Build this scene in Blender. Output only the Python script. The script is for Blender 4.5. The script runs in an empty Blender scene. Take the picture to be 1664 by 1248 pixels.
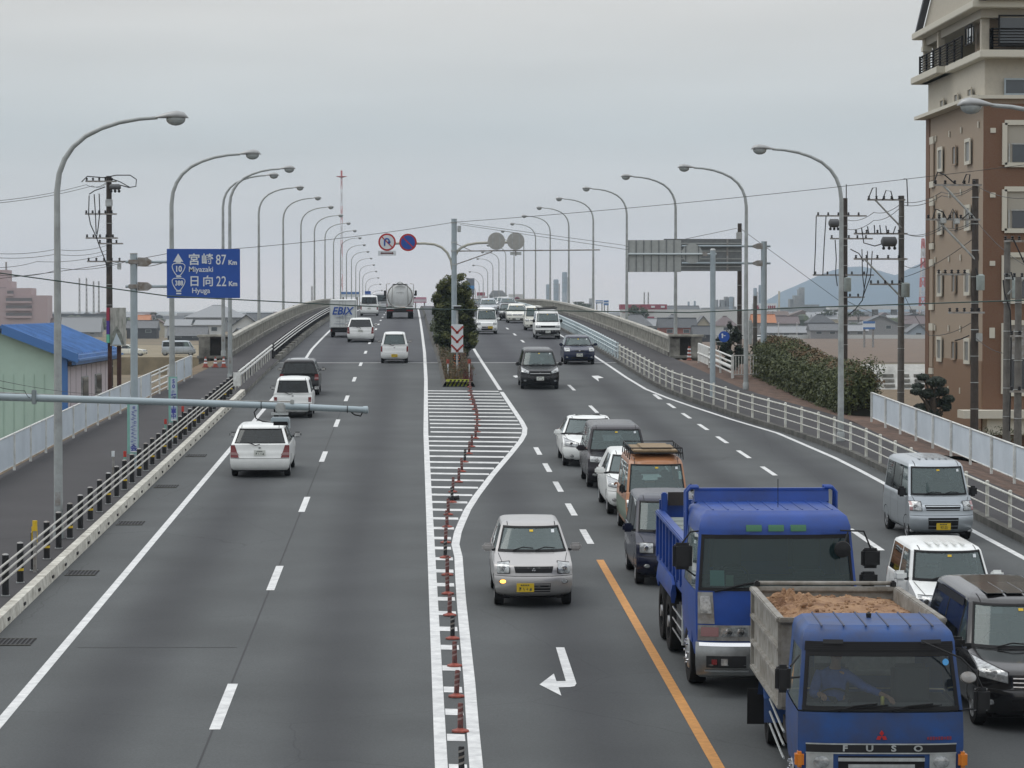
import bpy, bmesh, math, random
from math import radians as RAD, sin, cos, pi, sqrt, atan2
from mathutils import Vector, Matrix
random.seed(11)
S = bpy.context.scene
COL = S.collection
# ---------------------------------------------------------------- camera
F, CZ = 4400.0, 8.0
TH = math.atan(119 / F)                       # pitch down
PS = math.atan(161 / F * cos(TH))             # yaw right
FWD = Vector((sin(PS) * cos(TH), cos(PS) * cos(TH), -sin(TH)))
RGT = Vector((cos(PS), -sin(PS), 0))
UPV = RGT.cross(FWD)
cam = bpy.data.cameras.new('camera')
cam.lens = 36 * F / 1664; cam.sensor_width = 36
cam.clip_start = 0.5; cam.clip_end = 40000
co = bpy.data.objects.new('camera', cam); COL.objects.link(co)
m = Matrix((RGT, UPV, -FWD)).transposed().to_4x4(); m.translation = (0, 0, CZ)
co.matrix_world = m
S.camera = co
S.view_settings.view_transform = 'Standard'; S.view_settings.look = 'None'
S.cycles.volume_bounces = 2; S.view_settings.exposure = 0.1; S.view_settings.gamma = 1
# ---------------------------------------------------------------- sky and sun (overcast)
SUN_EL, SUN_AZ = RAD(58), RAD(285)
W = bpy.data.worlds.new('World'); S.world = W; W.use_nodes = True
nt = W.node_tree; nt.nodes.clear(); N = nt.nodes.new; LK = nt.links.new
out = N('ShaderNodeOutputWorld'); bg = N('ShaderNodeBackground'); bg2 = N('ShaderNodeBackground'); add = N('ShaderNodeAddShader')
sky = N('ShaderNodeTexSky'); sky.sky_type = 'NISHITA'; sky.sun_disc = False
sky.sun_elevation = SUN_EL; sky.sun_rotation = SUN_AZ; sky.dust_density = 3
LK(sky.outputs[0], bg.inputs[0]); bg.inputs[1].default_value = 0.012
tc = N('ShaderNodeTexCoord'); sep = N('ShaderNodeSeparateXYZ'); LK(tc.outputs['Generated'], sep.inputs[0])
cr = N('ShaderNodeValToRGB'); LK(sep.outputs[2], cr.inputs[0])
el = cr.color_ramp.elements
el[0].position = 0.0; el[0].color = (0.65, 0.59, 0.55, 1)
el[1].position = 1.0; el[1].color = (1.22, 1.24, 1.27, 1)
for p, c in ((0.012, (0.639, 0.571, 0.561)), (0.03, (0.551, 0.546, 0.556)), (0.065, (0.478, 0.517, 0.535)), (0.11, (0.577, 0.575, 0.561)), (0.3, (0.680, 0.700, 0.720)), (0.6, (0.980, 1.000, 1.030))):
    e = el.new(p); e.color = (*c, 1)
mp = N('ShaderNodeMapping'); mp.inputs['Scale'].default_value = (3, 3, 26); LK(tc.outputs['Generated'], mp.inputs[0])
nz = N('ShaderNodeTexNoise'); nz.inputs['Scale'].default_value = 1.6; nz.inputs['Detail'].default_value = 4; LK(mp.outputs[0], nz.inputs[0])
mr = N('ShaderNodeMapRange'); mr.inputs[1].default_value = .3; mr.inputs[2].default_value = .7; mr.inputs[3].default_value = .925; mr.inputs[4].default_value = 1.06
LK(nz.outputs[0], mr.inputs[0])
mx = N('ShaderNodeVectorMath'); mx.operation = 'SCALE'; LK(cr.outputs[0], mx.inputs[0]); LK(mr.outputs[0], mx.inputs['Scale'])
LK(mx.outputs[0], bg2.inputs[0]); bg2.inputs[1].default_value = 1.0
LK(bg.outputs[0], add.inputs[0]); LK(bg2.outputs[0], add.inputs[1]); LK(add.outputs[0], out.inputs[0])
sl = bpy.data.lights.new('sun', 'SUN'); sl.energy = 0.62; sl.angle = RAD(35); sl.color = (1, .97, .92)
so = bpy.data.objects.new('sun', sl); COL.objects.link(so)
sd = Vector((sin(SUN_AZ) * cos(SUN_EL), cos(SUN_AZ) * cos(SUN_EL), sin(SUN_EL)))
so.rotation_euler = sd.to_track_quat('Z', 'Y').to_euler()
# ---------------------------------------------------------------- geometry of the place
def ray(px, py): return FWD + RGT * ((px - 832) / F) - UPV * ((py - 624) / F)
def at(px, py, D):
    d = ray(px, py); t = D / d.y
    return Vector((d.x * t, D, CZ + d.z * t))
def prof(D):
    z = CZ - 7.06 + .02886 * D
    if D > 140: z -= 6.28e-5 * (D - 140) ** 2
    return z
def zr(D):                                      # road height, linear between 5 m knots
    if D > 740: return max(.35, zr(740) - .047 * (D - 740)) if D > 740.001 else prof(740)
    k = math.floor(D / 5) * 5; a, b = prof(k), prof(k + 5)
    return a + (b - a) * (D - k) / 5
def gp(px, py, dh=0.0):
    d = ray(px, py); lo, hi = 12.0, 372.0
    f = lambda D: CZ + d.z * D / d.y - (zr(D) + dh)
    prev = lo; D = lo
    while D < hi:
        if f(D) > 0 and f(D + 2) <= 0:
            a, b = D, D + 2
            for _ in range(30):
                c = (a + b) / 2
                if f(c) > 0: a = c
                else: b = c
            D = a; break
        D += 2
    t = D / d.y
    return (d.x * t, D)
def lerp(a, b, t): return a + (b - a) * t
def interp(pts, v):
    if v <= pts[0][0]: return pts[0][1]
    for (a, x), (b, y) in zip(pts, pts[1:]):
        if v <= b: return x + (y - x) * (v - a) / (b - a)
    return pts[-1][1]
# ---------------------------------------------------------------- materials
MATS = {}
def mat(name, col, rough=.6, metal=0, noise=0, nscale=6, coat=0, spec=.5, emit=None, bump=0, bscale=40, stretch=None, dirt=None):
    if name in MATS: return MATS[name]
    M = bpy.data.materials.new(name); M.use_nodes = True
    t = M.node_tree; b = t.nodes['Principled BSDF']; b.inputs['Base Color'].default_value = (*col, 1)
    b.inputs['Roughness'].default_value = rough; b.inputs['Metallic'].default_value = metal
    b.inputs['Coat Weight'].default_value = coat; b.inputs['Specular IOR Level'].default_value = spec
    b.inputs['Coat Roughness'].default_value = .08
    if emit: b.inputs['Emission Color'].default_value = (*emit[:3], 1); b.inputs['Emission Strength'].default_value = emit[3]
    if noise or bump:
        tcx = t.nodes.new('ShaderNodeTexCoord'); src = tcx.outputs['Object']
        if stretch:
            mpp = t.nodes.new('ShaderNodeMapping'); mpp.inputs['Scale'].default_value = stretch; t.links.new(src, mpp.inputs[0]); src = mpp.outputs[0]
    if noise:
        n = t.nodes.new('ShaderNodeTexNoise'); n.inputs['Scale'].default_value = nscale; n.inputs['Detail'].default_value = 6; n.inputs['Roughness'].default_value = .65
        t.links.new(src, n.inputs[0])
        r = t.nodes.new('ShaderNodeValToRGB'); t.links.new(n.outputs[0], r.inputs[0])
        r.color_ramp.elements[0].position = .32; r.color_ramp.elements[1].position = .68
        lo = dirt if dirt else tuple(c * (1 - noise) for c in col)
        r.color_ramp.elements[0].color = (*lo, 1); r.color_ramp.elements[1].color = (*[min(1, c * (1 + noise * .6)) for c in col], 1)
        t.links.new(r.outputs[0], b.inputs['Base Color'])
    if bump:
        n2 = t.nodes.new('ShaderNodeTexNoise'); n2.inputs['Scale'].default_value = bscale; n2.inputs['Detail'].default_value = 4
        t.links.new(src, n2.inputs[0])
        bm_ = t.nodes.new('ShaderNodeBump'); bm_.inputs['Strength'].default_value = bump; bm_.inputs['Distance'].default_value = .05
        t.links.new(n2.outputs[0], bm_.inputs['Height']); t.links.new(bm_.outputs[0], b.inputs['Normal'])
    MATS[name] = M
    return M
def paint(name, col, metal=0.0, rough=.3):
    if max(col) < .06: return mat(name, col, .26, 0, noise=.06, nscale=2.5, coat=.22, spec=.35)
    return mat(name, col, rough, metal, noise=.06, nscale=2.5, coat=.45)
def asphalt(name, col, dark, lanes):
    M = bpy.data.materials.new(name); M.use_nodes = True; t = M.node_tree; b = t.nodes['Principled BSDF']
    nn = t.nodes.new; L = t.links.new
    tcx = nn('ShaderNodeTexCoord')
    n1 = nn('ShaderNodeTexNoise'); n1.inputs['Scale'].default_value = 28; n1.inputs['Detail'].default_value = 8; n1.inputs['Roughness'].default_value = .8; L(tcx.outputs['Object'], n1.inputs[0])
    mp_ = nn('ShaderNodeMapping'); mp_.inputs['Scale'].default_value = (.55, .03, .1); L(tcx.outputs['Object'], mp_.inputs[0])
    n2 = nn('ShaderNodeTexNoise'); n2.inputs['Scale'].default_value = 1.5; n2.inputs['Detail'].default_value = 5; L(mp_.outputs[0], n2.inputs[0])
    n3 = nn('ShaderNodeTexNoise'); n3.inputs['Scale'].default_value = .35; n3.inputs['Detail'].default_value = 5; L(tcx.outputs['Object'], n3.inputs[0])
    sp = nn('ShaderNodeSeparateXYZ'); L(tcx.outputs['Object'], sp.inputs[0])
    val = None
    # oil-darkened band along the middle of each lane
    wob = nn('ShaderNodeMath'); wob.operation = 'MULTIPLY_ADD'; wob.inputs[1].default_value = .6; wob.inputs[2].default_value = -.3; L(n2.outputs[0], wob.inputs[0])
    xx = nn('ShaderNodeMath'); xx.operation = 'ADD'; L(sp.outputs[0], xx.inputs[0]); L(wob.outputs[0], xx.inputs[1])
    for (x0, w_) in lanes:
        s1 = nn('ShaderNodeMath'); s1.operation = 'SUBTRACT'; s1.inputs[1].default_value = x0; L(xx.outputs[0], s1.inputs[0])
        s2 = nn('ShaderNodeMath'); s2.operation = 'ABSOLUTE'; L(s1.outputs[0], s2.inputs[0])
        s3 = nn('ShaderNodeMapRange'); s3.interpolation_type = 'SMOOTHSTEP'; s3.inputs[1].default_value = w_; s3.inputs[2].default_value = 0; s3.inputs[3].default_value = 0; s3.inputs[4].default_value = 1; L(s2.outputs[0], s3.inputs[0])
        if val is None: val = s3.outputs[0]
        else:
            s4 = nn('ShaderNodeMath'); s4.operation = 'MAXIMUM'; L(val, s4.inputs[0]); L(s3.outputs[0], s4.inputs[1]); val = s4.outputs[0]
    m1 = nn('ShaderNodeMix'); m1.data_type = 'RGBA'; m1.inputs['A'].default_value = (*col, 1); m1.inputs['B'].default_value = (*dark, 1)
    if val is not None: L(val, m1.inputs['Factor'])
    else: m1.inputs['Factor'].default_value = 0
    r1 = nn('ShaderNodeMapRange'); r1.inputs[1].default_value = .25; r1.inputs[2].default_value = .75; r1.inputs[3].default_value = .62; r1.inputs[4].default_value = 1.40; L(n1.outputs[0], r1.inputs[0])
    r3 = nn('ShaderNodeMapRange'); r3.inputs[1].default_value = .3; r3.inputs[2].default_value = .7; r3.inputs[3].default_value = .84; r3.inputs[4].default_value = 1.14; L(n3.outputs[0], r3.inputs[0])
    mm = nn('ShaderNodeMath'); mm.operation = 'MULTIPLY'; L(r1.outputs[0], mm.inputs[0]); L(r3.outputs[0], mm.inputs[1])
    sc = nn('ShaderNodeVectorMath'); sc.operation = 'SCALE'; L(m1.outputs['Result'], sc.inputs[0]); L(mm.outputs[0], sc.inputs['Scale'])
    # a few fine cracks
    vo = nn('ShaderNodeTexVoronoi'); vo.feature = 'DISTANCE_TO_EDGE'; vo.inputs['Scale'].default_value = .16
    nd = nn('ShaderNodeTexNoise'); nd.inputs['Scale'].default_value = 1.2; nd.inputs['Detail'].default_value = 5; L(tcx.outputs['Object'], nd.inputs[0])
    ad = nn('ShaderNodeMix'); ad.data_type = 'VECTOR'; ad.inputs['Factor'].default_value = .25; L(tcx.outputs['Object'], ad.inputs[4]); L(nd.outputs['Color'], ad.inputs[5])
    L(ad.outputs[1], vo.inputs[0])
    cm = nn('ShaderNodeMapRange'); cm.inputs[1].default_value = 0; cm.inputs[2].default_value = .0022; cm.inputs[3].default_value = .72; cm.inputs[4].default_value = 1; L(vo.outputs[0], cm.inputs[0])
    sc2 = nn('ShaderNodeVectorMath'); sc2.operation = 'SCALE'; L(sc.outputs[0], sc2.inputs[0]); L(cm.outputs[0], sc2.inputs['Scale'])
    L(sc2.outputs[0], b.inputs['Base Color']); b.inputs['Roughness'].default_value = .82
    b.inputs['Specular IOR Level'].default_value = .35
    MATS[name] = M; return M
LANES = [(-4.6, 1.1), (-1.25, 1.15), (2.6, 1.1), (5.6, 1.1), (8.8, 1.1), (11.9, 1.0)]
M_ROAD = asphalt('asphalt', (.073, .079, .080), (.043, .046, .049), LANES)
M_DECK = asphalt('bridge_asphalt', (.060, .064, .070), (.042, .044, .051), LANES[:1] + [(-1.15, 1.2), (5.4, 1.1), (8.8, 1.1)])
M_WALK = asphalt('walk_asphalt', (.043, .041, .043), (.03, .03, .03), [])
M_PAINTW = mat('road_paint', (.68, .69, .68), .7, noise=.10, nscale=4, dirt=(.48, .49, .49))
M_PAINTO = mat('orange_road_paint', (.50, .235, .06), .7, noise=.2, nscale=8)
M_CONC = mat('concrete', (.36, .35, .32), .85, noise=.3, nscale=1.3, bump=.3)
M_CONCD = mat('stained_concrete', (.24, .235, .21), .9, noise=.5, nscale=1.1, dirt=(.05, .05, .045), bump=.4)
M_PARA = mat('parapet_concrete', (.44, .43, .38), .85, noise=.3, nscale=1.6, dirt=(.2, .195, .17))
M_KERBD = mat('dark_kerb_stone', (.10, .098, .088), .9, noise=.4, nscale=2, dirt=(.045, .045, .04))
M_KERBW = mat('white_kerb_paint', (.66, .65, .58), .75, noise=.22, nscale=4, dirt=(.36, .34, .29))
M_GALV = mat('galvanised_steel', (.46, .49, .49), .5, .35, noise=.14, nscale=5, dirt=(.3, .31, .30))
M_GALVD = mat('weathered_steel', (.30, .31, .31), .55, .3, noise=.3, nscale=5, dirt=(.17, .14, .11))
M_BLUEGREY = mat('blue_grey_paint', (.33, .39, .42), .5, .1, noise=.12, nscale=3)
M_LAMPPOLE = mat('lamp_pole_steel', (.36, .39, .39), .5, .2, noise=.2, nscale=2.5, dirt=(.26, .275, .27))
M_LAMPHEAD = mat('lamp_head', (.33, .34, .34), .4, .4)
M_LAMPGLASS = mat('lamp_glass', (.30, .33, .33), .15, 0, coat=.4)
M_WHITE = mat('white_paint', (.70, .72, .70), .5, noise=.16, nscale=4, dirt=(.48, .48, .45))
M_PANELW = mat('white_panel', (.58, .645, .70), .55, noise=.05, nscale=.8, dirt=(.50, .56, .61))
M_BLACK = mat('black_rubber', (.012, .012, .013), .65, spec=.25)
M_BLACKP = mat('black_plastic', (.017, .0175, .019), .55, noise=.2, nscale=4, spec=.3)
M_TYRE = mat('tyre', (.012, .012, .0125), .9, noise=.3, nscale=12, spec=.2)
M_DARK = mat('dark_void', (.008, .008, .009), .9)
M_CHROME = mat('chrome', (.75, .76, .77), .15, 1)
M_ALU = mat('alloy_rim', (.42, .43, .44), .35, .8)
M_YEL = mat('yellow_paint', (.62, .42, .02), .6)
M_PLATEY = mat('yellow_plate', (.60, .42, .02), .5)
M_PLATEW = mat('white_plate', (.62, .64, .60), .5)
M_PLATEK = mat('plate_ink', (.05, .07, .05), .6)
M_RED = mat('red_reflector', (.40, .03, .02), .5)
M_ORANGE = mat('red_orange_plastic', (.32, .065, .04), .6, noise=.3, nscale=12, dirt=(.15, .04, .03))
M_TAIL = mat('tail_lens', (.16, .008, .010), .25, coat=.6)
M_TAILW = mat('clear_lens', (.30, .16, .16), .25, coat=.6)
M_AMBER = mat('amber_lens', (.62, .20, .02), .25, coat=.5)
M_HEAD = mat('headlamp_lens', (.46, .48, .48), .12, .45, coat=.8, noise=.35, nscale=14, dirt=(.14, .15, .155))
M_SIGNB = mat('sign_blue', (.010, .070, .33), .45, noise=.05)
M_SIGNW = mat('sign_white', (.62, .66, .68), .5)
M_SIGNR = mat('sign_red', (.42, .02, .02), .45)
M_WOOD = mat('utility_pole_dark', (.055, .045, .038), .85, noise=.35, nscale=4)
M_UPOLE = mat('utility_pole_concrete', (.13, .125, .115), .85, noise=.3, nscale=3)
M_WIRE = mat('wire', (.035, .038, .037), .6)
M_WIREG = mat('green_wire', (.02, .05, .04), .5)
M_INT = mat('dark_interior', (.03, .032, .034), .8)
M_SEAT = mat('seat_cloth', (.065, .067, .07), .9)
M_SEATG = mat('grey_seat_cloth', (.16, .165, .165), .9)
def glassmat(name, tint, alpha, rough=.03, dif=(.085, .118, .118)):
    M = bpy.data.materials.new(name); M.use_nodes = True; t = M.node_tree; t.nodes.clear(); nn = t.nodes.new; L = t.links.new
    o = nn('ShaderNodeOutputMaterial'); tr = nn('ShaderNodeBsdfTransparent'); tr.inputs[0].default_value = (*tint, 1)
    g = nn('ShaderNodeBsdfGlossy'); g.inputs[1].default_value = rough; g.inputs[0].default_value = (.95, 1, 1, 1)
    d = nn('ShaderNodeBsdfDiffuse'); d.inputs[0].default_value = (*dif, 1)
    m0 = nn('ShaderNodeMixShader'); m0.inputs[0].default_value = alpha; L(tr.outputs[0], m0.inputs[1]); L(d.outputs[0], m0.inputs[2])
    fr = nn('ShaderNodeFresnel'); fr.inputs[0].default_value = 1.5
    m1 = nn('ShaderNodeMixShader'); L(fr.outputs[0], m1.inputs[0]); L(m0.outputs[0], m1.inputs[1]); L(g.outputs[0], m1.inputs[2]); L(m1.outputs[0], o.inputs[0])
    MATS[name] = M; return M
G_CLEAR = glassmat('windscreen_glass', (.58, .72, .71), .5, dif=(.13, .175, .175))  # pale diffuse share put in for the sky reflected in the glass
G_DARK = glassmat('privacy_glass', (.12, .14, .15), .15, dif=(.03, .035, .038))
G_BLDG = mat('building_glass', (.03, .04, .05), .08, 0, coat=1)
G_FAR = mat('far_glass', (.05, .06, .065), .3)
# ---------------------------------------------------------------- mesh builder
class MB:
    def __init__(s): s.v = []; s.f = []; s.m = []; s.mats = []
    def mi(s, m):
        if m not in s.mats: s.mats.append(m)
        return s.mats.index(m)
    def add(s, vs, fs, m=None, X=None):
        o = len(s.v)
        for p in vs: s.v.append(tuple(X @ Vector(p)) if X else tuple(p))
        k = s.mi(m)
        for f in fs: s.f.append([i + o for i in f]); s.m.append(k)
        return s
    def quad(s, a, b, c, d, m=None): return s.add([a, b, c, d], [(0, 1, 2, 3)], m)
    def box(s, c, d, m=None, rz=0, X=None, bev=0):
        x, y, z = (k / 2 for k in d); b = min(bev, x * .9, y * .9, z * .9)
        R = Matrix.Translation(c) @ Matrix.Rotation(rz, 4, 'Z')
        if X: R = X @ R
        if not b:
            vs = [(i * x, j * y, k * z) for k in (-1, 1) for j in (-1, 1) for i in (-1, 1)]
            fs = [(0, 2, 3, 1), (4, 5, 7, 6), (0, 1, 5, 4), (2, 6, 7, 3), (0, 4, 6, 2), (1, 3, 7, 5)]
            return s.add(vs, fs, m, R)
        bm = bmesh.new(); bmesh.ops.create_cube(bm, size=2)
        for v in bm.verts: v.co = Vector((v.co.x * x, v.co.y * y, v.co.z * z))
        bmesh.ops.bevel(bm, geom=bm.edges[:], offset=b, segments=2, affect='EDGES')
        bm.verts.ensure_lookup_table(); 
        s.add([v.co[:] for v in bm.verts], [[v.index for v in f.verts] for f in bm.faces], m, R); bm.free(); return s
    def tube(s, path, r, m=None, n=8, caps=True, X=None, flat=1.0):
        P = [Vector(p) for p in path]; k = len(P)
        rs = r if isinstance(r, (list, tuple)) else [r] * k
        vs = []; prevu = None
        for i, p in enumerate(P):
            t = (P[min(i + 1, k - 1)] - P[max(i - 1, 0)])
            t = t.normalized() if t.length > 1e-9 else Vector((0, 0, 1))
            u = prevu if prevu else (Vector((1, 0, 0)) if abs(t.x) < .9 else Vector((0, 1, 0)))
            u = (u - t * u.dot(t)).normalized(); prevu = u; w = t.cross(u)
            for j in range(n):
                a = 2 * pi * j / n; vs.append(p + u * cos(a) * rs[i] + w * sin(a) * rs[i] * flat)
        fs = [(i * n + j, i * n + (j + 1) % n, (i + 1) * n + (j + 1) % n, (i + 1) * n + j) for i in range(k - 1) for j in range(n)]
        if caps: fs += [list(range(n))[::-1], [(k - 1) * n + j for j in range(n)]]
        return s.add(vs, fs, m, X)
    def lathe(s, prof_, m=None, n=16, X=None):       # (r, z) rows about local Z
        vs = [(r * cos(2 * pi * j / n), r * sin(2 * pi * j / n), z) for r, z in prof_ for j in range(n)]; k = len(prof_)
        fs = [(i * n + j, i * n + (j + 1) % n, (i + 1) * n + (j + 1) % n, (i + 1) * n + j) for i in range(k - 1) for j in range(n)]
        fs += [list(range(n))[::-1], [(k - 1) * n + j for j in range(n)]]
        return s.add(vs, fs, m, X)
    def prism(s, poly, axis, a, b, m=None, X=None):  # poly in the plane normal to axis, extruded a..b
        def P(u, v, w): return {'X': (w, u, v), 'Y': (u, w, v), 'Z': (u, v, w)}[axis]
        k = len(poly); vs = [P(u, v, a) for u, v in poly] + [P(u, v, b) for u, v in poly]
        fs = [list(range(k))[::-1], list(range(k, 2 * k))] + [(i, (i + 1) % k, k + (i + 1) % k, k + i) for i in range(k)]
        return s.add(vs, fs, m, X)
    def ell(s, c, r, m=None, n=14, k=8, X=None):
        vs = []; fs = []
        for i in range(k + 1):
            a = pi * i / k
            for j in range(n):
                b = 2 * pi * j / n; vs.append((c[0] + r[0] * sin(a) * cos(b), c[1] + r[1] * sin(a) * sin(b), c[2] + r[2] * cos(a)))
        fs = [(i * n + j, (i + 1) * n + j, (i + 1) * n + (j + 1) % n, i * n + (j + 1) % n) for i in range(k) for j in range(n)]
        return s.add(vs, fs, m, X)
    def build(s, name, parent=None, smooth=None, label=None):
        me = bpy.data.meshes.new(name); me.from_pydata(s.v, [], s.f)
        for m_ in s.mats: me.materials.append(m_ or M_GALV)
        me.polygons.foreach_set('material_index', s.m)
        bm = bmesh.new(); bm.from_mesh(me); bmesh.ops.recalc_face_normals(bm, faces=bm.faces) if len(bm.faces) < 60000 else None
        bm.to_mesh(me); bm.free()
        me.update()
        if smooth is not None:
            me.shade_smooth()
            try: me.set_sharp_from_angle(angle=RAD(smooth))
            except Exception: pass
        o = bpy.data.objects.new(name, me); COL.objects.link(o)
        if parent is not None: o.parent = parent
        if label: o['label'] = label
        return o
def tag(o, label, cat=None, group=None, kind=None):
    if label: o['label'] = label
    if cat: o['category'] = cat
    if group: o['group'] = group
    if kind: o['kind'] = kind
    return o
def thing(name, label, cat, loc=(0, 0, 0), group=None, rz=0, rx=0):
    o = bpy.data.objects.new(name, None); COL.objects.link(o); o.empty_display_size = .3
    o.matrix_world = Matrix.Translation(loc) @ Matrix.Rotation(rx, 4, 'X') @ Matrix.Rotation(rz, 4, 'Z')
    return tag(o, label, cat, group)
def dup(root, loc, label, rz=None, sc=None, group=None):
    r = root.copy(); COL.objects.link(r)
    M_ = root.matrix_basis.copy(); M_.translation = loc; r.matrix_basis = M_
    if rz is not None: r.rotation_euler = (0, 0, rz)
    if sc: r.scale = (sc, sc, sc)
    r['label'] = label
    if group: r['group'] = group
    for ch in root.children:
        c = ch.copy(); COL.objects.link(c); c.parent = r
        for g in ch.children:
            d = g.copy(); COL.objects.link(d); d.parent = c
    return r
def struct(mb, name, smooth=None): return tag(mb.build(name, None, smooth), None, kind='structure')
def text(s, size, m_, X, parent=None, name='lettering', bold=0, sx=1, align='CENTER', mesh=None, ext=.004):
    c = bpy.data.curves.new('t', 'FONT'); c.body = s; c.size = size; c.align_x = align; c.align_y = 'CENTER'; c.offset = bold; c.extrude = ext; c.resolution_u = 3
    o = bpy.data.objects.new('t', c); COL.objects.link(o)
    bpy.context.view_layer.update()
    me = bpy.data.meshes.new_from_object(o.evaluated_get(bpy.context.evaluated_depsgraph_get()))
    bpy.data.objects.remove(o); bpy.data.curves.remove(c)
    X = X @ Matrix.Diagonal((sx, 1, 1, 1))
    vs = [tuple(v.co) for v in me.vertices]; fs = [list(p.vertices) for p in me.polygons]; bpy.data.meshes.remove(me)
    mb = mesh or MB(); mb.add(vs, fs, m_, X)
    return mb if mesh else mb.build(name, parent)
FACE = Matrix(((1, 0, 0, 0), (0, 0, -1, 0), (0, 1, 0, 0), (0, 0, 0, 1)))     # text plane facing -Y (the camera)
ORD = ['first', 'second', 'third', 'fourth', 'fifth', 'sixth', 'seventh', 'eighth', 'ninth', 'tenth', 'eleventh', 'twelfth', 'thirteenth', 'fourteenth', 'fifteenth', 'sixteenth', 'seventeenth', 'eighteenth', 'nineteenth', 'twentieth',
       'twenty-first', 'twenty-second', 'twenty-third', 'twenty-fourth', 'twenty-fifth', 'twenty-sixth', 'twenty-seventh', 'twenty-eighth', 'twenty-ninth', 'thirtieth', 'thirty-first', 'thirty-second', 'thirty-third', 'thirty-fourth']
SL = math.atan(.02886)
# ================================================================ ground, road, pavements
def sheet(mb, xa, xb, d0, d1, dh, m_, step=5.0, ta=None):
    """strip between x = xa(D) and xb(D) following the road height"""
    D = d0; ks = [d0]
    k = math.floor(d0 / step) * step + step
    while k < d1 - 1e-6: ks.append(k); k += step
    ks.append(d1)
    fa = xa if callable(xa) else (lambda D: xa); fb = xb if callable(xb) else (lambda D: xb)
    fh = dh if callable(dh) else (lambda D: dh)
    for a, b in zip(ks, ks[1:]):
        mb.quad((fa(a), a, zr(a) + fh(a)), (fb(a), a, zr(a) + fh(a)), (fb(b), b, zr(b) + fh(b)), (fa(b), b, zr(b) + fh(b)), m_)
JD = 147.0
# kerb lines as functions of distance
def XL_in(D): return -7.3                                   # left kerb
def XL_out(D): return interp([(0, -11.7), (75, -11.75), (95, -11.45), (118, -10.9), (140, -10.35), (150, -10.15)], D)
def XR_in(D): return interp([(0, 13.85), (62, 13.85), (84, 13.85), (90, 13.55), (95, 13.15), (102, 12.4), (110, 11.8), (118, 11.25), (126, 11.1), (150, 11.05)], D)
def XR_out(D): return interp([(0, 15.9), (91, 15.95), (99, 16.1), (104, 15.85), (110.6, 15.2), (118, 14.6), (127, 14.5), (148, 14.35)], D)
WH = .17
gnd = MB(); G = 15000
gnd.quad((-G, -200, 0), (G, -200, 0), (G, 25000, 0), (-G, 25000, 0), None)
gmat = mat('dry_field_soil', (.155, .118, .072), .95, noise=.35, nscale=.02, dirt=(.10, .085, .05), bump=.2, bscale=.8)
gnd.mats = [gmat]
struct(gnd, 'ground')
rd = MB(); sheet(rd, XL_in, XR_in, -60, JD, 0, M_ROAD); struct(rd, 'road')
rd = MB(); sheet(rd, -7.3, 11.05, JD + .35, 900, 0, M_DECK); struct(rd, 'bridge_roadway')
jm = MB(); jmat = mat('joint_steel', (.22, .22, .22), .6, .3)
jm.quad((-7.3, JD, zr(JD) + .003), (11.05, JD, zr(JD) + .003), (11.05, JD + .35, zr(JD + .35) + .003), (-7.3, JD + .35, zr(JD + .35) + .003), jmat)
jm.quad((-7.3, JD - .25, zr(JD - .25) + .006), (11.05, JD - .25, zr(JD - .25) + .006), (11.05, JD - .10, zr(JD - .10) + .006), (-7.3, JD - .10, zr(JD - .10) + .006), M_PAINTW)
struct(jm, 'bridge_joint')
wl = MB()
sheet(wl, XL_out, XL_in, -60, JD, WH, M_WALK); sheet(wl, -10.15, -7.3, JD, 900, WH, M_WALK)
for a in range(-60, 900, 5): wl.quad((-7.3, a, zr(a)), (-7.3, a + 5, zr(a + 5)), (-7.3, a + 5, zr(a + 5) + WH), (-7.3, a, zr(a) + WH), M_CONCD)
struct(wl, 'pavement_left')
wl = MB()
kb = lambda D: XR_in(D) + .2
sheet(wl, XR_in, kb, -60, 900, WH, M_KERBD)
sheet(wl, kb, XR_out, -60, JD, WH - .002, M_WALK); sheet(wl, kb, 14.35, JD, 900, WH - .002, M_WALK)
ds = list(range(-60, 900, 5))
for a in ds: wl.quad((XR_in(a), a, zr(a)), (XR_in(a + 5), a + 5, zr(a + 5)), (XR_in(a + 5), a + 5, zr(a + 5) + WH), (XR_in(a), a, zr(a) + WH), M_KERBD)
struct(wl, 'pavement_right')
# embankment slopes carrying the approach road
M_GRASSDRY = mat('dry_grass_bank', (.17, .115, .07), .95, noise=.45, nscale=1.2, dirt=(.075, .065, .035), bump=.6, bscale=9)
M_LEAFLIT = mat('red_brown_leaf_litter', (.13, .078, .055), .95, noise=.55, nscale=2.2, dirt=(.05, .036, .028), bump=.6, bscale=12)
eb = MB()
for a in range(-60, 147, 3):
    b = a + 3
    for sgn, fo in ((-1, XL_out), (1, XR_out)):
        h0, h1 = zr(a) + WH, zr(b) + WH
        if sgn > 0:
            flat = 4.2 if a > 82 else 1.7
            P = [(fo(a), a, h0 - .004), (fo(b), b, h1 - .004)]; Q = [(fo(b) + flat, b, h1 - .3), (fo(a) + flat, a, h0 - .3)]
            eb.quad(*P, *Q, M_LEAFLIT)
            R_ = [(fo(a) + flat + h0 * 1.5, a, 0), (fo(b) + flat + h1 * 1.5, b, 0)]
            eb.quad(Q[1], Q[0], R_[1], R_[0], M_GRASSDRY)
        else:
            fl = 1.0
            eb.quad((fo(a), a, h0 - .004), (fo(b), b, h1 - .004), (fo(b) - fl, b, h1 - .1), (fo(a) - fl, a, h0 - .1), M_GRASSDRY)
            eb.quad((fo(a) - fl, a, h0 - .1), (fo(b) - fl, b, h1 - .1), (fo(b) - fl - h1 * .7, b, 0), (fo(a) - fl - h0 * .7, a, 0), M_GRASSDRY)
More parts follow.
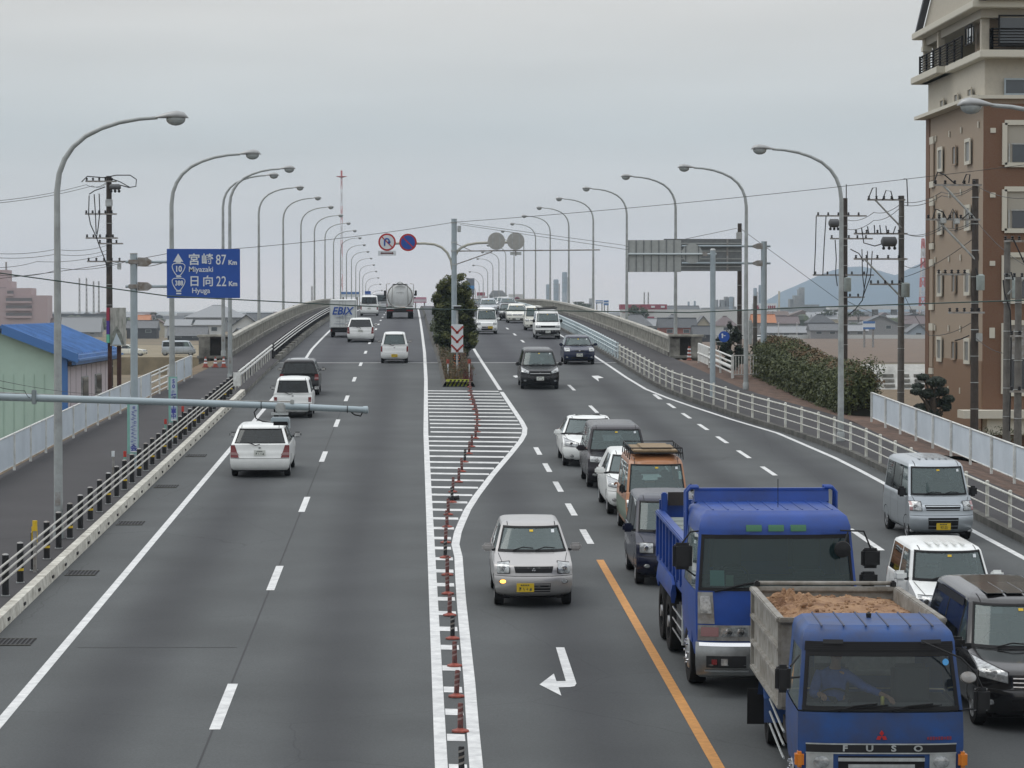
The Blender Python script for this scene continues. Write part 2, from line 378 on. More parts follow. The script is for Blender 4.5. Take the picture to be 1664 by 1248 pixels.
eb.prism([(-20, 0), (24, 0), (17, zr(JD) - .02), (-11.2, zr(JD) - .02)], 'Y', JD - .6, JD - .1, M_CONCD)
struct(eb, 'embankment')
# bridge deck girder, piers and parapets
br = MB()
for a in range(147, 900, 7):
    b = min(a + 7, 900); za, zb_ = zr(a), zr(b)
    for x0, x1, t0, t1 in ((-10.6, -10.6, .4, -1.0), (14.8, 14.8, .4, -1.0)):
        br.quad((x0, a, za + .1), (x1, b, zb_ + .1), (x1, b, zb_ - 1.9), (x0, a, za - 1.9), M_CONC)
    br.quad((-10.6, a, za - 1.9), (14.8, a, za - 1.9), (14.8, b, zb_ - 1.9), (-10.6, b, zb_ - 1.9), M_CONC)
for k in range(0, 14):
    D = 184.5 + 34.5 * k
    if zr(D) - 1.9 > 1:
        for x in (-6, 2, 10): br.lathe([(.9, -.5), (.9, zr(D) - 2.6)], M_CONC, 14, Matrix.Translation((x, D, 0)))
        br.box((2.1, D, zr(D) - 2.3), (24, 1.8, .8), M_CONC)
struct(br, 'bridge_deck')
# ---- road markings
mk = MB()
def mark_line(mb, pts, w, m_=M_PAINTW, h=.006, seg=2.5):
    """pts: (x, D) polyline laid on the road"""
    out_ = []
    for (x0, d0), (x1, d1) in zip(pts, pts[1:]):
        n = max(1, int(abs(d1 - d0) / seg) + 1)
        ks = {0.0, 1.0} | {i / n for i in range(n)}
        a, b = sorted((d0, d1)); k = math.ceil(a / 5) * 5
        while k < b:
            ks.add((k - d0) / (d1 - d0)) ; k += 5
        for t in sorted(ks):
            p = (lerp(x0, x1, t), lerp(d0, d1, t))
            if not out_ or (p[0] - out_[-1][0]) ** 2 + (p[1] - out_[-1][1]) ** 2 > 1e-4: out_.append(p)
    L_ = []; R_ = []
    for i, (x, d) in enumerate(out_):
        a, b = out_[max(0, i - 1)], out_[min(len(out_) - 1, i + 1)]
        t = Vector((b[0] - a[0], b[1] - a[1])).normalized(); n = Vector((t.y, -t.x)) * w / 2
        L_.append((x - n.x, d - n.y)); R_.append((x + n.x, d + n.y))
    Z = lambda p: (p[0], p[1], zr(p[1]) + h)
    for i in range(len(out_) - 1): mb.quad(Z(L_[i]), Z(R_[i]), Z(R_[i + 1]), Z(L_[i + 1]), m_)
def mark_poly(mb, px, m_=M_PAINTW, h=.006):
    P = [gp(x, y) for x, y in px]; mb.add([(x, d, zr(d) + h) for x, d in P], [list(range(len(P)))], m_)
mark_line(mk, [(-5.95, -20), (-5.95, 147), (-6.15, 165), (-6.2, 372)], .16)
mark_line(mk, [(.36, -20), (.37, 36), (.40, 60), (.45, 95), (.62, 130), (.68, 160), (.62, 260), (.6, 372)], .17)
y0 = gp(365, 1147)[1]
for k in range(-4, 24):
    D = y0 + 15 * k
    if D > 0: mark_line(mk, [(-2.82, D - 1.95), (-2.82, D + 1.95)] if D < 140 else [(-2.8, D - 2), (-2.8, D + 2)], .16)
RBpx = [(768, 1248), (762, 1180), (757, 1110), (750, 1040), (744, 980), (741, 940), (739, 905), (740, 885), (744, 865), (750, 850), (760, 828), (775, 805), (800, 772), (830, 737), (846, 717), (852, 706), (853, 696), (848, 686), (838, 671), (815, 637)]
RB = [gp(x + 6, y) if y > 900 else gp(x, y) for x, y in RBpx]
d_ = RB[0][1]; RB = [(RB[0][0] - .1, 10)] + RB
mark_line(mk, RB, .18)
mark_line(mk, [gp(813, 634), gp(783, 588), (3.72, 160), (3.75, 372)], .17)
def xRB(D):
    return interp([(d, x) for x, d in sorted(RB, key=lambda p: p[1])], D)
for k in range(0, 42):
    D = 120.6 - 2.08 * k + (.35 * sin(k * 1.3) * .3)
    xr_ = xRB(D) - .12; sk = -.17
    if D < 18: break
    xl = .47 if D < 95 else .62
    a = (xl, D + .25); b = (xr_, D + .25 + sk * (xr_ - xl))
    hw_ = .26 if D < 80 else .29
    mk.add([(x_, d_ + q, zr(d_ + q) + .005) for (x_, d_), q in ((a, -hw_), (b, -hw_), (b, hw_), (a, hw_))], [(0, 1, 2, 3)], M_PAINTW)
# right carriageway
RE = [(13.2, -20), (13.27, 62), (13.28, 80), (13.24, 84.5), (12.85, 95), (12.05, 102), (11.4, 109), (10.9, 115), (10.5, 122), (10.4, 132), (10.4, 150), (10.35, 372)]
mark_line(mk, RE, .16)
for k in range(6): 
    D = 79.9 + 6.06 * k; mark_line(mk, [(10.54, D - 1.5), (10.54, D + 1.5)], .15)
for D in (62, 46, 31): mark_line(mk, [(10.42, D - 2.2), (10.42, D + 2.2)], .15)
for i in range(24):
    D = 61.9 + 3.05 * 0
for px, py in ((952, 872), (927, 828), (906, 791), (889, 760), (874, 733)):
    x, D = gp(px, py); mark_line(mk, [(4.03, D - 1.5), (4.03, D + 1.5)], .16)
y1 = gp(967, 665)[1]; y2 = gp(928, 630)[1]
for D in (y1, y2, y2 + 13.8, y2 + 27.6, y2 + 41, y2 + 55, y2 + 69, y2 + 84, y1 - 14, y1 - 28, y1 - 42, y1 - 56): mark_line(mk, [(7.22, D - 2.2), (7.22, D + 2.2)], .15)
# turn arrows
mark_poly(mk, [(903.4, 1052.4), (917, 1052.4), (936.7, 1111), (934, 1115.5), (925, 1117), (919.5, 1107.3)]); 
mark_poly(mk, [(919.5, 1107.3), (925, 1117), (906.8, 1117.6), (904, 1107.6)], h=.007)
mark_poly(mk, [(900, 1095.3), (912.3, 1131.3), (876.7, 1113)], h=.008)
mark_poly(mk, [(961, 611), (972, 610.5), (981, 614), (972, 615), (973, 620), (966, 615)])
mark_poly(mk, [(1060, 641), (1066, 641), (1077, 649), (1070, 649)])
mark_poly(mk, [(833, 611), (840, 610), (842, 613), (838, 614)])
struct(mk, 'road_marking')
om = MB(); mark_line(om, [(4.03, -20), (4.03, gp(975, 910)[1])], .16, M_PAINTO); struct(om, 'orange_road_line')
# patched asphalt joint line across near lanes
pj = MB(); pm = mat('asphalt_joint', (.035, .036, .038), .85)
mark_line(pj, [(-5.7, gp(250, 1052)[1]), (-3.0, gp(400, 1052)[1])], .05, pm, .003)
mark_line(pj, [(-2.86, 12), (-2.84, 60), (-2.86, 120)], .03, pm, .003)
struct(pj, 'asphalt_seam')
# median strip of the bridge: raised concrete hump with soil nose
M_SOIL = mat('median_soil', (.09, .07, .05), .95, noise=.5, nscale=3, bump=.5)
md = MB()
XM = lambda D: interp([(118, 1.42), (147, 1.45), (170, 1.5)], D)
def med_prof(D, nose):
    a = interp([(123.5, 1.35), (150, 1.35), (175, 1.2), (220, 1.05), (372, 1.0)], D); b = interp([(123.5, 2.85), (150, 2.95), (200, 3.3)], D)
    return a, b
for a in range(124, 890, 4):
    b = a + 4; (a0, a1), (b0, b1) = med_prof(a, 0), med_prof(b, 0); za, zb_ = zr(a), zr(b); h = .22 if a < 165 else .35
    for s0, s1, t0, t1, ha, hb, mm_ in ((a0, a0 + .12, b0, b0 + .12, 0, h, M_KERBD), (a1, a1 - .12, b1, b1 - .12, 0, h, M_KERBD)):
        md.quad((s0, a, za), (t0, b, zb_), (t1, b, zb_ + hb), (s1, a, za + hb), mm_)
    md.quad((a0 + .12, a, za + h), (b0 + .12, b, zb_ + h), (b1 - .12, b, zb_ + h), (a1 - .12, a, za + h), M_SOIL if a < 172 else M_DECK)
struct(md, 'median_strip')
# ================================================================ vehicles
class Surf:
    """car shell as a stack of plan outlines; keys rows: (z, f, b, w) = distance in from nose, from tail, half width"""
    def __init__(s, L, keys, fcr=.22, rcr=.14, p=3.2):
        s.L = L; s.k = keys; s.fcr = fcr; s.rcr = rcr; s.p = p
    def at(s, z):
        K = s.k
        if z <= K[0][0]: r = K[0]
        elif z >= K[-1][0]: r = K[-1]
        else:
            for a, b in zip(K, K[1:]):
                if z <= b[0]:
                    t = (z - a[0]) / (b[0] - a[0]); r = [lerp(a[i], b[i], t) for i in range(4)]; break
        return -s.L / 2 + r[1], s.L / 2 - r[2], r[3]
    def front(s, x, z):
        f, b, w = s.at(z); return f + s.fcr * min(1, abs(x) / w) ** s.p
    def rear(s, x, z):
        f, b, w = s.at(z); return b - s.rcr * min(1, abs(x) / w) ** s.p
    def ring(s, z):
        f, b, w = s.at(z); R = []
        fr = [-1, -.985, -.955, -.9, -.8, -.62, -.4, -.15, .15, .4, .62, .8, .9, .955, .985, 1]
        for t in fr: R.append((t * w, s.front(t * w, z), z))
        y0, y1 = f + s.fcr, b - s.rcr
        for i in range(1, 10): t = i / 10; R.append((w * (1 + .012 * sin(pi * t)), lerp(y0, y1, t), z))
        for t in fr[::-1]: R.append((t * w, s.rear(t * w, z), z))
        for i in range(9, 0, -1): t = i / 10; R.append((-w * (1 + .012 * sin(pi * t)), lerp(y0, y1, t), z))
        return R
    def P(s, face, u, z, off=0.0):
        if face == 'front':
            p = Vector((u, s.front(u, z), z)); e = .01
            a = Vector((u + e, s.front(u + e, z), z)) - Vector((u - e, s.front(u - e, z), z)); c = Vector((u, s.front(u, z + e), z + e)) - Vector((u, s.front(u, z - e), z - e))
            n = a.cross(c).normalized()
            if n.y > 0: n = -n
        elif face == 'rear':
            p = Vector((u, s.rear(u, z), z)); e = .01
            a = Vector((u + e, s.rear(u + e, z), z)) - Vector((u - e, s.rear(u - e, z), z)); c = Vector((u, s.rear(u, z + e), z + e)) - Vector((u, s.rear(u, z - e), z - e))
            n = a.cross(c).normalized()
            if n.y < 0: n = -n
        else:
            sg = 1 if face == 'right' else -1
            f, b, w = s.at(z); y0, y1 = f + s.fcr, b - s.rcr; t = (u - y0) / (y1 - y0)
            if 0 <= t <= 1: x = w * (1 + .012 * sin(pi * t))
            elif t < 0: x = w * max(0.0, min(1, (u - f) / s.fcr)) ** (1 / s.p)
            else: x = w * max(0.0, min(1, (b - u) / s.rcr)) ** (1 / s.p)
            p = Vector((sg * x, u, z)); w2 = s.at(z + .02)[2]
            n = Vector((sg, 0, (w - w2) / .02)).normalized()
        return p + n * off
    def patch(s, mb, face, q, off, m_, nu=6, nz=3):
        """q: four corners (u, z) counter-clockwise from lower left"""
        (a, b, c, d) = q; o = []
        for j in range(nz + 1):
            t = j / nz
            l = (lerp(a[0], d[0], t), lerp(a[1], d[1], t)); r = (lerp(b[0], c[0], t), lerp(b[1], c[1], t))
            for i in range(nu + 1):
                k = i / nu; o.append(s.P(face, lerp(l[0], r[0], k), lerp(l[1], r[1], k), off))
        fs = [(j * (nu + 1) + i, j * (nu + 1) + i + 1, (j + 1) * (nu + 1) + i + 1, (j + 1) * (nu + 1) + i) for j in range(nz) for i in range(nu)]
        mb.add(o, fs, m_); return mb
def dense(K, n=3):
    o = []
    for a, b in zip(K, K[1:]):
        for i in range(n): t = i / n; o.append(lerp(a[0], b[0], t))
    return o + [K[-1][0]]
def wheel(parent, x, y, r=.29, w=.18, rimm=None, name='wheel'):
    sg = 1 if x > 0 else -1
    X = Matrix.Translation((x, y, r)) @ Matrix.Rotation(RAD(90) * sg, 4, 'Y')
    t = MB(); t.lathe([(r * .6, -w), (r * .93, -w), (r, -w + .03), (r, -.03), (r * .95, 0), (r * .66, .005), (r * .64, -.02)], M_TYRE, 24, X)
    o = t.build('wheel', parent, 40)
    q = MB(); q.lathe([(r * .64, -.02), (r * .60, -.05), (.02, -.03)], M_BLACKP, 20, X)
    for k in range(6):
        q.box((0, 0, 0), (r * .58, r * .17, .02), rimm or M_ALU, X=X @ Matrix.Rotation(k * pi / 3, 4, 'Z') @ Matrix.Translation((r * .31, 0, -.018)))
    q.lathe([(r * .66, -.022), (r * .66, .002), (r * .60, .002), (r * .60, -.022)], rimm or M_ALU, 20, X); q.lathe([(r * .15, -.02), (r * .15, 0)], rimm or M_ALU, 12, X)
    q.build('rim', o, 40)
def plate(mb, X, m_, big=None, kei=True):
    """number plate with illegible marks, in the local XZ plane facing -Y"""
    mb.box((0, 0, 0), (.33, .012, .165), m_, X=X, bev=.004)
    rnd = random.Random(len(mb.v))
    ink = M_PLATEK
    for k in range(5): mb.box((-.075 + k * .034, -.008, .048), (.022, .006, .026), ink, X=X)
    if big: text(big, .085, ink, X @ Matrix.Translation((.01, -.008, -.026)) @ FACE, mesh=mb, sx=.85)
    else:
        for k in range(4):
            x0 = -.095 + k * .062 + (.012 if k > 1 else 0)
            for _ in range(3): mb.box((x0 + rnd.uniform(-.012, .012), -.008, -.025 + rnd.uniform(-.026, .026)), (rnd.choice((.008, .034)), .006, rnd.choice((.009, .034))), ink, X=X)
def mirror(parent, x, y, z, m_, w=.2, h=.13, d=.11, arm=M_BLACKP):
    sg = 1 if x > 0 else -1
    t = MB(); t.box((x + sg * w * .55, y, z), (w, d, h), m_, bev=.045); t.box((x - sg * .02, y + .01, z - h * .3), (.14, .05, .05), arm, bev=.01)
    o = t.build('mirror', parent, 40)
    g = MB(); g.box((x + sg * w * .55, y + d / 2 + .003, z), (w * .8, .006, h * .75), M_CHROME); g.build('mirror_glass', o)
def seat(parent, x, y, z, m_=M_SEAT, w=.46):
    t = MB(); t.box((x, y, z + .08), (w, .44, .16), m_, bev=.05); t.box((x, y + .22, z + .38), (w, .14, .58), m_, bev=.06); t.box((x, y + .22, z + .76), (w * .55, .1, .17), m_, bev=.045)
    t.build('seat', parent, 40)
def car(name, label, cat, px, D, X, c, group=None, yaw=0, away=False):
    """c: spec dictionary"""
    L, Wd, H = c['L'], c['W'] / 2, c['H']; hn, be, zt = c['hn'], c['belt'], c['zt']
    fc_, fw, bt = c['cowl'], c['wt'], c['bt']; bb = c.get('bb', .04); zs = .22
    pm = c['paint']; rz = (pi if away else 0) + yaw
    t = thing(name, label, cat, (X, D, zr(D)), group, rz, (math.atan((zr(D + 2) - zr(D - 2)) / 4)))
    ti = c.get('tumble', .10)
    K = [(zs, .14, .12, Wd - .08), (zs + .06, .05, .05, Wd - .03), (.42, 0.0, 0.0, Wd - .005), (.56, .0, .0, Wd), (.62, .03, .02, Wd), (hn - .04, .05, .03, Wd), (hn, .09, .04, Wd - .004)]
    K += [(hn + .035, .2, .05, Wd - .008)] if be - hn > .12 else []
    K += [(be - .02, fc_ - .1, bb, Wd - .02), (be, fc_, bb + c.get('trunk', 0), Wd - .035)]
    K += [(zt, fw, bt, Wd - ti - .035), (lerp(zt, H, .45), fw + .10, bt + .03, Wd - ti - .06), (lerp(zt, H, .8), fw + .28, bt + .12, Wd - ti - .13), (H, fw + .6, bt + .4, Wd - ti - .30)]
    s = Surf(L, K, c.get('fcr', .22), c.get('rcr', .12), c.get('p', 3.2))
    body = MB(); lo = [k for k in dense(K, 2) if k <= be + 1e-6]; up = [k for k in dense(K, 3) if k >= zt - 1e-6]
    for zsx in (lo, up):
        rg = [s.ring(z) for z in zsx]; n = len(rg[0]); vs = [p for r in rg for p in r]
        body.add(vs, [(i * n + j, i * n + (j + 1) % n, (i + 1) * n + (j + 1) % n, (i + 1) * n + j) for i in range(len(rg) - 1) for j in range(n)], pm)
    r = s.ring(H); body.add(r, [list(range(len(r)))], c.get('roofmat', pm))
    r = s.ring(zs); body.add(r, [list(range(len(r)))], M_DARK)
    # pillars (paint) and windows (glass) between belt and window top
    fb, bb_, wb = s.at(be); ft, bt_, wt_ = s.at(zt); pil = c.get('pillar', .93); rp = c.get('rpillar', .90)
    pmat = c.get('pillarmat', pm)
    for sg in (-1, 1):
        s.patch(body, 'front', [(sg * wb * pil, be), (sg * wb, be), (sg * wt_, zt), (sg * wt_ * pil, zt)], 0, pmat, 4, 6)
        s.patch(body, 'rear', [(sg * wb * rp, be), (sg * wb, be), (sg * wt_, zt), (sg * wt_ * rp, zt)], 0, pmat, 4, 6)
    y0b, y1b, y0t, y1t = fb + s.fcr, bb_ - s.rcr, ft + s.fcr, bt_ - s.rcr
    wins = c['wins']; sill, head = be + .015, zt - .03
    gd = c.get('gdark', G_DARK); inter = c.get('interior', True)
    A = lambda a, b, z: lerp(a, b, (z - be) / (zt - be))
    for face in ('left', 'right'):
        last = (y0b, y0t)
        for i, (a0, a1, b0, b1) in enumerate(wins + [(None,) * 4]):
            if a0 is None: nb, ntp = y1b, y1t
            else:
                nb = (y0b + .07) if a0 == 'A' else -L / 2 + a0; ntp = (y0t + .07) if a0 == 'A' else -L / 2 + b0
            s.patch(body, face, [(last[0], be), (nb, be), (ntp, zt), (last[1], zt)], 0, c.get('bpillar', M_BLACKP) if 0 < i < len(wins) else pmat, 2, 6)
            if a0 is None: break
            eb_ = (y1b - .08) if a1 == 'D' else -L / 2 + a1; et = (y1t - .08) if b1 == 'D' else -L / 2 + b1
            w_ = MB(); s.patch(w_, face, [(nb, be), (eb_, be), (et, zt), (ntp, zt)], -.004, G_CLEAR if i == 0 else gd, 3, 6); w_.build('side_window', t, 40)
            last = (eb_, et)
    s_ = wb * pil; st = wt_ * pil
    w_ = MB(); s.patch(w_, 'front', [(-s_, be), (s_, be), (st, zt), (-st, zt)], -.004, c.get('gfront', G_CLEAR), 12, 6); ws = w_.build('windscreen', t, 50)
    e = MB()   # black rubber/frit edge
    for q in ([(-s_, be), (s_, be), (s_ * .99, be + .045), (-s_ * .99, be + .045)], [(-st, zt - .02), (st, zt - .02), (st, zt + .012), (-st, zt + .012)], [(-s_, be), (-s_ + .025, be), (-st + .025, zt), (-st, zt)], [(s_ - .025, be), (s_, be), (st, zt), (st - .025, zt)]):
        s.patch(e, 'front', q, .006, M_BLACK, 10, 5)
    for a, b in ((-.52, .02), (.08, .60)):     # wipers
        e.tube([s.P('front', a * wb, be + .02, .02), s.P('front', lerp(a, b, .5) * wb, be + .065, .035), s.P('front', b * wb, be + .05, .03)], .011, M_BLACK, 5)
    e.build('wiper', ws)
    if c.get('sticker', True) and not away:
        k = MB(); s.patch(k, 'front', [(-.035, zt - .08), (.035, zt - .08), (.035, zt - .045), (-.035, zt - .045)], .004, M_YEL, 2, 1); k.build('sticker', ws); k = MB(); s.patch(k, 'front', [(st - .15, zt - .1), (st - .09, zt - .1), (st - .09, zt - .045), (st - .15, zt - .045)], .004, M_SIGNW, 1, 1); k.build('sticker', ws)
    s_ = wb * rp; st = wt_ * rp
    zr0 = be + c.get('rsill', .0)
    if zr0 > be: 
        fz = (zr0 - be) / (zt - be); sm = lerp(s_, st, fz); s.patch(body, 'rear', [(-s_, be), (s_, be), (sm, zr0), (-sm, zr0)], 0, pm, 8, 2); s_ = sm
    w_ = MB(); s.patch(w_, 'rear', [(-s_, zr0), (s_, zr0), (st, zt), (-st, zt)], -.004, c.get('grear', gd), 12, 6); rw = w_.build('rear_window', t, 50)
    e = MB()
    for q in ([(-s_, zr0), (s_, zr0), (s_, zr0 + .02), (-s_, zr0 + .02)], [(-st, zt - .02), (st, zt - .02), (st, zt + .01), (-st, zt + .01)], [(-s_, zr0), (-s_ + .02, zr0), (-st + .02, zt), (-st, zt)], [(s_ - .02, zr0), (s_, zr0), (st, zt), (st - .02, zt)]):
        s.patch(e, 'rear', q, .006, M_BLACK, 10, 5)
    if away: e.tube([s.P('rear', 0, zr0 - .03, .03), s.P('rear', .12, zr0 - .05, .04), s.P('rear', .33, zr0 + .02, .02)] if not c.get('trunk') else [s.P('rear', 0, zr0 + .02, .02), s.P('rear', .1, zr0 + .02, .02)], .012, M_BLACK, 5)
    e.build('window_seal', rw)
    # interior: floor/dash shelf, seats, wheel
    sh = MB(); r = [(x * .96, y * .985, be - .04) for x, y, z in s.ring(be - .02)]; sh.add(r, [list(range(len(r)))], M_INT)
    sh.box((0, -L / 2 + fc_ + .35, be - .03), (wb * 1.7, .35, .1), M_INT, bev=.04); sh.build('interior_trim', t)
    drv = .36 if not away else .36
    if inter:
        sy = -L / 2 + fc_ + 1.05
        for x in (-.36, .36): seat(t, x * Wd / .74, sy, be - .5, c.get('seatm', M_SEATG))
        for x in (-.36, .36): seat(t, x * Wd / .74, min(L / 2 - .75, sy + .85), be - .5, c.get('seatm', M_SEATG))
        q = MB(); q.tube([(-.36 + .17 * cos(a), sy - .55 + .07 * sin(a), be + .04 + .155 * sin(a)) for a in [i * pi / 8 for i in range(17)]], .014, M_BLACKP, 6); q.build('steering_wheel', t, 40)
    # wheels; arches are black patches painted on for their inner shade
    wr = c.get('wr', .285); ya, yb = -L / 2 + c.get('fo', .62), L / 2 - c.get('ro', .55)
    for y in (ya, yb):
        for sg in (-1, 1):
            wheel(t, sg * (Wd - .012), y, wr, .17, c.get('rim'))
            ar = wr + .055; face = 'right' if sg > 0 else 'left'; o = []
            zc = wr
            pts = [(y + ar * cos(a), zc + ar * sin(a)) for a in [pi * i / 14 for i in range(15)]]
            base = [(u, max(zs, .2)) for u, _ in pts]
            vs = [s.P(face, u, max(zz, zs + .001), .004) for u, zz in pts] + [s.P(face, u, zs + .001, .004) for u, _ in base]
            body.add(vs, [(i, i + 1, 15 + i + 1, 15 + i) for i in range(14)], M_DARK)
            body.box((sg * (Wd - .16), y, zs + .1), (.26, 2 * wr - .05, .34), M_DARK)
    # seams, handles, lower trim
    sm_ = MB()
    for face in ('left', 'right'):
        for u in c.get('doors', [.75 * fc_ + .35, fc_ + 1.15, fc_ + 2.0]):
            u -= L / 2
            if u < L / 2 - .2: s.patch(sm_, face, [(u, .3), (u + .012, .3), (u + .012, be), (u, be)], .003, M_BLACK, 1, 8)
        s.patch(sm_, face, [(ya + .4, .26), (yb - .4, .26), (yb - .4, .275), (ya + .4, .275)], .003, M_BLACK, 6, 1)
    s.patch(sm_, 'front', [(-Wd * .985, .60), (Wd * .985, .60), (Wd * .985, .609), (-Wd * .985, .609)], .004, M_BLACK, 16, 1)
    s.patch(sm_, 'rear', [(-Wd * .985, .56), (Wd * .985, .56), (Wd * .985, .569), (-Wd * .985, .569)], .004, M_BLACK, 16, 1)
    if be - hn > .12:
        s.patch(sm_, 'front', [(-wb * .93, be - .015), (-wb * .93 + .012, be - .015), (-wb * .82 + .012, hn), (-wb * .82, hn)], .003, M_BLACK, 1, 8)
        s.patch(sm_, 'front', [(wb * .93, be - .015), (wb * .93 + .012, be - .015), (wb * .82 + .012, hn), (wb * .82, hn)], .003, M_BLACK, 1, 8)
    for y in (-1, 1):
        for x in (-1, 1):
            if wt_ > .3: s.patch(sm_, 'rear' if y > 0 else 'front', [(x * wt_ * .80, zt + .02), (x * wt_ * .80 + .015, zt + .02), (x * wt_ * .80 + .015, H - .03), (x * wt_ * .80, H - .03)], .003, M_BLACK, 1, 4)
    sm_.build('panel_gap', t)
    dh = MB()
    for face in ('left', 'right'):
        for u in (fc_ + .85, fc_ + 1.75): s.patch(dh, face, [(u - L / 2, be - .17), (u - L / 2 + .15, be - .17), (u - L / 2 + .15, be - .14), (u - L / 2, be - .14)], .018, c.get('handle', pm), 2, 1)
    dh.build('door_handle', t)
    mm = c.get('mirm', pm); my = -L / 2 + fc_ + .32
    for sg in (-1, 1): w_m, h_m, d_m = c.get('mir', (.2, .13, .11)); mirror(t, sg * (s.at(be + .05)[2] + .03), my, be + .07, mm, w_m * 1.12, h_m * 1.2, d_m)
    # lights, grille, plate
    Z = lambda x, z: (x * Wd, z)
    for sg in (-1, 1):
        h = MB(); hx0, hx1, hz0, hz1 = c.get('hl', (.60, .97, hn - .14, hn + .01)); sl_ = c.get('hslant', 0)
        s.patch(h, 'front', [Z(sg * hx0, hz0), Z(sg * hx1, hz0 + sl_ * .5), Z(sg * hx1, hz1 + sl_), Z(sg * hx0, hz1)], .010, M_HEAD, 6, 4); ho = h.build('headlight', t, 40)
        h = MB(); cx = (hx0 + hx1) / 2; X_ = Matrix.Translation(s.P('front', sg * cx * Wd, (hz0 + hz1) / 2 + sl_ * .4, .012)) @ Matrix.Rotation(RAD(90), 4, 'X')
        h.lathe([(.052, 0), (.052, .012), (.038, .016), (.001, .010)], M_CHROME, 14, X_)
        s.patch(h, 'front', [Z(sg * (hx1 - .08), hz0 + sl_ * .4), Z(sg * hx1, hz0 + sl_ * .5), Z(sg * hx1, hz1 + sl_), Z(sg * (hx1 - .08), hz1 + sl_ * .8)], .014, c.get('ind', M_HEAD), 2, 3)
        fr = .010
        for q in ([Z(sg * (hx0 - fr), hz0 - .012), Z(sg * hx1, hz0 + sl_ * .5 - .012), Z(sg * hx1, hz0 + sl_ * .5), Z(sg * (hx0 - fr), hz0)], [Z(sg * (hx0 - fr), hz1), Z(sg * hx1, hz1 + sl_), Z(sg * hx1, hz1 + sl_ + .012), Z(sg * (hx0 - fr), hz1 + .012)], [Z(sg * (hx0 - 2 * fr), hz0 - .01), Z(sg * hx0, hz0 - .01), Z(sg * hx0, hz1 + .01), Z(sg * (hx0 - 2 * fr), hz1 + .01)]):
            s.patch(h, 'front', q, .008, M_BLACK, 5, 2)
        h.build('bulb', ho, 40)
        h = MB(); tx0, tx1, z0, z1, xt = c.get('tl', (.80, .99, .62, be - .02, .86))
        s.patch(h, 'rear', [Z(sg * tx0, z0), Z(sg * tx1, z0), Z(sg * min(tx1, .985), z1), Z(sg * xt, z1)], .012, M_TAIL, 4, 6)
        if c.get('tlw', True): s.patch(h, 'rear', [Z(sg * tx0, lerp(z0, z1, .22)), Z(sg * tx1, lerp(z0, z1, .22)), Z(sg * tx1, lerp(z0, z1, .42)), Z(sg * lerp(tx0, xt, .42), lerp(z0, z1, .42))], .016, M_TAILW, 4, 2)
        h.build('tail_light', t, 40)
    g = MB(); gx, gz0, gz1 = c.get('grille', (.5, hn - .13, hn - .02)); gm = c.get('grillem', M_BLACK)
    if gx: s.patch(g, 'front', [Z(-gx * .93, gz0), Z(gx * .93, gz0), Z(gx, gz1), Z(-gx, gz1)], .007, gm, 10, 3)
    for i in range(c.get('bars', 2)):
        zz = lerp(gz0, gz1, (i + .5) / c.get('bars', 2)); s.patch(g, 'front', [Z(-gx * .95, zz - .008), Z(gx * .95, zz - .008), Z(gx * .96, zz + .010), Z(-gx * .96, zz + .010)], .016, c.get('barm', M_CHROME), 10, 1)
    g.build('grille', t)
    g = MB(); ix, iz0, iz1 = c.get('intake', (.52, .30, .42)); s.patch(g, 'front', [Z(-ix, iz0), Z(ix, iz0), Z(ix * 1.03, iz1), Z(-ix * 1.03, iz1)], .006, M_BLACK, 10, 2)
    for i in range(c.get('ibars', 0)):
        zz = lerp(iz0, iz1, (i + .6) / c['ibars']); s.patch(g, 'front', [Z(-ix, zz - .008), Z(ix, zz - .008), Z(ix, zz + .006), Z(-ix, zz + .006)], .014, pm, 10, 1)
    if c.get('lowtrim'): s.patch(g, 'front', [Z(-.97, .235), Z(.97, .235), Z(.985, c['lowtrim']), Z(-.985, c['lowtrim'])], .014, M_BLACKP, 14, 3)
    g.build('bumper_intake', t)
    for sg in (-1, 1):
        fz, fx = c.get('fog', (.40, .78)); g = MB(); X_ = Matrix.Translation(s.P('front', sg * fx * Wd, fz, .006)) @ Matrix.Rotation(RAD(90), 4, 'X')
        lit = c.get('blink') and sg < 0
        g.lathe([(.075, 0), (.07, .012)], M_BLACKP, 14, X_ @ Matrix.Diagonal((1, .6, 1, 1))); g.lathe([(.06, .012), (.05, .022), (.001, .022)], mat('lit_indicator', (.9, .45, .05), .3, emit=(1, .50, .10, 2.6)) if lit else M_HEAD, 14, X_ @ Matrix.Diagonal((1, .6, 1, 1)))
        g.build('indicator' if lit else 'fog_light', t, 40, 'lit amber indicator' if lit else None)
    pz = c.get('pz', .36); pxo = c.get('px', 0); pmx = c.get('plate', M_PLATEW)
    g = MB(); plate(g, Matrix.Translation(s.P('front', pxo, pz, .02)), pmx, c.get('num')); g.build('license_plate', t)
    rpz = c.get('rpz', .72); g = MB(); p_ = s.P('rear', 0, rpz, .02)
    plate(g, Matrix.Translation(p_) @ Matrix.Rotation(pi, 4, 'Z'), pmx); g.build('license_plate', t)
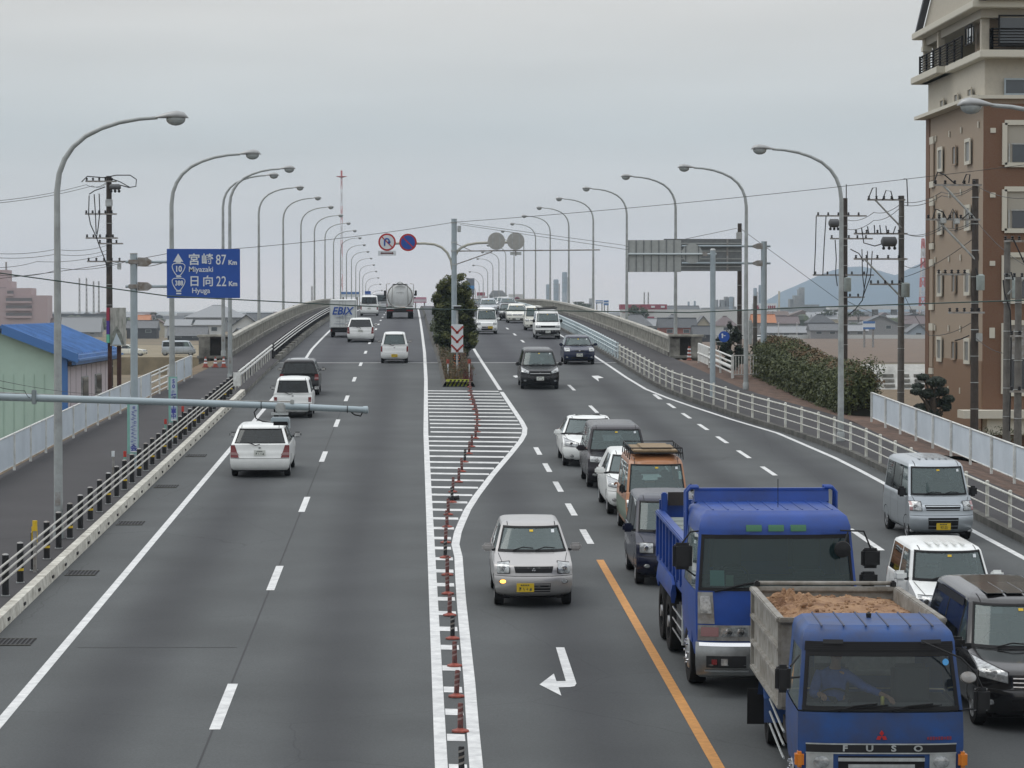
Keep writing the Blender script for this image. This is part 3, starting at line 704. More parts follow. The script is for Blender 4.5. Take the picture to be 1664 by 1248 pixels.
    if c.get('emblem', 1):
        g = MB(); X_ = Matrix.Translation(s.P('front', 0, c.get('ez', (gz0 + gz1) / 2), .02))
        if c['emblem'] == 'dia' if c.get('emblem') else False: diamonds(g, X_, .045, M_CHROME)
        else: g.lathe([(.045, 0), (.045, .008), (.03, .012)], M_CHROME, 12, X_ @ Matrix.Rotation(RAD(90), 4, 'X') @ Matrix.Diagonal((1, .65, 1, 1)))
        g.build('emblem', t)
        g = MB(); X_ = Matrix.Translation(s.P('rear', 0, max(rpz + .15, .85), .01)); g.lathe([(.04, 0), (.04, .012)], M_CHROME, 12, X_ @ Matrix.Rotation(RAD(-90), 4, 'X') @ Matrix.Diagonal((1, .6, 1, 1))); g.build('emblem', t)
    if c.get('roofglass'):
        for i in (-1, 0, 1): g = MB(); g.box((i * .29, .15, H + .002), (.26, 1.3, .006), G_BLDG); g.build('roof_glass', t)
    rib = c.get('ribs')
    if rib:
        g = MB()
        for i in range(-2, 3): g.box((i * (Wd - ti - .3) * .42, .15, H + .001), (.045, L - fw - bt - 1.2, .010), pm, bev=.004)
        g.build('roof_rib', t, 40)
    if c.get('visor'):
        for face in ('left', 'right'):
            g = MB(); u0 = -L / 2 + fw + .5; s.patch(g, face, [(u0, zt - .09), (L / 2 - bt - .4, zt - .09), (L / 2 - bt - .4, zt + .01), (u0 + .05, zt + .01)], .03, M_BLACKP, 8, 1)
            g.build('door_visor', t)
    body.build('body', t, 38)
    # dark underside frame
    u = MB(); u.box((0, 0, .21), (Wd * 1.5, L * .86, .06), M_DARK); u.build('underbody', t)
    return t, s
def diamonds(mb, X, r, m_):
    for a in (90, 210, 330):
        d = Vector((cos(RAD(a)), sin(RAD(a)))); n = Vector((-d.y, d.x)) * r * .36
        pts = [(0, 0), (d * r * .5 + n)[:], (d * r)[:], (d * r * .5 - n)[:]]
        mb.prism(pts, 'Y', -.006, .0, m_, X)
def spec(base, **k):
    d = dict(base); d.update(k); return d
P_WHITE = paint('white_car_paint', (.80, .82, .80)); P_CREAM = paint('cream_white_car_paint', (.74, .74, .66)); P_SILVER = mat('silver_car_paint', (.42, .43, .44), .32, .55, noise=.05, nscale=2, coat=.6)
P_SILVERB = mat('blue_silver_car_paint', (.40, .44, .47), .32, .55, noise=.05, nscale=2, coat=.6)
P_SILVERW = mat('warm_silver_car_paint', (.42, .41, .40), .34, .5, noise=.06, nscale=2, coat=.6)
P_BLACK = mat('black_car_paint', (.008, .008, .009), .15, 0, noise=.06, coat=.5); P_BLACKV = paint('violet_black_car_paint', (.013, .011, .016), rough=.2); P_DGREY = paint('dark_grey_car_paint', (.012, .0125, .014), rough=.22)
P_NAVY = paint('navy_car_paint', (.006, .009, .028), rough=.22); P_DBLUE = paint('dark_blue_car_paint', (.010, .016, .045), rough=.2)
P_ORNG = paint('orange_car_paint', (.36, .155, .065), rough=.45); P_GREEN = paint('dull_green_car_paint', (.11, .16, .10), rough=.5)
P_TRUCK = mat('truck_blue_paint', (.011, .060, .30), .42, 0, noise=.14, nscale=1.6, coat=.08, spec=.38, dirt=(.016, .046, .19))
P_TRUCK2 = mat('faded_truck_blue_paint', (.012, .058, .20), .5, 0, noise=.26, nscale=2.2, coat=.05, spec=.35, dirt=(.032, .052, .125))
KEI = dict(tumble=.13, fcr=.27, L=3.395, W=1.475, H=1.51, hn=.80, belt=.98, zt=1.40, cowl=.66, wt=1.28, bt=.38, paint=P_SILVERW, wins=[('A', 1.78, 1.45, 1.80), (1.86, 2.72, 1.88, 2.66)], wr=.27, fo=.60, ro=.45, plate=M_PLATEY)
WAG = dict(tumble=.15, fcr=.34, p=2.8, L=4.4, W=1.695, H=1.52, hn=.78, belt=.98, zt=1.42, cowl=1.0, wt=1.72, bt=.42, bb=.06, paint=P_WHITE, wins=[('A', 2.35, 2.0, 2.38), (2.43, 3.2, 2.45, 3.15), (3.27, 'D', 3.22, 'D')], wr=.30, fo=.82, ro=.78)
MINI = dict(tumble=.16, fcr=.28, L=4.6, W=1.695, H=1.8, hn=.88, belt=1.06, zt=1.66, cowl=.72, wt=1.25, bt=.22, bb=.04, paint=P_BLACK, wins=[('A', 1.95, 1.5, 1.98), (2.04, 3.1, 2.06, 3.08), (3.16, 'D', 3.14, 'D')], wr=.31, fo=.80, ro=.85)
VAN = dict(L=3.395, W=1.475, H=1.82, hn=.84, belt=1.04, zt=1.66, cowl=.36, wt=.68, bt=.10, bb=.02, paint=P_SILVERB, wins=[('A', 1.35, .98, 1.37), (1.43, 2.3, 1.45, 2.3), (2.37, 'D', 2.37, 'D')], wr=.27, fo=.62, ro=.5, plate=M_PLATEY, tumble=.07)
SEDAN = dict(tumble=.21, fcr=.46, p=2.5, rcr=.3, L=4.5, W=1.75, H=1.45, hn=.74, belt=.93, zt=1.36, cowl=1.15, wt=1.95, bt=1.2, bb=.12, trunk=.55, paint=P_WHITE, wins=[('A', 2.45, 2.25, 2.48), (2.53, 3.35, 2.55, 3.1)], wr=.32, fo=.85, ro=.95)
HATCH = dict(tumble=.17, fcr=.38, p=2.7, L=3.75, W=1.66, H=1.5, hn=.78, belt=.97, zt=1.38, cowl=.88, wt=1.5, bt=.35, paint=P_NAVY, wins=[('A', 2.1, 1.75, 2.12), (2.18, 3.0, 2.2, 2.9)], wr=.29, fo=.68, ro=.5)
def gx(px, py):
    x, d = gp(px, py); return x, d
def put(name, label, cat, cx, by, c, group=None, away=False, D=None, yaw=0):
    """front face centre at pixel cx, tyre contact row by (measured on the photograph); returns the thing"""
    f = 1.0
    x, d = gp(cx, by)
    if D: d = D; x = at(cx, by, D).x
    near = c['fo'] - .2 if not away else c['ro'] - .2
    y = d - near + c['L'] / 2
    return car(name, label, cat, None, y, x, c, group, yaw, away)
GL, GR, GQ = 'cars driving away on the left carriageway', 'cars driving towards the camera on the right carriageway', 'queue of stopped vehicles in the right carriageway'
# --- right carriageway, facing the camera
put('small_hatchback', 'silver small hatchback with lit amber indicator alone in the turning lane', 'car', 866, 984, spec(KEI, H=1.50, hn=.80, hl=(.62, .92, .66, .85), hslant=-.03, grille=(.50, .665, .78), grillem=M_BLACKP, bars=0, barm=M_BLACK, emblem='dia', ez=.725, intake=(.42, .31, .47), ibars=3, px=-.16, pz=.40, blink=1, fog=(.50, .78), fcr=.24), GR)
put('micro_van', 'silver micro van with yellow plate in the outermost lane beside the guard pipe', 'van', 1524, 878, spec(VAN, paint=P_SILVERB, hl=(.66, .985, .72, .91), ind=M_TAILW, grille=(.56, .72, .84), bars=2, barm=P_SILVERB, intake=(.46, .30, .56), ibars=2, pz=.37, px=.0, num='97-25', ribs=1, mirm=M_BLACKP, emblem=0, mir=(.17, .2, .1), fog=(.25, .9)), GR, yaw=RAD(1.6))
put('small_four_wheel_drive', 'white boxy small four-wheel drive behind the black minivan', 'car', 0, 0, spec(KEI, H=1.70, hn=.90, belt=1.10, zt=1.60, cowl=.95, wt=1.25, bt=.12, tumble=.09, paint=P_WHITE, hl=(.62, .95, .72, .88), grille=(.5, .70, .88), wr=.33, wins=[('A', 2.1, 1.5, 2.12), (2.2, 'D', 2.2, 'D')], ribs=1, bpillar=P_WHITE, seatm=M_SEAT, plate=M_PLATEY, mir=(.2, .15, .11)), GQ) if 0 else None
car('small_four_wheel_drive', 'white boxy small four-wheel drive between silver micro van and black minivan', 'car', 0, 47.0, 9.28, spec(KEI, H=1.64, hn=.88, belt=1.06, zt=1.54, cowl=.95, wt=1.25, bt=.12, tumble=.09, paint=P_WHITE, hl=(.62, .95, .74, .90), grille=(.5, .70, .88), wr=.33, wins=[('A', 2.1, 1.5, 2.12), (2.2, 'D', 2.2, 'D')], ribs=1, bpillar=P_WHITE, seatm=M_SEAT, mir=(.2, .15, .11)), GQ)
car('minivan', 'glossy black minivan cut by the right edge of the photo beside the dirt truck', 'minivan', 0, 40.1, 8.88, spec(MINI, H=1.75, hn=.86, belt=1.04, zt=1.62, tumble=.13, cowl=1.0, wt=1.5, gfront=G_CLEAR, hl=(.56, .97, .70, .84), hslant=.13, grille=(.50, .62, .80), bars=3, intake=(.5, .32, .46), fog=(.42, .82), visor=1, roofglass=1, pillarmat=P_BLACK, seatm=M_SEATG, plate=M_PLATEW, pz=.50, fcr=.36), GQ)
put('compact_van', 'navy blue tall kei wagon with cross-barred headlights just behind the large blue truck', 'van', 1092, 950, spec(VAN, L=3.395, H=1.72, hn=.86, belt=1.03, zt=1.60, cowl=.62, wt=1.1, paint=P_NAVY, hl=(.56, .90, .68, .86), grille=(.45, .68, .84), lowtrim=0, fog=(.42, .72), wr=.28, mir=(.2, .15, .11), emblem=1), GQ)
ov, osf = put('kei_van', 'orange and dull green kei van with a roof rack in the queue', 'van', 1068, 873, spec(VAN, H=1.86, paint=P_ORNG, pillarmat=P_ORNG, grear=G_CLEAR, gdark=G_CLEAR, hn=.86, seatm=M_SEAT, mirm=M_BLACKP, handle=M_BLACKP, bpillar=P_ORNG, mir=(.12, .18, .1)), GQ)
g = MB()
for face in ('left', 'right'): osf.patch(g, face, [(-1.45, .24), (1.55, .24), (1.55, .80), (-1.45, .86)], .004, P_GREEN, 10, 4)
g.build('side_panel', ov, 40, 'dull green lower side panel')
g = MB(); Wd = .60; Hh = 1.88
for z in (.05, .17):
    g.tube([(-Wd, -.95, Hh + z), (Wd, -.95, Hh + z), (Wd, 1.15, Hh + z), (-Wd, 1.15, Hh + z), (-Wd, -.95, Hh + z)], .016, M_BLACKP, 6)
for k in range(8): g.tube([(-Wd, -.95 + k * .3, Hh + .05), (Wd, -.95 + k * .3, Hh + .05)], .013, M_BLACKP, 5)
for k in range(5):
    for sx in (-1, 1): g.tube([(sx * (Wd + .03), -.95 + k * .525, Hh - .1), (sx * Wd, -.95 + k * .525, Hh + .17)], .014, M_BLACKP, 5)
g.build('roof_rack', ov); g = MB(); g.box((0, .1, 1.96), (1.05, 1.8, .05), mat('brown_load_board', (.26, .19, .11), .8, noise=.4, nscale=6, stretch=(1, 6, 1)), bev=.02); g.box((.05, .2, 2.0), (.7, 1.5, .04), MATS['brown_load_board'], bev=.015); g.build('rack_load', ov)
tt, s_ = put('hatchback', 'white hatchback between the black boxy minivan and the orange van', 'car', 1041, 836, spec(HATCH, paint=P_WHITE, W=1.69, H=1.5, L=4.1, hn=.80, cowl=.95, wt=1.65, hl=(.55, .97, .68, .82), hslant=.10, mir=(.24, .15, .12)), GQ)
tt, s_ = put('boxy_minivan', 'violet-black boxy minivan queued behind the white hatchback', 'minivan', 1003, 792, spec(MINI, L=4.1, W=1.69, H=1.70, tumble=.12, belt=1.0, zt=1.57, hn=.86, cowl=.72, wt=1.05, paint=P_BLACKV, gfront=G_CLEAR, hl=(.50, .92, .74, .87), hslant=.02, grille=(.45, .76, .86), bars=1, barm=M_BLACKP, pz=.47, ribs=0, fcr=.16, intake=(.6, .29, .40), mir=(.24, .13, .12)), GQ)
put('sedan', 'white sedan with chrome grille at the tail of the near queue', 'car', 962, 757, spec(SEDAN, W=1.775, H=1.41, zt=1.32, belt=.90, hn=.74, hl=(.50, .95, .60, .72), hslant=.10, grille=(.34, .56, .74), bars=3, intake=(.28, .28, .38), fog=(.34, .70), mir=(.22, .14, .12), visor=1), GQ)
put('grey_minivan', 'dark grey minivan with chrome grille bar passing the joint in the inner lane', 'minivan', 877, 632, spec(MINI, W=1.72, H=1.77, hn=.84, belt=1.03, zt=1.63, cowl=.95, wt=1.45, paint=P_DGREY, gfront=G_CLEAR, hl=(.58, .96, .72, .82), hslant=.14, grille=(.55, .62, .82), bars=1, pz=.50, intake=(.55, .3, .4)), GR)
put('hatchback', 'dark blue hatchback with round headlights near the bridge joint', 'car', 941, 592, spec(HATCH, paint=P_DBLUE, hl=(.62, .95, .70, .88), grille=(.3, .70, .76), emblem=1, pz=.52, bars=0, barm=P_DBLUE), GR)
tt, s_ = put('cargo_van', 'white cargo van with black bumper and roof rack coming off the bridge', 'van', 890, 551, spec(VAN, L=4.3, W=1.69, H=1.95, hn=.95, belt=1.15, zt=1.70, cowl=.45, wt=.85, paint=P_WHITE, hl=(.62, .95, .78, .92), grille=(.6, .78, .92), bars=1, barm=M_BLACK, lowtrim=.62, plate=M_PLATEW, pz=.50, wr=.30, mirm=M_BLACKP, emblem=0, mir=(.15, .2, .1), wins=[('A', 1.6, 1.1, 1.62), (1.7, 2.9, 1.7, 2.9), (3.0, 'D', 3.0, 'D')]), GR)
g = MB()
for z in (.05, .14): g.tube([(-.66, -1.3, 1.97 + z), (.66, -1.3, 1.97 + z), (.66, 1.6, 1.97 + z), (-.66, 1.6, 1.97 + z), (-.66, -1.3, 1.97 + z)], .025, M_BLACKP, 5)
for k in range(7): g.tube([(-.66, -1.3 + k * .48, 1.97), (.66, -1.3 + k * .48, 2.02)], .02, M_BLACKP, 5)
g.build('roof_rack', tt)
put('kei_van', 'white kei van partly hidden by the cargo van with the roof rack', 'van', 869, 537, spec(VAN, paint=P_CREAM, intake=(.5, .3, .45)), GR)
put('station_wagon', 'white family car with bright headlights behind the two vans on the bridge', 'car', 841, 525, spec(WAG, W=1.74, H=1.6, paint=P_CREAM, intake=(.5, .3, .4)), GR)
put('hatchback', 'black car following to the left of the white family car on the bridge', 'car', 827, 521, spec(HATCH, paint=P_BLACK), GR)
put('kei_van', 'white kei van with yellow plate in the inner lane beside the median tree', 'van', 791, 543, spec(VAN, paint=P_WHITE, H=1.88, px=.25, pz=.50, grille=(.5, .46, .56), hl=(.62, .95, .70, .82), lowtrim=0), GR)
put('estate_car', 'silver estate car behind the white kei van beside the tree top', 'car', 794, 511, spec(WAG, W=1.75, H=1.6, paint=P_SILVERB, pz=.5), GR)
put('sedan', 'dark sedan half hidden behind the median tree crown', 'car', 776, 508.5, spec(SEDAN, paint=P_DGREY), GR)
for i, (px_, by, pc, lb) in enumerate([(826, 506.5, P_SILVERB, 'silver blue sedan near the crest in the outer lane'), (819, 504, P_WHITE, 'pale wagon following near the bridge crest'), (811, 502.3, P_SILVER, 'grey wagon in the far queue on the crest')]):
    dd = [285, 315, 345][i]; put('distant_car', lb, 'car', px_, 505, spec(WAG, paint=pc, interior=False), GR, D=dd)
# --- left carriageway, seen from behind
put('station_wagon', 'white station wagon nearest on the left carriageway under the detector arm', 'car', 424, 774, spec(WAG, H=1.50, belt=.96, zt=1.38, hn=.76, bb=.06, bt=.50, rcr=.10, W=1.71, tl=(.70, .985, .58, .94, .84), rpz=.72, rsill=.03, mirm=M_BLACKP, grear=G_DARK, rp=.9), GL, away=True)
put('small_four_wheel_drive', 'white boxy four-wheel drive behind the detector arm with yellow plate', 'car', 476, 679, spec(KEI, H=1.54, hn=.84, belt=.97, zt=1.42, cowl=.9, wt=1.2, bt=.16, bb=.04, tumble=.10, paint=P_WHITE, tl=(.80, .95, .62, .80, .80), rpz=.42, wr=.32, rpillar=.86, pillarmat=P_WHITE, mirm=M_BLACKP, wins=[('A', 2.0, 1.5, 2.0), (2.1, 'D', 2.1, 'D')]), GL, away=True)
put('minivan', 'dark minivan with silver roof edge ahead of the white four-wheel drive', 'minivan', 487, 642, spec(MINI, W=1.69, L=3.9, H=1.56, belt=.96, zt=1.43, hn=.8, paint=P_DGREY, pillarmat=P_DGREY, roofmat=P_SILVER, tl=(.78, .985, .68, .94, .80), rpillar=.93, rpz=.62, gdark=G_DARK, mirm=M_BLACKP), GL, away=True)
put('kei_hatchback', 'white tall kei hatchback with yellow plate in the inner left lane', 'car', 641, 590, spec(KEI, H=1.66, hn=.88, belt=1.02, zt=1.54, cowl=.6, wt=1.0, bt=.22, paint=P_WHITE, grear=G_CLEAR, gdark=G_CLEAR, tl=(.88, .99, .62, .92, .88), rpz=.42, rpillar=.84, mirm=M_BLACKP, tlw=False), GL, away=True)
put('station_wagon', 'white wagon with glowing red tail lamp beside the box truck', 'car', 586, 556, spec(WAG, L=4.3, H=1.56, W=1.72, hn=.84, belt=1.0, zt=1.46, cowl=.9, wt=1.4, tl=(.80, .99, .58, 1.0, .86), rpz=.76, gdark=G_DARK, mirm=P_WHITE), GL, away=True)
put('high_roof_van', 'white van ahead of the box truck near the bridge crest', 'van', 600, 513.5, spec(VAN, L=4.4, W=1.69, H=1.95, belt=1.15, zt=1.78, paint=P_WHITE, plate=M_PLATEW, tl=(.84, .98, .6, .9, .84), wr=.3), GL, away=True)
put('minivan', 'grey and white van furthest ahead by the tanker', 'van', 617, 507.5, spec(VAN, L=4.2, W=1.69, H=2.1, belt=1.15, zt=1.8, paint=P_SILVER, plate=M_PLATEW, tl=(.84, .98, .6, .9, .84), wr=.3), GL, away=True)
# --- parked on the left bank
M_ROADGR = mat('gravel_track', (.24, .20, .13), .95, noise=.3, nscale=.5)
bk = MB(); bk.prism([(-140, 0), (-140, 1.0), (-137, 2.2), (-27, 2.2), (-24, 0)], 'Y', 340, 460, M_ROADGR); struct(bk, 'earth_bank')
def parked(name, label, cat, px_, D, c, rz):
    o, s_ = car(name, label, cat, 0, 10, 0, c, 'vehicles parked on the bank'); p = at(px_, 500, D)
    o.matrix_world = Matrix.Translation((p.x, D, 2.21)) @ Matrix.Rotation(rz, 4, 'Z'); return o
parked('parked_van', 'pale silver van parked side-on on the earth bank left of the bridge', 'van', 290, 352, spec(VAN, L=4.4, W=1.69, H=1.95, paint=P_SILVERB, belt=1.15, zt=1.76, plate=M_PLATEW, wr=.31, wins=[('A', 1.5, 1.05, 1.52), (1.6, 2.8, 1.6, 2.8), (2.9, 'D', 2.9, 'D')]), RAD(90))
parked('parked_sedan', 'cream sedan parked side-on on the bank behind the faded signboard', 'car', 210, 350, spec(SEDAN, L=4.6, paint=P_CREAM), RAD(90))
# ---------------------------------------------------------------- trucks
G_REAR = glassmat('rear_cab_glass', (.75, .8, .8), .08)
def cab_shell(t, L, Wd, H, keys, be, zt, pm, glass, name='cab', fcr=.12, pil=.93, roofm=None, sidewin=(.25, .95)):
    s = Surf(L, keys, fcr, .05, 4)
    b = MB(); lo = [k for k in dense(keys, 2) if k <= be + 1e-6]; up = [k for k in dense(keys, 2) if k >= zt - 1e-6]
    for zsx in (lo, up):
        rg = [s.ring(z) for z in zsx]; n = len(rg[0]); vs = [p for r in rg for p in r]
        b.add(vs, [(i * n + j, i * n + (j + 1) % n, (i + 1) * n + (j + 1) % n, (i + 1) * n + j) for i in range(len(rg) - 1) for j in range(n)], pm)
    r = s.ring(keys[-1][0]); b.add(r, [list(range(len(r)))], roofm or pm); r = s.ring(keys[0][0]); b.add(r, [list(range(len(r)))], M_DARK)
    r = [(x * .97, y * .97, be - .05) for x, y, z in s.ring(be)]; b.add(r, [list(range(len(r)))], M_INT)
    fb, bb, wb = s.at(be); ft, bt, wt = s.at(zt)
    for sg in (-1, 1): s.patch(b, 'front', [(sg * wb * pil, be), (sg * wb, be), (sg * wt, zt), (sg * wt * pil, zt)], 0, pm, 4, 4)
    zA, zB = lerp(be, zt, .22), lerp(be, zt, .88); fa = lambda z: lerp(wb, wt, (z - be) / (zt - be)); rw_ = .64 * wb
    s.patch(b, 'rear', [(-wb, be), (wb, be), (fa(zA), zA), (-fa(zA), zA)], 0, pm, 8, 1); s.patch(b, 'rear', [(-fa(zB), zB), (fa(zB), zB), (wt, zt), (-wt, zt)], 0, pm, 8, 1)
    for sg in (-1, 1): s.patch(b, 'rear', [(sg * rw_, zA), (sg * fa(zA), zA), (sg * fa(zB), zB), (sg * rw_, zB)], 0, pm, 3, 2)
    g = MB(); s.patch(g, 'rear', [(-rw_, zA), (rw_, zA), (rw_, zB), (-rw_, zB)], -.003, G_REAR, 4, 2); g.build('rear_window', t)
    a, c = sidewin
    for face in ('left', 'right'):
        s.patch(b, face, [(fb + fcr, be), (fb + fcr + .06, be), (ft + fcr + .06, zt), (ft + fcr, zt)], 0, pm, 1, 4)
        s.patch(b, face, [(-L / 2 + c * L * .8, be), (bb - .05, be), (bt - .05, zt), (-L / 2 + c * L * .8, zt)], 0, pm, 2, 4)
        g = MB(); s.patch(g, face, [(fb + fcr + .06, be), (-L / 2 + c * L * .8, be), (-L / 2 + c * L * .8, zt), (ft + fcr + .06, zt)], -.004, G_CLEAR, 3, 3); g.build('side_window', t)
    g = MB(); s.patch(g, 'front', [(-wb * pil, be), (wb * pil, be), (wt * pil, zt), (-wt * pil, zt)], -.003, glass, 12, 5); ws = g.build('windscreen', t, 50)
    e = MB(); q = wb * pil; p_ = wt * pil
    for Q in ([(-q, be), (q, be), (q, be + .05), (-q, be + .05)], [(-p_, zt - .05), (p_, zt - .05), (p_, zt + .01), (-p_, zt + .01)], [(-q, be), (-q + .045, be), (-p_ + .045, zt), (-p_, zt)], [(q - .045, be), (q, be), (p_, zt), (p_ - .045, zt)]): s.patch(e, 'front', Q, .008, M_BLACK, 10, 4)
    e.build('window_seal', ws)
    return b, s, ws
def tall_mirror(parent, x, y, z0, z1, w=.22, arm=None, name='mirror', from_x=None):
    m_ = MB(); m_.box((x, y, (z0 + z1) / 2), (w, .12, z1 - z0), M_BLACKP, bev=.05)
    if arm: 
        for a in arm: m_.tube(a, .014, M_BLACKP, 6)
    o = m_.build('mirror', parent, 40); g = MB(); g.box((x, y + .062, (z0 + z1) / 2), (w * .8, .006, (z1 - z0) * .85), M_CHROME); g.build('mirror_glass', o)
def truck_wheel(parent, x, y, r=.5, w=.28, dual=False):
    sg = 1 if x > 0 else -1; X = Matrix.Translation((x, y, r)) @ Matrix.Rotation(RAD(90) * sg, 4, 'Y')
    t = MB(); t.lathe([(r * .55, -w), (r * .94, -w), (r, -w + .04), (r, -.04), (r * .95, 0), (r * .6, .0), (r * .58, -.03)], M_TYRE, 28, X); o = t.build('wheel', parent, 40)
    q = MB(); q.lathe([(r * .58, -.03), (r * .5, -.10 if dual else .0), (r * .22, -.10 if dual else .03), (r * .2, .01), (.01, .01)], M_ALU, 20, X)
    for k in range(8): q.lathe([(.018, -.1), (.018, .05 if not dual else -.06)], M_CHROME, 6, X @ Matrix.Translation((r * .36 * cos(k * pi / 4), r * .36 * sin(k * pi / 4), 0)))
    q.build('rim', o, 40)
# === large blue dump truck
TX, TD = 5.53, 40.9                     # centre line, front face
bt_ = thing('dump_truck', 'large bright blue dump truck with chrome bumper waiting behind the dirt truck', 'truck', (TX, TD, zr(TD)), GQ, 0, SL)
off = Matrix.Translation((0, 1.15, 0))
K = [(.55, .10, 0, 1.16), (.75, .02, 0, 1.20), (.95, .0, 0, 1.22), (1.3, .0, 0, 1.235), (1.62, .03, 0, 1.235), (2.45, .20, 0, 1.17), (2.58, .22, 0, 1.16), (2.72, .32, .05, 1.12), (2.80, .50, .2, 1.02)]
cab = thing('x', None, None) if 0 else None
b, s, ws = cab_shell(bt_, 2.3, 1.24, 2.8, K, 1.62, 2.45, P_TRUCK, glassmat('truck_glass', (.34, .50, .48), .16, dif=(.08, .15, .15)), pil=.965)
def sh(o, v):
    for ob in o: ob.location = v
b.box((0, 0, 1.66), (2.3, .5, .1), M_INT)
cabo = b.build('cab', bt_, 40)
for ch in [o for o in bt_.children]: ch.location.y += 1.15
def C(mb, name, parent=None, sm=40, label=None, y=1.15):
    o = mb.build(name, parent or bt_, sm, label); 
    if (parent or bt_) == bt_: o.location.y += y
    return o
g = MB()
for i in range(9): g.box((-.92 + i * .23, .12, 2.795), (.05, 1.35, .03), P_TRUCK, bev=.012)
C(g, 'roof_rib')
for i in (-1, 0, 1):
    g = MB(); s.patch(g, 'front', [(-.12 + i * .34 + .0, 2.51), (.12 + i * .34, 2.51), (.12 + i * .34, 2.60), (-.12 + i * .34, 2.60)], .02, mat('green_marker_lens', (.015, .13, .05), .25, coat=.5), 3, 2); C(g, 'marker_lamp')
for sx in (-.55, .85): g = MB(); s.patch(g, 'front', [(sx - .14, 2.475), (sx + .14, 2.475), (sx + .14, 2.50), (sx - .14, 2.50)], .04, P_TRUCK, 2, 1); C(g, 'grab_handle')
for sg in (-1, 1):
    g = MB()
    s.patch(g, 'front', [(sg * .95, 1.12), (sg * 1.2, 1.12), (sg * 1.2, 1.60), (sg * .98, 1.60)], .012, M_GALVD, 4, 4)
    s.patch(g, 'front', [(sg * .99, 1.28), (sg * 1.16, 1.28), (sg * 1.16, 1.54), (sg * 1.02, 1.54)], .03, M_HEAD, 3, 3)
    C(g, 'corner_trim')
g = MB(); s.patch(g, 'front', [(-1.2, .86), (1.2, .86), (1.2, 1.10), (-1.2, 1.10)], .010, M_GALVD, 16, 2); C(g, 'lower_grille')
g = MB(); s.patch(g, 'front', [(-.28, .92), (.28, .92), (.28, 1.04), (-.28, 1.04)], .02, M_BLACKP, 6, 2)
for z in (.94, .98, 1.02): s.patch(g, 'front', [(-.26, z - .008), (.26, z - .008), (.26, z + .008), (-.26, z + .008)], .03, M_CHROME, 5, 1)
s.patch(g, 'front', [(-.34, 1.17), (.34, 1.17), (.34, 1.26), (-.34, 1.26)], .01, M_BLACKP, 6, 2); C(g, 'grille')
for sg in (-1, 1):
    g = MB(); s.patch(g, 'front', [(sg * .45, .93), (sg * .86, .93), (sg * .86, 1.07), (sg * .45, 1.07)], .022, M_HEAD, 5, 3)
    for xx in (.56, .74): g.lathe([(.055, 0), (.055, .012), (.03, .016)], M_CHROME, 14, Matrix.Translation(s.P('front', sg * xx, 1.0, .024)) @ Matrix.Rotation(RAD(90), 4, 'X'))
    C(g, 'headlight')
    g = MB(); s.patch(g, 'front', [(sg * .89, .93), (sg * 1.15, .93), (sg * 1.15, 1.07), (sg * .89, 1.07)], .022, M_TAILW, 3, 2); C(g, 'indicator')
g = MB(); b2 = Surf(2.3, [(.28, .10, 0, 1.15), (.34, -.04, 0, 1.22), (.5, -.08, 0, 1.24), (.74, -.07, 0, 1.24), (.84, -.02, 0, 1.23)], .15, .05, 5)
vs = []; rg = [b2.ring(z)[0:16] for z in (.28, .34, .5, .62, .74, .84)]
for r in rg: vs += r
g.add(vs, [(i * 16 + j, i * 16 + j + 1, (i + 1) * 16 + j + 1, (i + 1) * 16 + j) for i in range(5) for j in range(15)], mat('brushed_bumper', (.26, .27, .27), .3, .8, noise=.2))
for sg in (-1, 1):
    b2.patch(g, 'front', [(sg * .48, .46), (sg * 1.08, .46), (sg * 1.08, .64), (sg * .48, .64)], .006, M_BLACKP, 5, 2)
    b2.patch(g, 'front', [(sg * .76, .50), (sg * .86, .50), (sg * .86, .60), (sg * .76, .60)], .02, M_HEAD, 2, 2); b2.patch(g, 'front', [(sg * .92, .51), (sg * 1.0, .51), (sg * 1.0, .59), (sg * .92, .59)], .02, M_TAIL, 2, 2)
    b2.patch(g, 'front', [(sg * .44, .40), (sg * 1.1, .40), (sg * 1.1, .43), (sg * .44, .43)], .02, M_CHROME, 5, 1)
b2.patch(g, 'front', [(-1.18, .78), (1.18, .78), (1.18, .83), (-1.18, .83)], .012, M_CHROME, 14, 1)
C(g, 'bumper')
g = MB(); plate(g, Matrix.Translation((0, -1.25, .50)), mat('green_plate', (.02, .13, .06), .5)); C(g, 'license_plate')
g = MB()
for x0, x1 in ((-.95, -.15), (-.1, .7)): g.tube([s.P('front', x0, 1.61, .03), s.P('front', lerp(x0, x1, .6), 1.72, .06), s.P('front', x1, 1.76, .05)], .017, M_BLACK, 5)
C(g, 'wiper', None)
g = MB(); s.patch(g, 'front', [(-1.02, 1.70), (-.80, 1.70), (-.80, 1.93), (-1.02, 1.93)], -.03, mat('paper_note', (.45, .62, .60), .8), 2, 2); s.patch(g, 'front', [(-.78, 1.70), (-.66, 1.70), (-.66, 1.86), (-.78, 1.86)], -.03, mat('card_note', (.34, .36, .27), .8), 2, 2)
C(g, 'windscreen_card')
for x in (-.62, .62):
    g = MB(); g.box((x, .1, 1.75), (.5, .5, .15), M_SEAT, bev=.05); g.box((x, .38, 2.05), (.5, .15, .6), M_SEAT, bev=.06); C(g, 'seat')
g = MB(); g.tube([(-.62 + .24 * cos(a), -.65 + .12 * sin(a), 1.78 + .18 * sin(a)) for a in [i * pi / 8 for i in range(17)]], .018, M_BLACKP, 6); C(g, 'steering_wheel')
tall_mirror(bt_, -1.42, .32, 1.92, 2.33, .30, [[(-1.42, .32, 2.33), (-1.3, .3, 2.5), (-1.16, .4, 2.5)], [(-1.4, .32, 1.95), (-1.2, .4, 1.8)]])
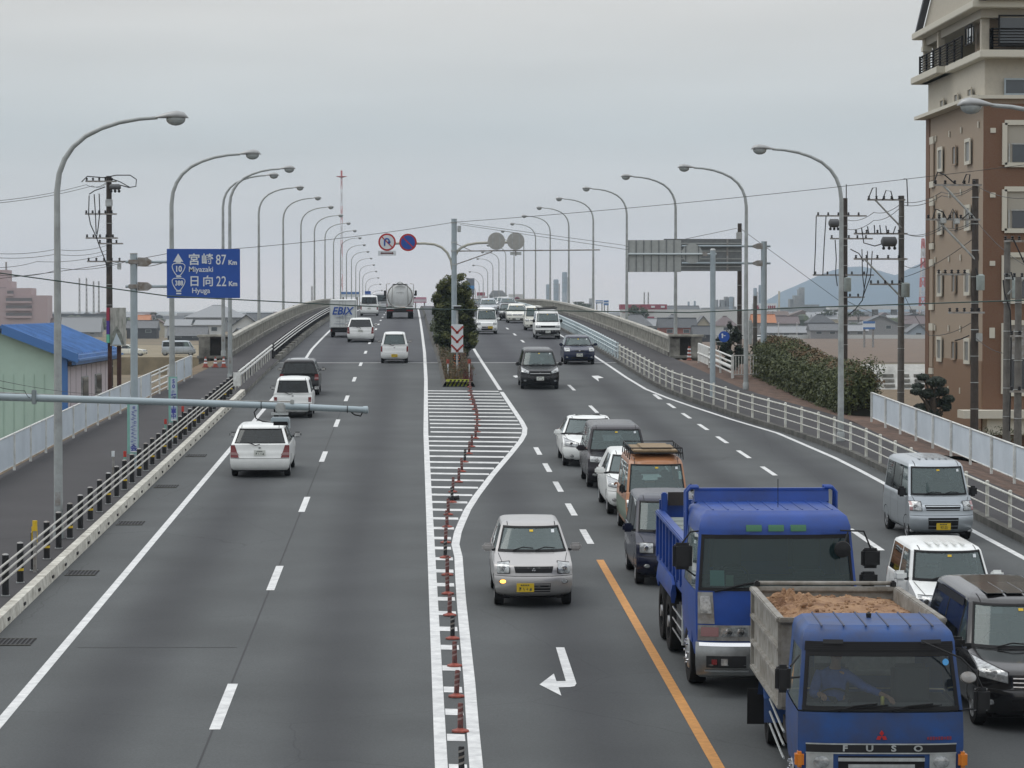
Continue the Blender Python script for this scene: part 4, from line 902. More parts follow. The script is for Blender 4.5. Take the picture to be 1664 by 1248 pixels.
tall_mirror(bt_, 1.47, .32, 1.93, 2.24, .29, [[(1.47, .32, 2.24), (1.36, .3, 2.50), (.98, .15, 2.53)], [(1.3, .35, 2.5), (1.1, .4, 2.5)]])
tall_mirror(bt_, 1.44, .32, 1.64, 1.88, .28, [[(1.44, .3, 1.70), (1.25, .35, 1.6), (1.2, .45, 1.6)]])
g = MB(); g.lathe([(.13, 0), (.12, .05), (.02, .07)], M_BLACKP, 16, Matrix.Translation((1.0, .08, 2.25)) @ Matrix.Rotation(RAD(90), 4, 'X')); g.tube([(1.0, .05, 2.25), (1.1, .2, 2.5)], .012, M_BLACKP); C(g, 'round_mirror', y=0)
g = MB(); g.tube([(.12, .9, 2.81), (.12, .92, 3.25)], .006, M_BLACK, 5); C(g, 'aerial', y=0)
# chassis, bed
g = MB()
for sg in (-1, 1): g.box((sg * .42, 4.3, .82), (.12, 6.2, .22), M_BLACKP)
g.box((0, 3, .7), (1.9, 1.0, .5), M_DARK); g.box((-.95, 3.0, .75), (.5, .9, .5), M_BLACKP, bev=.04); C(g, 'chassis', y=0)
bed = MB(); bw, y0_, y1_ = 1.06, 2.45, 7.6; z0_, z1_ = 1.25, 2.05
bed.box((0, (y0_ + y1_) / 2, z0_), (2 * bw, y1_ - y0_, .10), P_TRUCK)
for sg in (-1, 1):
    bed.box((sg * bw, (y0_ + y1_) / 2, (z0_ + z1_) / 2), (.06, y1_ - y0_, z1_ - z0_), P_TRUCK)
    bed.box((sg * (bw + .04), (y0_ + y1_) / 2, z1_), (.16, y1_ - y0_, .09), P_TRUCK, bev=.02); bed.box((sg * (bw + .035), (y0_ + y1_) / 2, z0_), (.12, y1_ - y0_, .16), P_TRUCK, bev=.02)
    for k in range(9): bed.box((sg * (bw + .07), y0_ + .15 + k * .605, (z0_ + z1_) / 2), (.10, .10, z1_ - z0_ - .05), P_TRUCK)
bed.box((0, y0_, (z0_ + z1_) / 2 + .2), (2 * bw + .06, .06, z1_ - z0_ + .4), P_TRUCK); bed.box((0, y1_, (z0_ + z1_) / 2 + .12), (2 * bw + .1, .06, z1_ - z0_ + .2), P_TRUCK)
C(bed, 'dump_bed', y=0)
g = MB(); tp = [(-1.22, 2.0, 2.62), (1.22, 2.0, 2.62), (1.22, 2.62, 2.66), (-1.22, 2.62, 2.66)]     # canopy over the cab
g.prism([(2.45, 2.62), (1.96, 2.98), (1.92, 2.80), (2.35, 2.50)], 'X', -1.07, 1.07, P_TRUCK); g.box((0, 2.0, 2.985), (2.14, .10, .05), P_TRUCK, bev=.01)
g.box((0, 2.43, 2.5), (2.14, .05, .5), P_TRUCK); g.prism([(2.45, 2.40), (1.98, 2.74), (1.98, 2.70), (2.42, 2.36)], 'X', -1.06, 1.06, M_DARK)
C(g, 'bed_visor', y=0)
for sg in (-1, 1):
    g = MB()
    for yy in (1.96, 2.16): g.tube([(sg * 1.0, yy, 3.02), (sg * 1.13, yy, 3.02), (sg * 1.19, yy, 2.95), (sg * 1.19, yy, 2.3 if sg > 0 else 1.7)], .03, P_TRUCK, 8)
    for z in (2.4, 2.62): g.tube([(sg * 1.19, 1.96, z), (sg * 1.19, 2.16, z)], .02, P_TRUCK, 6)
    C(g, 'guard_hoop', y=0)
g = MB()
for k in range(6): g.box((-.60, 3.4 + k * .68, z1_ - .06), (.85, .62, .03), mat('bed_cover_board', (.17, .20, .19), .8, noise=.3), bev=.01)
g.box((.3, 5.2, z1_ - .08), (1.3, 4.2, .02), M_DARK)
C(g, 'bed_cover', y=0)
g = MB(); g.box((-1.04, 7.4, 2.2), (.11, .12, .44), P_TRUCK, bev=.02); g.box((-.80, 7.45, 2.30), (.34, .04, .24), mat('black_mesh_board', (.035, .03, .028), .8, noise=.4)); C(g, 'tail_board', y=0)
for y in (1.38, 4.65, 5.96):
    for sg in (-1, 1): truck_wheel(bt_, sg * 1.22, y, .50, .26 if y < 2 else .55, y > 2)
for sg in (-1, 1):
    g = MB()
    g.tube([(sg * 1.2, 3.98, 1.05), (sg * 1.2, 4.2, 1.14), (sg * 1.2, 6.4, 1.14), (sg * 1.2, 6.6, 1.0)], .05, P_TRUCK, 6, flat=4)
    for z in (.48, .66, .84): g.tube([(sg * 1.2, 2.3, z), (sg * 1.2, 3.95, z)], .025, M_CHROME, 6)
    g.tube([(sg * 1.2, 2.3, .45), (sg * 1.2, 2.3, 1.1)], .03, M_GALV, 6); g.box((sg * 1.18, 1.0, .95), (.10, .6, .5), P_TRUCK, bev=.04)
    C(g, 'side_guard', y=0)
# === small truck loaded with dirt
sx_, sy_ = 5.64, 32.35; YW = RAD(-2.6)
st_ = thing('dirt_truck', 'older blue small dump truck loaded with brown dirt in the bottom right corner', 'truck', (sx_, sy_, zr(sy_)), GQ, YW, SL)
K = [(.34, .06, 0, .93), (.5, .0, 0, .97), (.86, .0, 0, 1.0), (1.05, .01, 0, 1.0), (1.28, .04, 0, .995), (1.98, .26, 0, .93), (2.10, .29, 0, .925), (2.20, .36, .03, .90), (2.27, .56, .15, .82)]
b, s, ws = cab_shell(st_, 1.75, 1.0, 2.27, K, 1.30, 1.98, P_TRUCK2, glassmat('small_truck_glass', (.72, .80, .80), .10, dif=(.10, .12, .12)), pil=.955, fcr=.09)
def C2(mb, name, parent=None, sm=40, label=None, y=.875):
    o = mb.build(name, parent or st_, sm, label)
    if (parent or st_) == st_: o.location.y += y
    return o
b.box((0, -.45, 1.27), (1.86, .45, .07), mat('dashboard', (.10, .11, .11), .8), bev=.03); b.build('cab', st_, 40)
for ch in st_.children: ch.location.y += .875
g = MB(); s.patch(g, 'front', [(-.90, 1.99), (.90, 1.99), (.89, 2.10), (-.89, 2.10)], .012, M_BLACK, 12, 2)
for z in (2.01, 2.035, 2.06, 2.085): s.patch(g, 'front', [(-.88, z), (.88, z), (.88, z + .006), (-.88, z + .006)], .02, M_BLACKP, 10, 1)
for x in (-.56, .62): s.patch(g, 'front', [(x - .12, 2.075), (x + .12, 2.075), (x + .12, 2.11), (x - .12, 2.11)], .04, M_BLACKP, 2, 1)
C2(g, 'sun_visor')
g = MB()
for i in range(6): g.box((-.68 + i * .27, .18, 2.272), (.018, 1.2, .014), mat('roof_seam', (.05, .06, .10), .7)); 
C2(g, 'roof_seam')
g = MB(); s.patch(g, 'front', [(-.90, .80), (.90, .80), (.905, .905), (-.905, .905)], .012, M_BLACKP, 14, 2)
for z in (.795, .905): s.patch(g, 'front', [(-.905, z - .008), (.905, z - .008), (.905, z + .008), (-.905, z + .008)], .018, M_GALV, 14, 1)
C2(g, 'name_panel')
g = MB()
for ch_, x in zip('FUSO', (-.44, -.145, .145, .44)): text(ch_, .10, M_GALV, Matrix.Translation(s.P('front', x, .852, .02)) @ FACE, mesh=g, sx=1.35, bold=.003)
C2(g, 'lettering')
g = MB(); diamonds(g, Matrix.Translation(s.P('front', 0, 1.00, .012)), .075, M_SIGNR); C2(g, 'emblem')
g = MB()
for i in range(9): g.box(s.P('front', .56 + i * .034, .975, .01), (.024, .006, .04 if i % 3 else .03), mat('faded_red_lettering', (.20, .03, .06), .6))
C2(g, 'model_badge', None)
g = MB(); s.patch(g, 'front', [(-.52, .56), (.52, .56), (.52, .76), (-.52, .76)], .006, M_BLACK, 10, 2)
for z, w_ in ((.72, .52), (.64, .40)): s.patch(g, 'front', [(-w_, z - .022), (w_, z - .022), (w_, z + .022), (-w_, z + .022)], .02, M_GALV, 10, 1)
C2(g, 'grille')
for sg in (-1, 1):
    g = MB(); s.patch(g, 'front', [(sg * .58, .58), (sg * .90, .58), (sg * .90, .785), (sg * .58, .785)], .012, M_GALV, 5, 2)
    g.lathe([(.085, 0), (.082, .02), (.05, .03)], M_HEAD, 18, Matrix.Translation(s.P('front', sg * .72, .685, .014)) @ Matrix.Rotation(RAD(90), 4, 'X') @ Matrix.Diagonal((1.15, .9, 1, 1))); C2(g, 'headlight')
    g = MB(); g.box((sg * .985, -.80, .71), (.11, .16, .19), M_AMBER, bev=.03); C2(g, 'indicator')
g = MB(); s.patch(g, 'front', [(-.99, .36), (.99, .36), (.99, .53), (-.99, .53)], .05, P_WHITE, 14, 3); C2(g, 'bumper')
g = MB()
for x0, x1 in ((-.62, -.05), (.02, .62)): 
    g.tube([s.P('front', x0 + .1, 1.29, .03), s.P('front', lerp(x0, x1, .5), 1.345, .05), s.P('front', x1, 1.375, .04)], .012, M_BLACK, 5); g.tube([s.P('front', x0 - .15 if 0 else x0, 1.30, .04), s.P('front', x0 + .7, 1.36, .05)], .009, M_BLACK, 5)
C2(g, 'wiper')
g = MB(); g.add([s.P('front', .80 + .04 * cos(a), 1.86 + .04 * sin(a), .004) for a in [i * pi / 6 for i in range(12)]], [list(range(12))], mat('blue_sticker', (.06, .30, .62), .5)); C2(g, 'sticker', None)
tall_mirror(st_, -1.19, .05, 1.52, 1.86, .19, [[(-1.1, .05, 1.70), (-.98, .12, 1.70)], [(-1.1, .05, 1.84), (-.98, .2, 1.95)]])
g = MB(); g.tube([(.50, .12, 2.13), (.95, .0, 1.95), (1.10, -.05, 1.80)], .012, M_BLACKP, 6); g.lathe([(.10, 0), (.09, .04), (.01, .06)], M_GALVD, 16, Matrix.Translation((1.03, -.03, 1.72)) @ Matrix.Rotation(RAD(70), 4, 'X') @ Matrix.Diagonal((1, .75, 1, 1))); C2(g, 'round_mirror', y=0)
tall_mirror(st_, 1.20, .0, 1.28, 1.60, .20, [[(1.2, 0, 1.6), (1.1, -.05, 1.8)], [(1.15, .0, 1.34), (1.0, .15, 1.3)]])
g = MB(); g.tube([(0, .9, 1.95), (.2, .9, 1.9)], .01, M_BLACK, 5); C2(g, 'rear_wiper_pipe', y=0)
g = MB(); g.lathe([(.03, 0), (.035, .05), (.01, .07)], M_BLACKP, 10, Matrix.Translation((-.02, 1.2, 2.27))); C2(g, 'roof_knob', y=0)
for x in (-.5, .5):
    g = MB(); g.box((x, .05, 1.10), (.48, .45, .15), M_SEAT, bev=.05); g.box((x, .32, 1.42), (.48, .13, .55), M_SEAT, bev=.05); C2(g, 'seat')
g = MB(); g.tube([(-.5 + .2 * cos(a), -.28 + .11 * sin(a), 1.36 + .10 * sin(a)) for a in [i * pi / 8 for i in range(17)]], .014, M_BLACKP, 6); g.tube([(-.5, -.28, 1.36), (-.5, -.45, 1.2)], .02, M_BLACKP, 6); C2(g, 'steering_wheel')
g = MB()
for sg in (-1, 1): g.box((sg * .38, 3.6, .66), (.09, 5.2, .16), M_BLACKP)
g.box((-.72, 2.5, .62), (.42, .7, .34), M_BLACKP, bev=.03); C2(g, 'chassis', y=0)
BED = mat('dump_bed_grey', (.27, .265, .245), .75, .1, noise=.3, nscale=3.5, dirt=(.15, .135, .11))
bed = MB(); bw, y0_, y1_, z0_, z1_ = 1.0, 1.98, 6.4, 1.08, 2.19
bed.box((0, (y0_ + y1_) / 2, z0_), (2 * bw, y1_ - y0_, .08), BED)
for sg in (-1, 1):
    bed.box((sg * bw, (y0_ + y1_) / 2, (z0_ + z1_) / 2), (.05, y1_ - y0_, z1_ - z0_), BED)
    for z in (z0_, lerp(z0_, z1_, .33), lerp(z0_, z1_, .66), z1_): bed.box((sg * (bw + .035), (y0_ + y1_) / 2, z), (.09 if z < z1_ else .11, y1_ - y0_, .07), BED, bev=.015)
    for k in (0, 3): bed.box((sg * (bw + .03), y0_ + .05 + k * 1.44, (z0_ + z1_) / 2), (.08, .09, z1_ - z0_), BED)
for yy in (y0_, y1_):
    bed.box((0, yy, (z0_ + z1_) / 2), (2 * bw + .05, .05, z1_ - z0_), BED); bed.box((0, yy - .03, z1_), (2 * bw + .12, .10, .07), BED, bev=.015); bed.box((0, yy - .03, lerp(z0_, z1_, .4)), (2 * bw, .07, .07), BED, bev=.01)
bed.tube([(-1.0, y1_ + .02, z1_ + .08), (1.0, y1_ + .02, z1_ + .08)], .03, BED, 8)
for x in (-.98, .98): bed.box((x, y1_, z1_ + .07), (.08, .14, .1), M_BLACKP, bev=.02)
bo_ = C2(bed, 'dump_bed', y=0); bo_.rotation_euler.x = -.040
# dirt load: its own thing, resting in the bed
M_DIRT = mat('brown_dirt', (.33, .205, .115), .95, noise=.35, nscale=3.2, dirt=(.17, .09, .05), bump=.8, bscale=26)
dt = MB(); nx, ny = 60, 120; vs = []; rr = random.Random(4)
from mathutils import noise as NZ
for j in range(ny + 1):
    for i in range(nx + 1):
        u = -1 + 2 * i / nx; v = j / ny; x = u * .97; y = 2.02 + v * 4.34
        h = 2.03 + .16 * (1 - abs(u) ** 2.5) * sin(pi * min(1, .12 + v * .8)) + .05 * NZ.noise((x * 2, y * 1.3, 1)) + .035 * NZ.noise((x * 7, y * 6, 3))
        cl = max(0, NZ.noise((x * 9, y * 8, 7))); side = max(0, 1 - math.hypot((x + .75) / .55, (y - 4.6) / 1.9))
        h += side * (.10 + .30 * cl * 1.0) ; vs.append((x, y, h))
dt.add(vs, [(j * (nx + 1) + i, j * (nx + 1) + i + 1, (j + 1) * (nx + 1) + i + 1, (j + 1) * (nx + 1) + i) for j in range(ny) for i in range(nx)], M_DIRT)
for _ in range(420):
    k = rr.randrange(len(vs)); p = vs[k]; r_ = rr.uniform(.008, .03) * (1.6 if p[0] < -.4 else 1)
    dt.ell((p[0] * .96, p[1], p[2] + r_ * .3), (r_, r_ * rr.uniform(.7, 1.3), r_ * .8), M_DIRT, 6, 4)
dl = dt.build('dirt_load', None, None); dl.matrix_world = st_.matrix_world @ Matrix.Rotation(-.040, 4, 'X'); tag(dl, 'heap of loose brown dirt filling the bed of the small blue truck', 'dirt load')
for y in (1.0, 4.75):
    for sg in (-1, 1): truck_wheel(st_, sg * .98, y, .38, .2 if y < 2 else .40, y > 2)
for sg in (-1, 1):
    g = MB()
    g.tube([(sg * .86, 4.2, .40), (sg * .86, 4.25, .72), (sg * .86, 4.45, .86), (sg * .86, 5.05, .86), (sg * .86, 5.3, .60)], .2, P_TRUCK2, 4, flat=.12)
    for dz in (0, .17, .34): g.tube([(sg * 1.0, 1.9, .36 + dz), (sg * 1.0, 2.2, .36 + dz), (sg * .98, 4.2, .38 + dz)], .016, M_GALV, 6)
    g.box((sg * 1.0, 5.35, .42), (.4, .02, .5), M_BLACK)
    C2(g, 'mudguard', y=0)
# === white box truck with lettering
bx, bd = gp(557, 548.5); t = thing('box_truck', 'white box truck with blue EBIX lettering on its rear doors', 'truck', (bx, bd, zr(bd)), GL, 0, .025)
g = MB(); g.box((0, 1.6, 1.62), (1.80, 3.2, 1.86), mat('box_truck_panel', (.60, .63, .62), .5, noise=.08), bev=.03); body = g.build('cargo_box', t)
g = MB()
for q in (((0, -.012, 1.62), (.018, .02, 1.8)), ((-.87, -.015, 1.62), (.05, .03, 1.86)), ((.87, -.015, 1.62), (.05, .03, 1.86)), ((0, -.015, 2.53), (1.78, .03, .05)), ((0, -.015, .72), (1.78, .04, .06))): g.box(*q, M_GALV)
for x in (-.2, .2): g.tube([(x, -.03, .75), (x, -.03, 2.5)], .014, M_GALV, 6)
g.build('door_frame', t)
g = MB(); text('EBIX', .72, M_SIGNB, Matrix.Translation((0, -.055, 1.80)) @ FACE @ Matrix(((1, .25, 0, 0), (0, 1, 0, 0), (0, 0, 1, 0), (0, 0, 0, 1))), mesh=g, bold=.014, sx=.95)
g.tube([(-.62, -.05, 1.47), (-.3, -.05, 1.43), (.2, -.05, 1.49), (.58, -.05, 1.55)], [.008, .03, .022, .004], M_SIGNB, 6, flat=.3)
for k, (z, w_) in enumerate(((1.35, .95), (1.12, .3), (1.10, .25), (.95, 1.2))): g.box((0 if k in (0, 3) else (-.3 if k == 1 else .35), -.04, z), (w_, .01, .035), mat('grey_small_print', (.35, .38, .42), .7))
g.build('lettering', body)
g = MB(); g.box((0, 1.6, .55), (1.5, 3.4, .2), M_DARK); g.box((0, .0, .48), (1.7, .1, .25), M_BLACKP); g.box((0, -.06, .55), (.33, .02, .165), M_PLATEW); g.build('rear_bumper', t)
for sg in (-1, 1):
    g = MB(); g.box((sg * .68, -.06, .50), (.25, .03, .12), M_TAIL); g.build('tail_light', t)
    for y in (.7, 3.6): truck_wheel(t, sg * .82, y, .33, .2)
g = MB(); g.box((0, 4.1, 1.15), (1.68, 1.5, 1.5), P_WHITE, bev=.12); g.build('cab', t)
# === tanker
tx_, td_ = gp(650, 518); t = thing('tanker_truck', 'tanker truck with a rounded white tank climbing to the bridge crest', 'truck', (tx_, td_, zr(td_)), GL, 0, .02)
M_TANK = mat('tank_shell', (.62, .64, .63), .4, .1, noise=.10)
g = MB(); g.lathe([(.02, -.30), (.6, -.26), (1.0, -.12), (1.14, .1), (1.14, 7.2), (.6, 7.5)], M_TANK, 28, Matrix.Translation((0, .3, 2.02)) @ Matrix.Rotation(RAD(-90), 4, 'X')); tk = g.build('tank', t, 45)
g = MB(); g.lathe([(1.16, .28), (1.16, .33)], M_GALVD, 28, Matrix.Translation((0, .0, 2.02)) @ Matrix.Rotation(RAD(-90), 4, 'X'))
for sg in (-1, 1):
    g.tube([(sg * .66, -.04, 3.05), (sg * .72, -.04, 2.0), (sg * .72, .0, 1.2)], .03, M_GALVD, 6); g.tube([(sg * 1.2, .1, 1.2), (sg * 1.22, .1, 3.1), (sg * .9, .1, 3.15)], .03, M_GALVD, 6)
g.box((0, -.02, 3.08), (1.3, .3, .08), M_BLACKP, bev=.02); g.tube([(-.3, .1, 3.15), (0, .1, 3.3), (.3, .1, 3.15)], .04, M_GALV); g.build('tank_frame', t)
g = MB(); text('TANKER' if 0 else '. . . .', .2, M_BLACKP, Matrix.Translation((0, -.02, 2.3)) @ FACE, mesh=g)
for k in range(6): g.box((-.27 + k * .11, -.0, 2.35), (.07, .03, .04), M_GALVD)
g.build('tank_marking', tk)
g = MB(); g.box((0, .25, .98), (2.45, .35, .16), P_WHITE); g.box((0, .1, .72), (2.4, .2, .30), M_BLACKP); g.box((0, .02, .98), (.9, .03, .08), M_AMBER); g.build('rear_bumper', t)
for sg in (-1, 1):
    g = MB(); g.box((sg * .88, -.02, .74), (.6, .03, .12), M_TAIL); g.build('tail_light', t)
    g = MB(); g.box((sg * 1.42, 7.2, 2.2), (.2, .1, .5), M_BLACKP, bev=.03); g.build('mirror', t)
    g = MB(); g.box((sg * 1.33, .1, 2.15), (.16, .12, .18), M_BLACKP, bev=.03); g.box((sg * 1.33, .1, 1.88), (.16, .12, .14), M_BLACKP, bev=.03); g.build('marker_lamp', t)
    for y in (.8, 2.1, 6.9): truck_wheel(t, sg * 1.2, y, .5, .5)
g = MB(); g.box((0, 4, .8), (1.2, 7.5, .3), M_DARK); g.box((0, 8.0, 1.6), (2.3, 1.6, 2.2), P_WHITE, bev=.15); g.build('cab', t)
# === driver of the small truck
def skinobj(name, chains, m_, parent, sub=2, X=None):
    """chains: lists of (x, y, z, r) sharing the first chain's root by coordinate"""
    vs, es, rs = [], [], []
    def vid(p):
        for i, q in enumerate(vs):
            if (q - Vector(p[:3])).length < 1e-5: return i
        vs.append(Vector(p[:3])); rs.append(p[3]); return len(vs) - 1
    for c in chains:
        ids = [vid(p) for p in c]; es += list(zip(ids, ids[1:]))
    me = bpy.data.meshes.new(name); me.from_pydata([v[:] for v in vs], es, []); me.materials.append(m_)
    o = bpy.data.objects.new(name, me); COL.objects.link(o); o.modifiers.new('s', 'SKIN').use_smooth_shade = True
    for i, r in enumerate(rs): me.skin_vertices[0].data[i].radius = (r, r) if not isinstance(r, tuple) else r
    me.skin_vertices[0].data[0].use_root = True
    sb = o.modifiers.new('u', 'SUBSURF'); sb.levels = sub; sb.render_levels = sub
    o.parent = parent; return o
M_SKIN = mat('skin', (.36, .20, .14), .6); M_JACKET = mat('blue_work_jacket', (.05, .10, .34), .85, noise=.25, nscale=14); M_TROU = mat('dark_trousers', (.03, .035, .05), .9); M_HAIR = mat('black_cap', (.02, .02, .022), .8)
pr = thing('person', 'driver in blue work jacket and dark cap reaching over the dashboard of the dirt truck', 'person', (sx_, sy_, zr(sy_)), None, YW, SL)
px0 = -.50; hz = 1.20; py0 = .92                                     # hips on the seat of the truck
def fing(w, d, n, sp, curl, sgn=1):
    """five-fingered hand: w wrist, d pointing direction, n palm normal"""
    w, d, n = Vector(w), Vector(d).normalized(), Vector(n).normalized(); sd_ = d.cross(n).normalized() * sgn; ch = []
    palm = w + d * .055
    ch.append([(*w, .026), (*palm, (.036))])
    for k, (l, o) in enumerate(((.062, -.03), (.074, -.01), (.070, .010), (.055, .029))):
        b_ = palm + d * .028 + sd_ * o; m1 = b_ + (d * cos(curl) - n * sin(curl)) * l * .55; m2 = m1 + (d * cos(curl * 2) - n * sin(curl * 2)) * l * .45
        ch.append([(*palm, .036), (*b_, .010), (*m1, .009), (*m2, .0075)])
    tb = w + d * .025 - sd_ * .030; t1 = tb - sd_ * .022 + d * .03 - n * .008; t2 = t1 + d * .028 - n * .012
    ch.append([(*palm, .036), (*tb, .013), (*t1, .0105), (*t2, .0085)]); return ch
lh, rh = (px0 + .62, .50, 1.40), (px0 - .17, .56, 1.42)
hip = (px0, py0, hz, .15)
chest = (px0 + .02, py0 - .08, hz + .36, .15); neckb = (px0 + .02, py0 - .12, hz + .50, .075)
head_c = Vector((px0 + .03, py0 - .19, hz + .70))
skinch = [[hip, (px0, py0 - .02, hz + .18, .13), chest, neckb, (px0 + .03, py0 - .16, hz + .58, .055), (px0 + .03, py0 - .185, hz + .65, .085), (px0 + .03, py0 - .19, hz + .73, .088), (px0 + .03, py0 - .18, hz + .79, .06)],
          [chest, (px0 + .17, py0 - .10, hz + .42, .062), (px0 + .36, py0 - .16, hz + .28, .045), (*Vector(lh), .026)],
          [chest, (px0 - .17, py0 - .10, hz + .42, .062), (px0 - .26, py0 - .2, hz + .18, .045), (*Vector(rh), .026)],
          [hip, (px0 + .10, py0 - .1, hz, .085), (px0 + .12, py0 - .5, hz + .02, .065), (px0 + .12, py0 - .58, hz - .40, .05), (px0 + .12, py0 - .70, hz - .44, .035)],
          [hip, (px0 - .10, py0 - .1, hz, .085), (px0 - .12, py0 - .5, hz + .02, .065), (px0 - .12, py0 - .58, hz - .40, .05), (px0 - .12, py0 - .70, hz - .44, .035)]]
skinch += fing(lh, (.5, -.8, -.3), (0, 0, 1), 0, .45)
skinch += fing(rh, (.2, -.9, -.1), (0, 0, 1), 0, .7, -1)
skinobj('body', skinch, M_SKIN, pr)
f_ = MB(); hc = head_c
f_.ell((hc.x, hc.y - .088, hc.z - .01), (.014, .024, .024), M_SKIN, 8, 6)
for sg in (-1, 1): f_.ell((hc.x + sg * .033, hc.y - .078, hc.z + .022), (.013, .012, .008), M_HAIR, 8, 6); f_.ell((hc.x + sg * .088, hc.y + .005, hc.z), (.012, .022, .034), M_SKIN, 8, 6)
f_.box((hc.x, hc.y - .083, hc.z - .052), (.045, .014, .008), mat('lips', (.25, .09, .08), .6), bev=.003); f_.build('face', pr, 60)
f_ = MB(); f_.lathe([(.101, .035), (.102, .07), (.088, .115), (.05, .14), (.004, .147)], M_HAIR, 20, Matrix.Translation(hc)); f_.box((hc.x, hc.y - .13, hc.z + .045), (.14, .10, .012), M_HAIR, bev=.005); f_.build('cap', pr, 60)
J = lambda p, k: (*Vector(p[:3]), k)
skinobj('jacket', [[J(hip, .172), (px0, py0 - .02, hz + .18, .155), J(chest, .172), J(neckb, .085)],
                   [J(chest, .172), (px0 + .17, py0 - .10, hz + .42, .082), (px0 + .36, py0 - .16, hz + .28, .062), (*Vector(lh).lerp(Vector((px0 + .36, py0 - .16, hz + .28)), .22), .045)],
                   [J(chest, .172), (px0 - .17, py0 - .10, hz + .42, .082), (px0 - .26, py0 - .2, hz + .18, .062), (*Vector(rh).lerp(Vector((px0 - .26, py0 - .2, hz + .18)), .22), .045)]], M_JACKET, pr)
skinobj('trousers', [[J(hip, .165), (px0 + .10, py0 - .1, hz, .10), (px0 + .12, py0 - .5, hz + .02, .08), (px0 + .12, py0 - .58, hz - .34, .07)], [J(hip, .165), (px0 - .10, py0 - .1, hz, .10), (px0 - .12, py0 - .5, hz + .02, .08), (px0 - .12, py0 - .58, hz - .34, .07)]], M_TROU, pr)
cn = MB(); cn.lathe([(.026, 0), (.026, .10), (.02, .11)], mat('drink_can', (.50, .42, .08), .35, .5), 12, Matrix.Translation((.06, .42, 1.305))); co_ = cn.build('drink_can', None, 40); co_.matrix_world = st_.matrix_world.copy(); tag(co_, 'small yellow drink can standing on the dashboard of the dirt truck', 'can')
# ================================================================ street lamps
def lamp_proto(label, group, loc, rz=0, Hh=9.9):
    t = thing('street_lamp', label, 'street lamp', loc, group, rz)
    k = Hh - 9.5
    path = [(0, 0, 0), (0, 0, 2.5), (0, 0, 5.2 + k), (0, 0, 7.8 + k), (.05, 0, 8.2 + k), (.17, 0, 8.52 + k), (.36, 0, 8.80 + k), (.64, 0, 9.04 + k), (1.0, 0, 9.22 + k), (1.4, 0, 9.35 + k), (1.85, 0, 9.43 + k), (2.25, 0, 9.46 + k)]
    g = MB(); g.tube(path, [.105, .095, .08, .068, .062, .06, .056, .053, .05, .047, .043, .04], M_LAMPPOLE, 12); g.lathe([(.13, 0), (.13, .25), (.108, .3)], M_LAMPPOLE, 12); g.box((-.0, -.11, .9), (.12, .02, .3), M_GALVD)
    g.build('pole', t, 50)
    g = MB(); n = 12; rows = [(2.2, .045, .03, 9.46), (2.32, .10, .06, 9.47), (2.5, .155, .10, 9.49), (2.7, .17, .12, 9.50), (2.85, .13, .09, 9.49), (2.93, .04, .03, 9.46), (2.95, .008, .005, 9.45)]
    vs = [(x, w * cos(2 * pi * j / n), z + k + h * max(-.35, sin(2 * pi * j / n))) for x, w, h, z in rows for j in range(n)]
    g.add(vs, [(i * n + j, i * n + (j + 1) % n, (i + 1) * n + (j + 1) % n, (i + 1) * n + j) for i in range(len(rows) - 1) for j in range(n)], M_LAMPHEAD); hd = g.build('lamp_head', t, 60)
    g = MB(); g.ell((2.66, 0, 9.43 + k), (.22, .135, .15), M_LAMPGLASS, 14, 8); g.build('lamp_glass', hd, 60)
    return t
GLs, GRs = 'curved street lamps along the left side', 'curved street lamps along the right side'
LP0 = lamp_proto('curved grey street lamp standing nearest on the left, behind the black bollard rail', GLs, (-7.98, 61.2, zr(61.2) + WH), 0, 9.5)
dup(LP0, (-8.45, 36.2, zr(36.2) + WH), 'street lamp whose head tip just enters at the left edge of the photo', 0)
x, d = gp(280, 717, WH); dup(LP0, (x, d, zr(d) + WH), 'second curved street lamp on the left, rising behind the blue direction sign', 0)
x, d = gp(374, 618, WH); lp2 = dup(LP0, (x, d, zr(d) + WH), 'third curved street lamp on the left, standing on the pavement before the bridge pillar', 0, 1.04)
for i in range(16):
    D = 148.8 + 34.45 * i
    dup(LP0, (-10.38, D, zr(D) + WH + .12), 'curved street lamp on the left bridge parapet, %s from the bridge end' % ORD[i], 0, 1.045)
RP0 = dup(LP0, (13.9, 54.3, zr(54.3) + WH), 'street lamp whose grey head hangs in front of the brown apartment block', pi, None, GRs)
x, d = gp(1366, 717, WH); dup(RP0, (x, d, zr(d) + WH), 'curved street lamp nearest in full view on the right, in front of the hedge', pi, 1.02)
x, d = gp(1212, 633, WH); dup(RP0, (x, d, zr(d) + WH), 'second curved street lamp on the right, beside the left end of the hedge', pi, 1.03)
for i in range(16):
    D = 150.5 + 34.45 * i
    dup(RP0, (14.62, D, zr(D) + WH + .12), 'curved street lamp on the right bridge parapet, %s from the bridge end' % ORD[i], pi, 1.045)
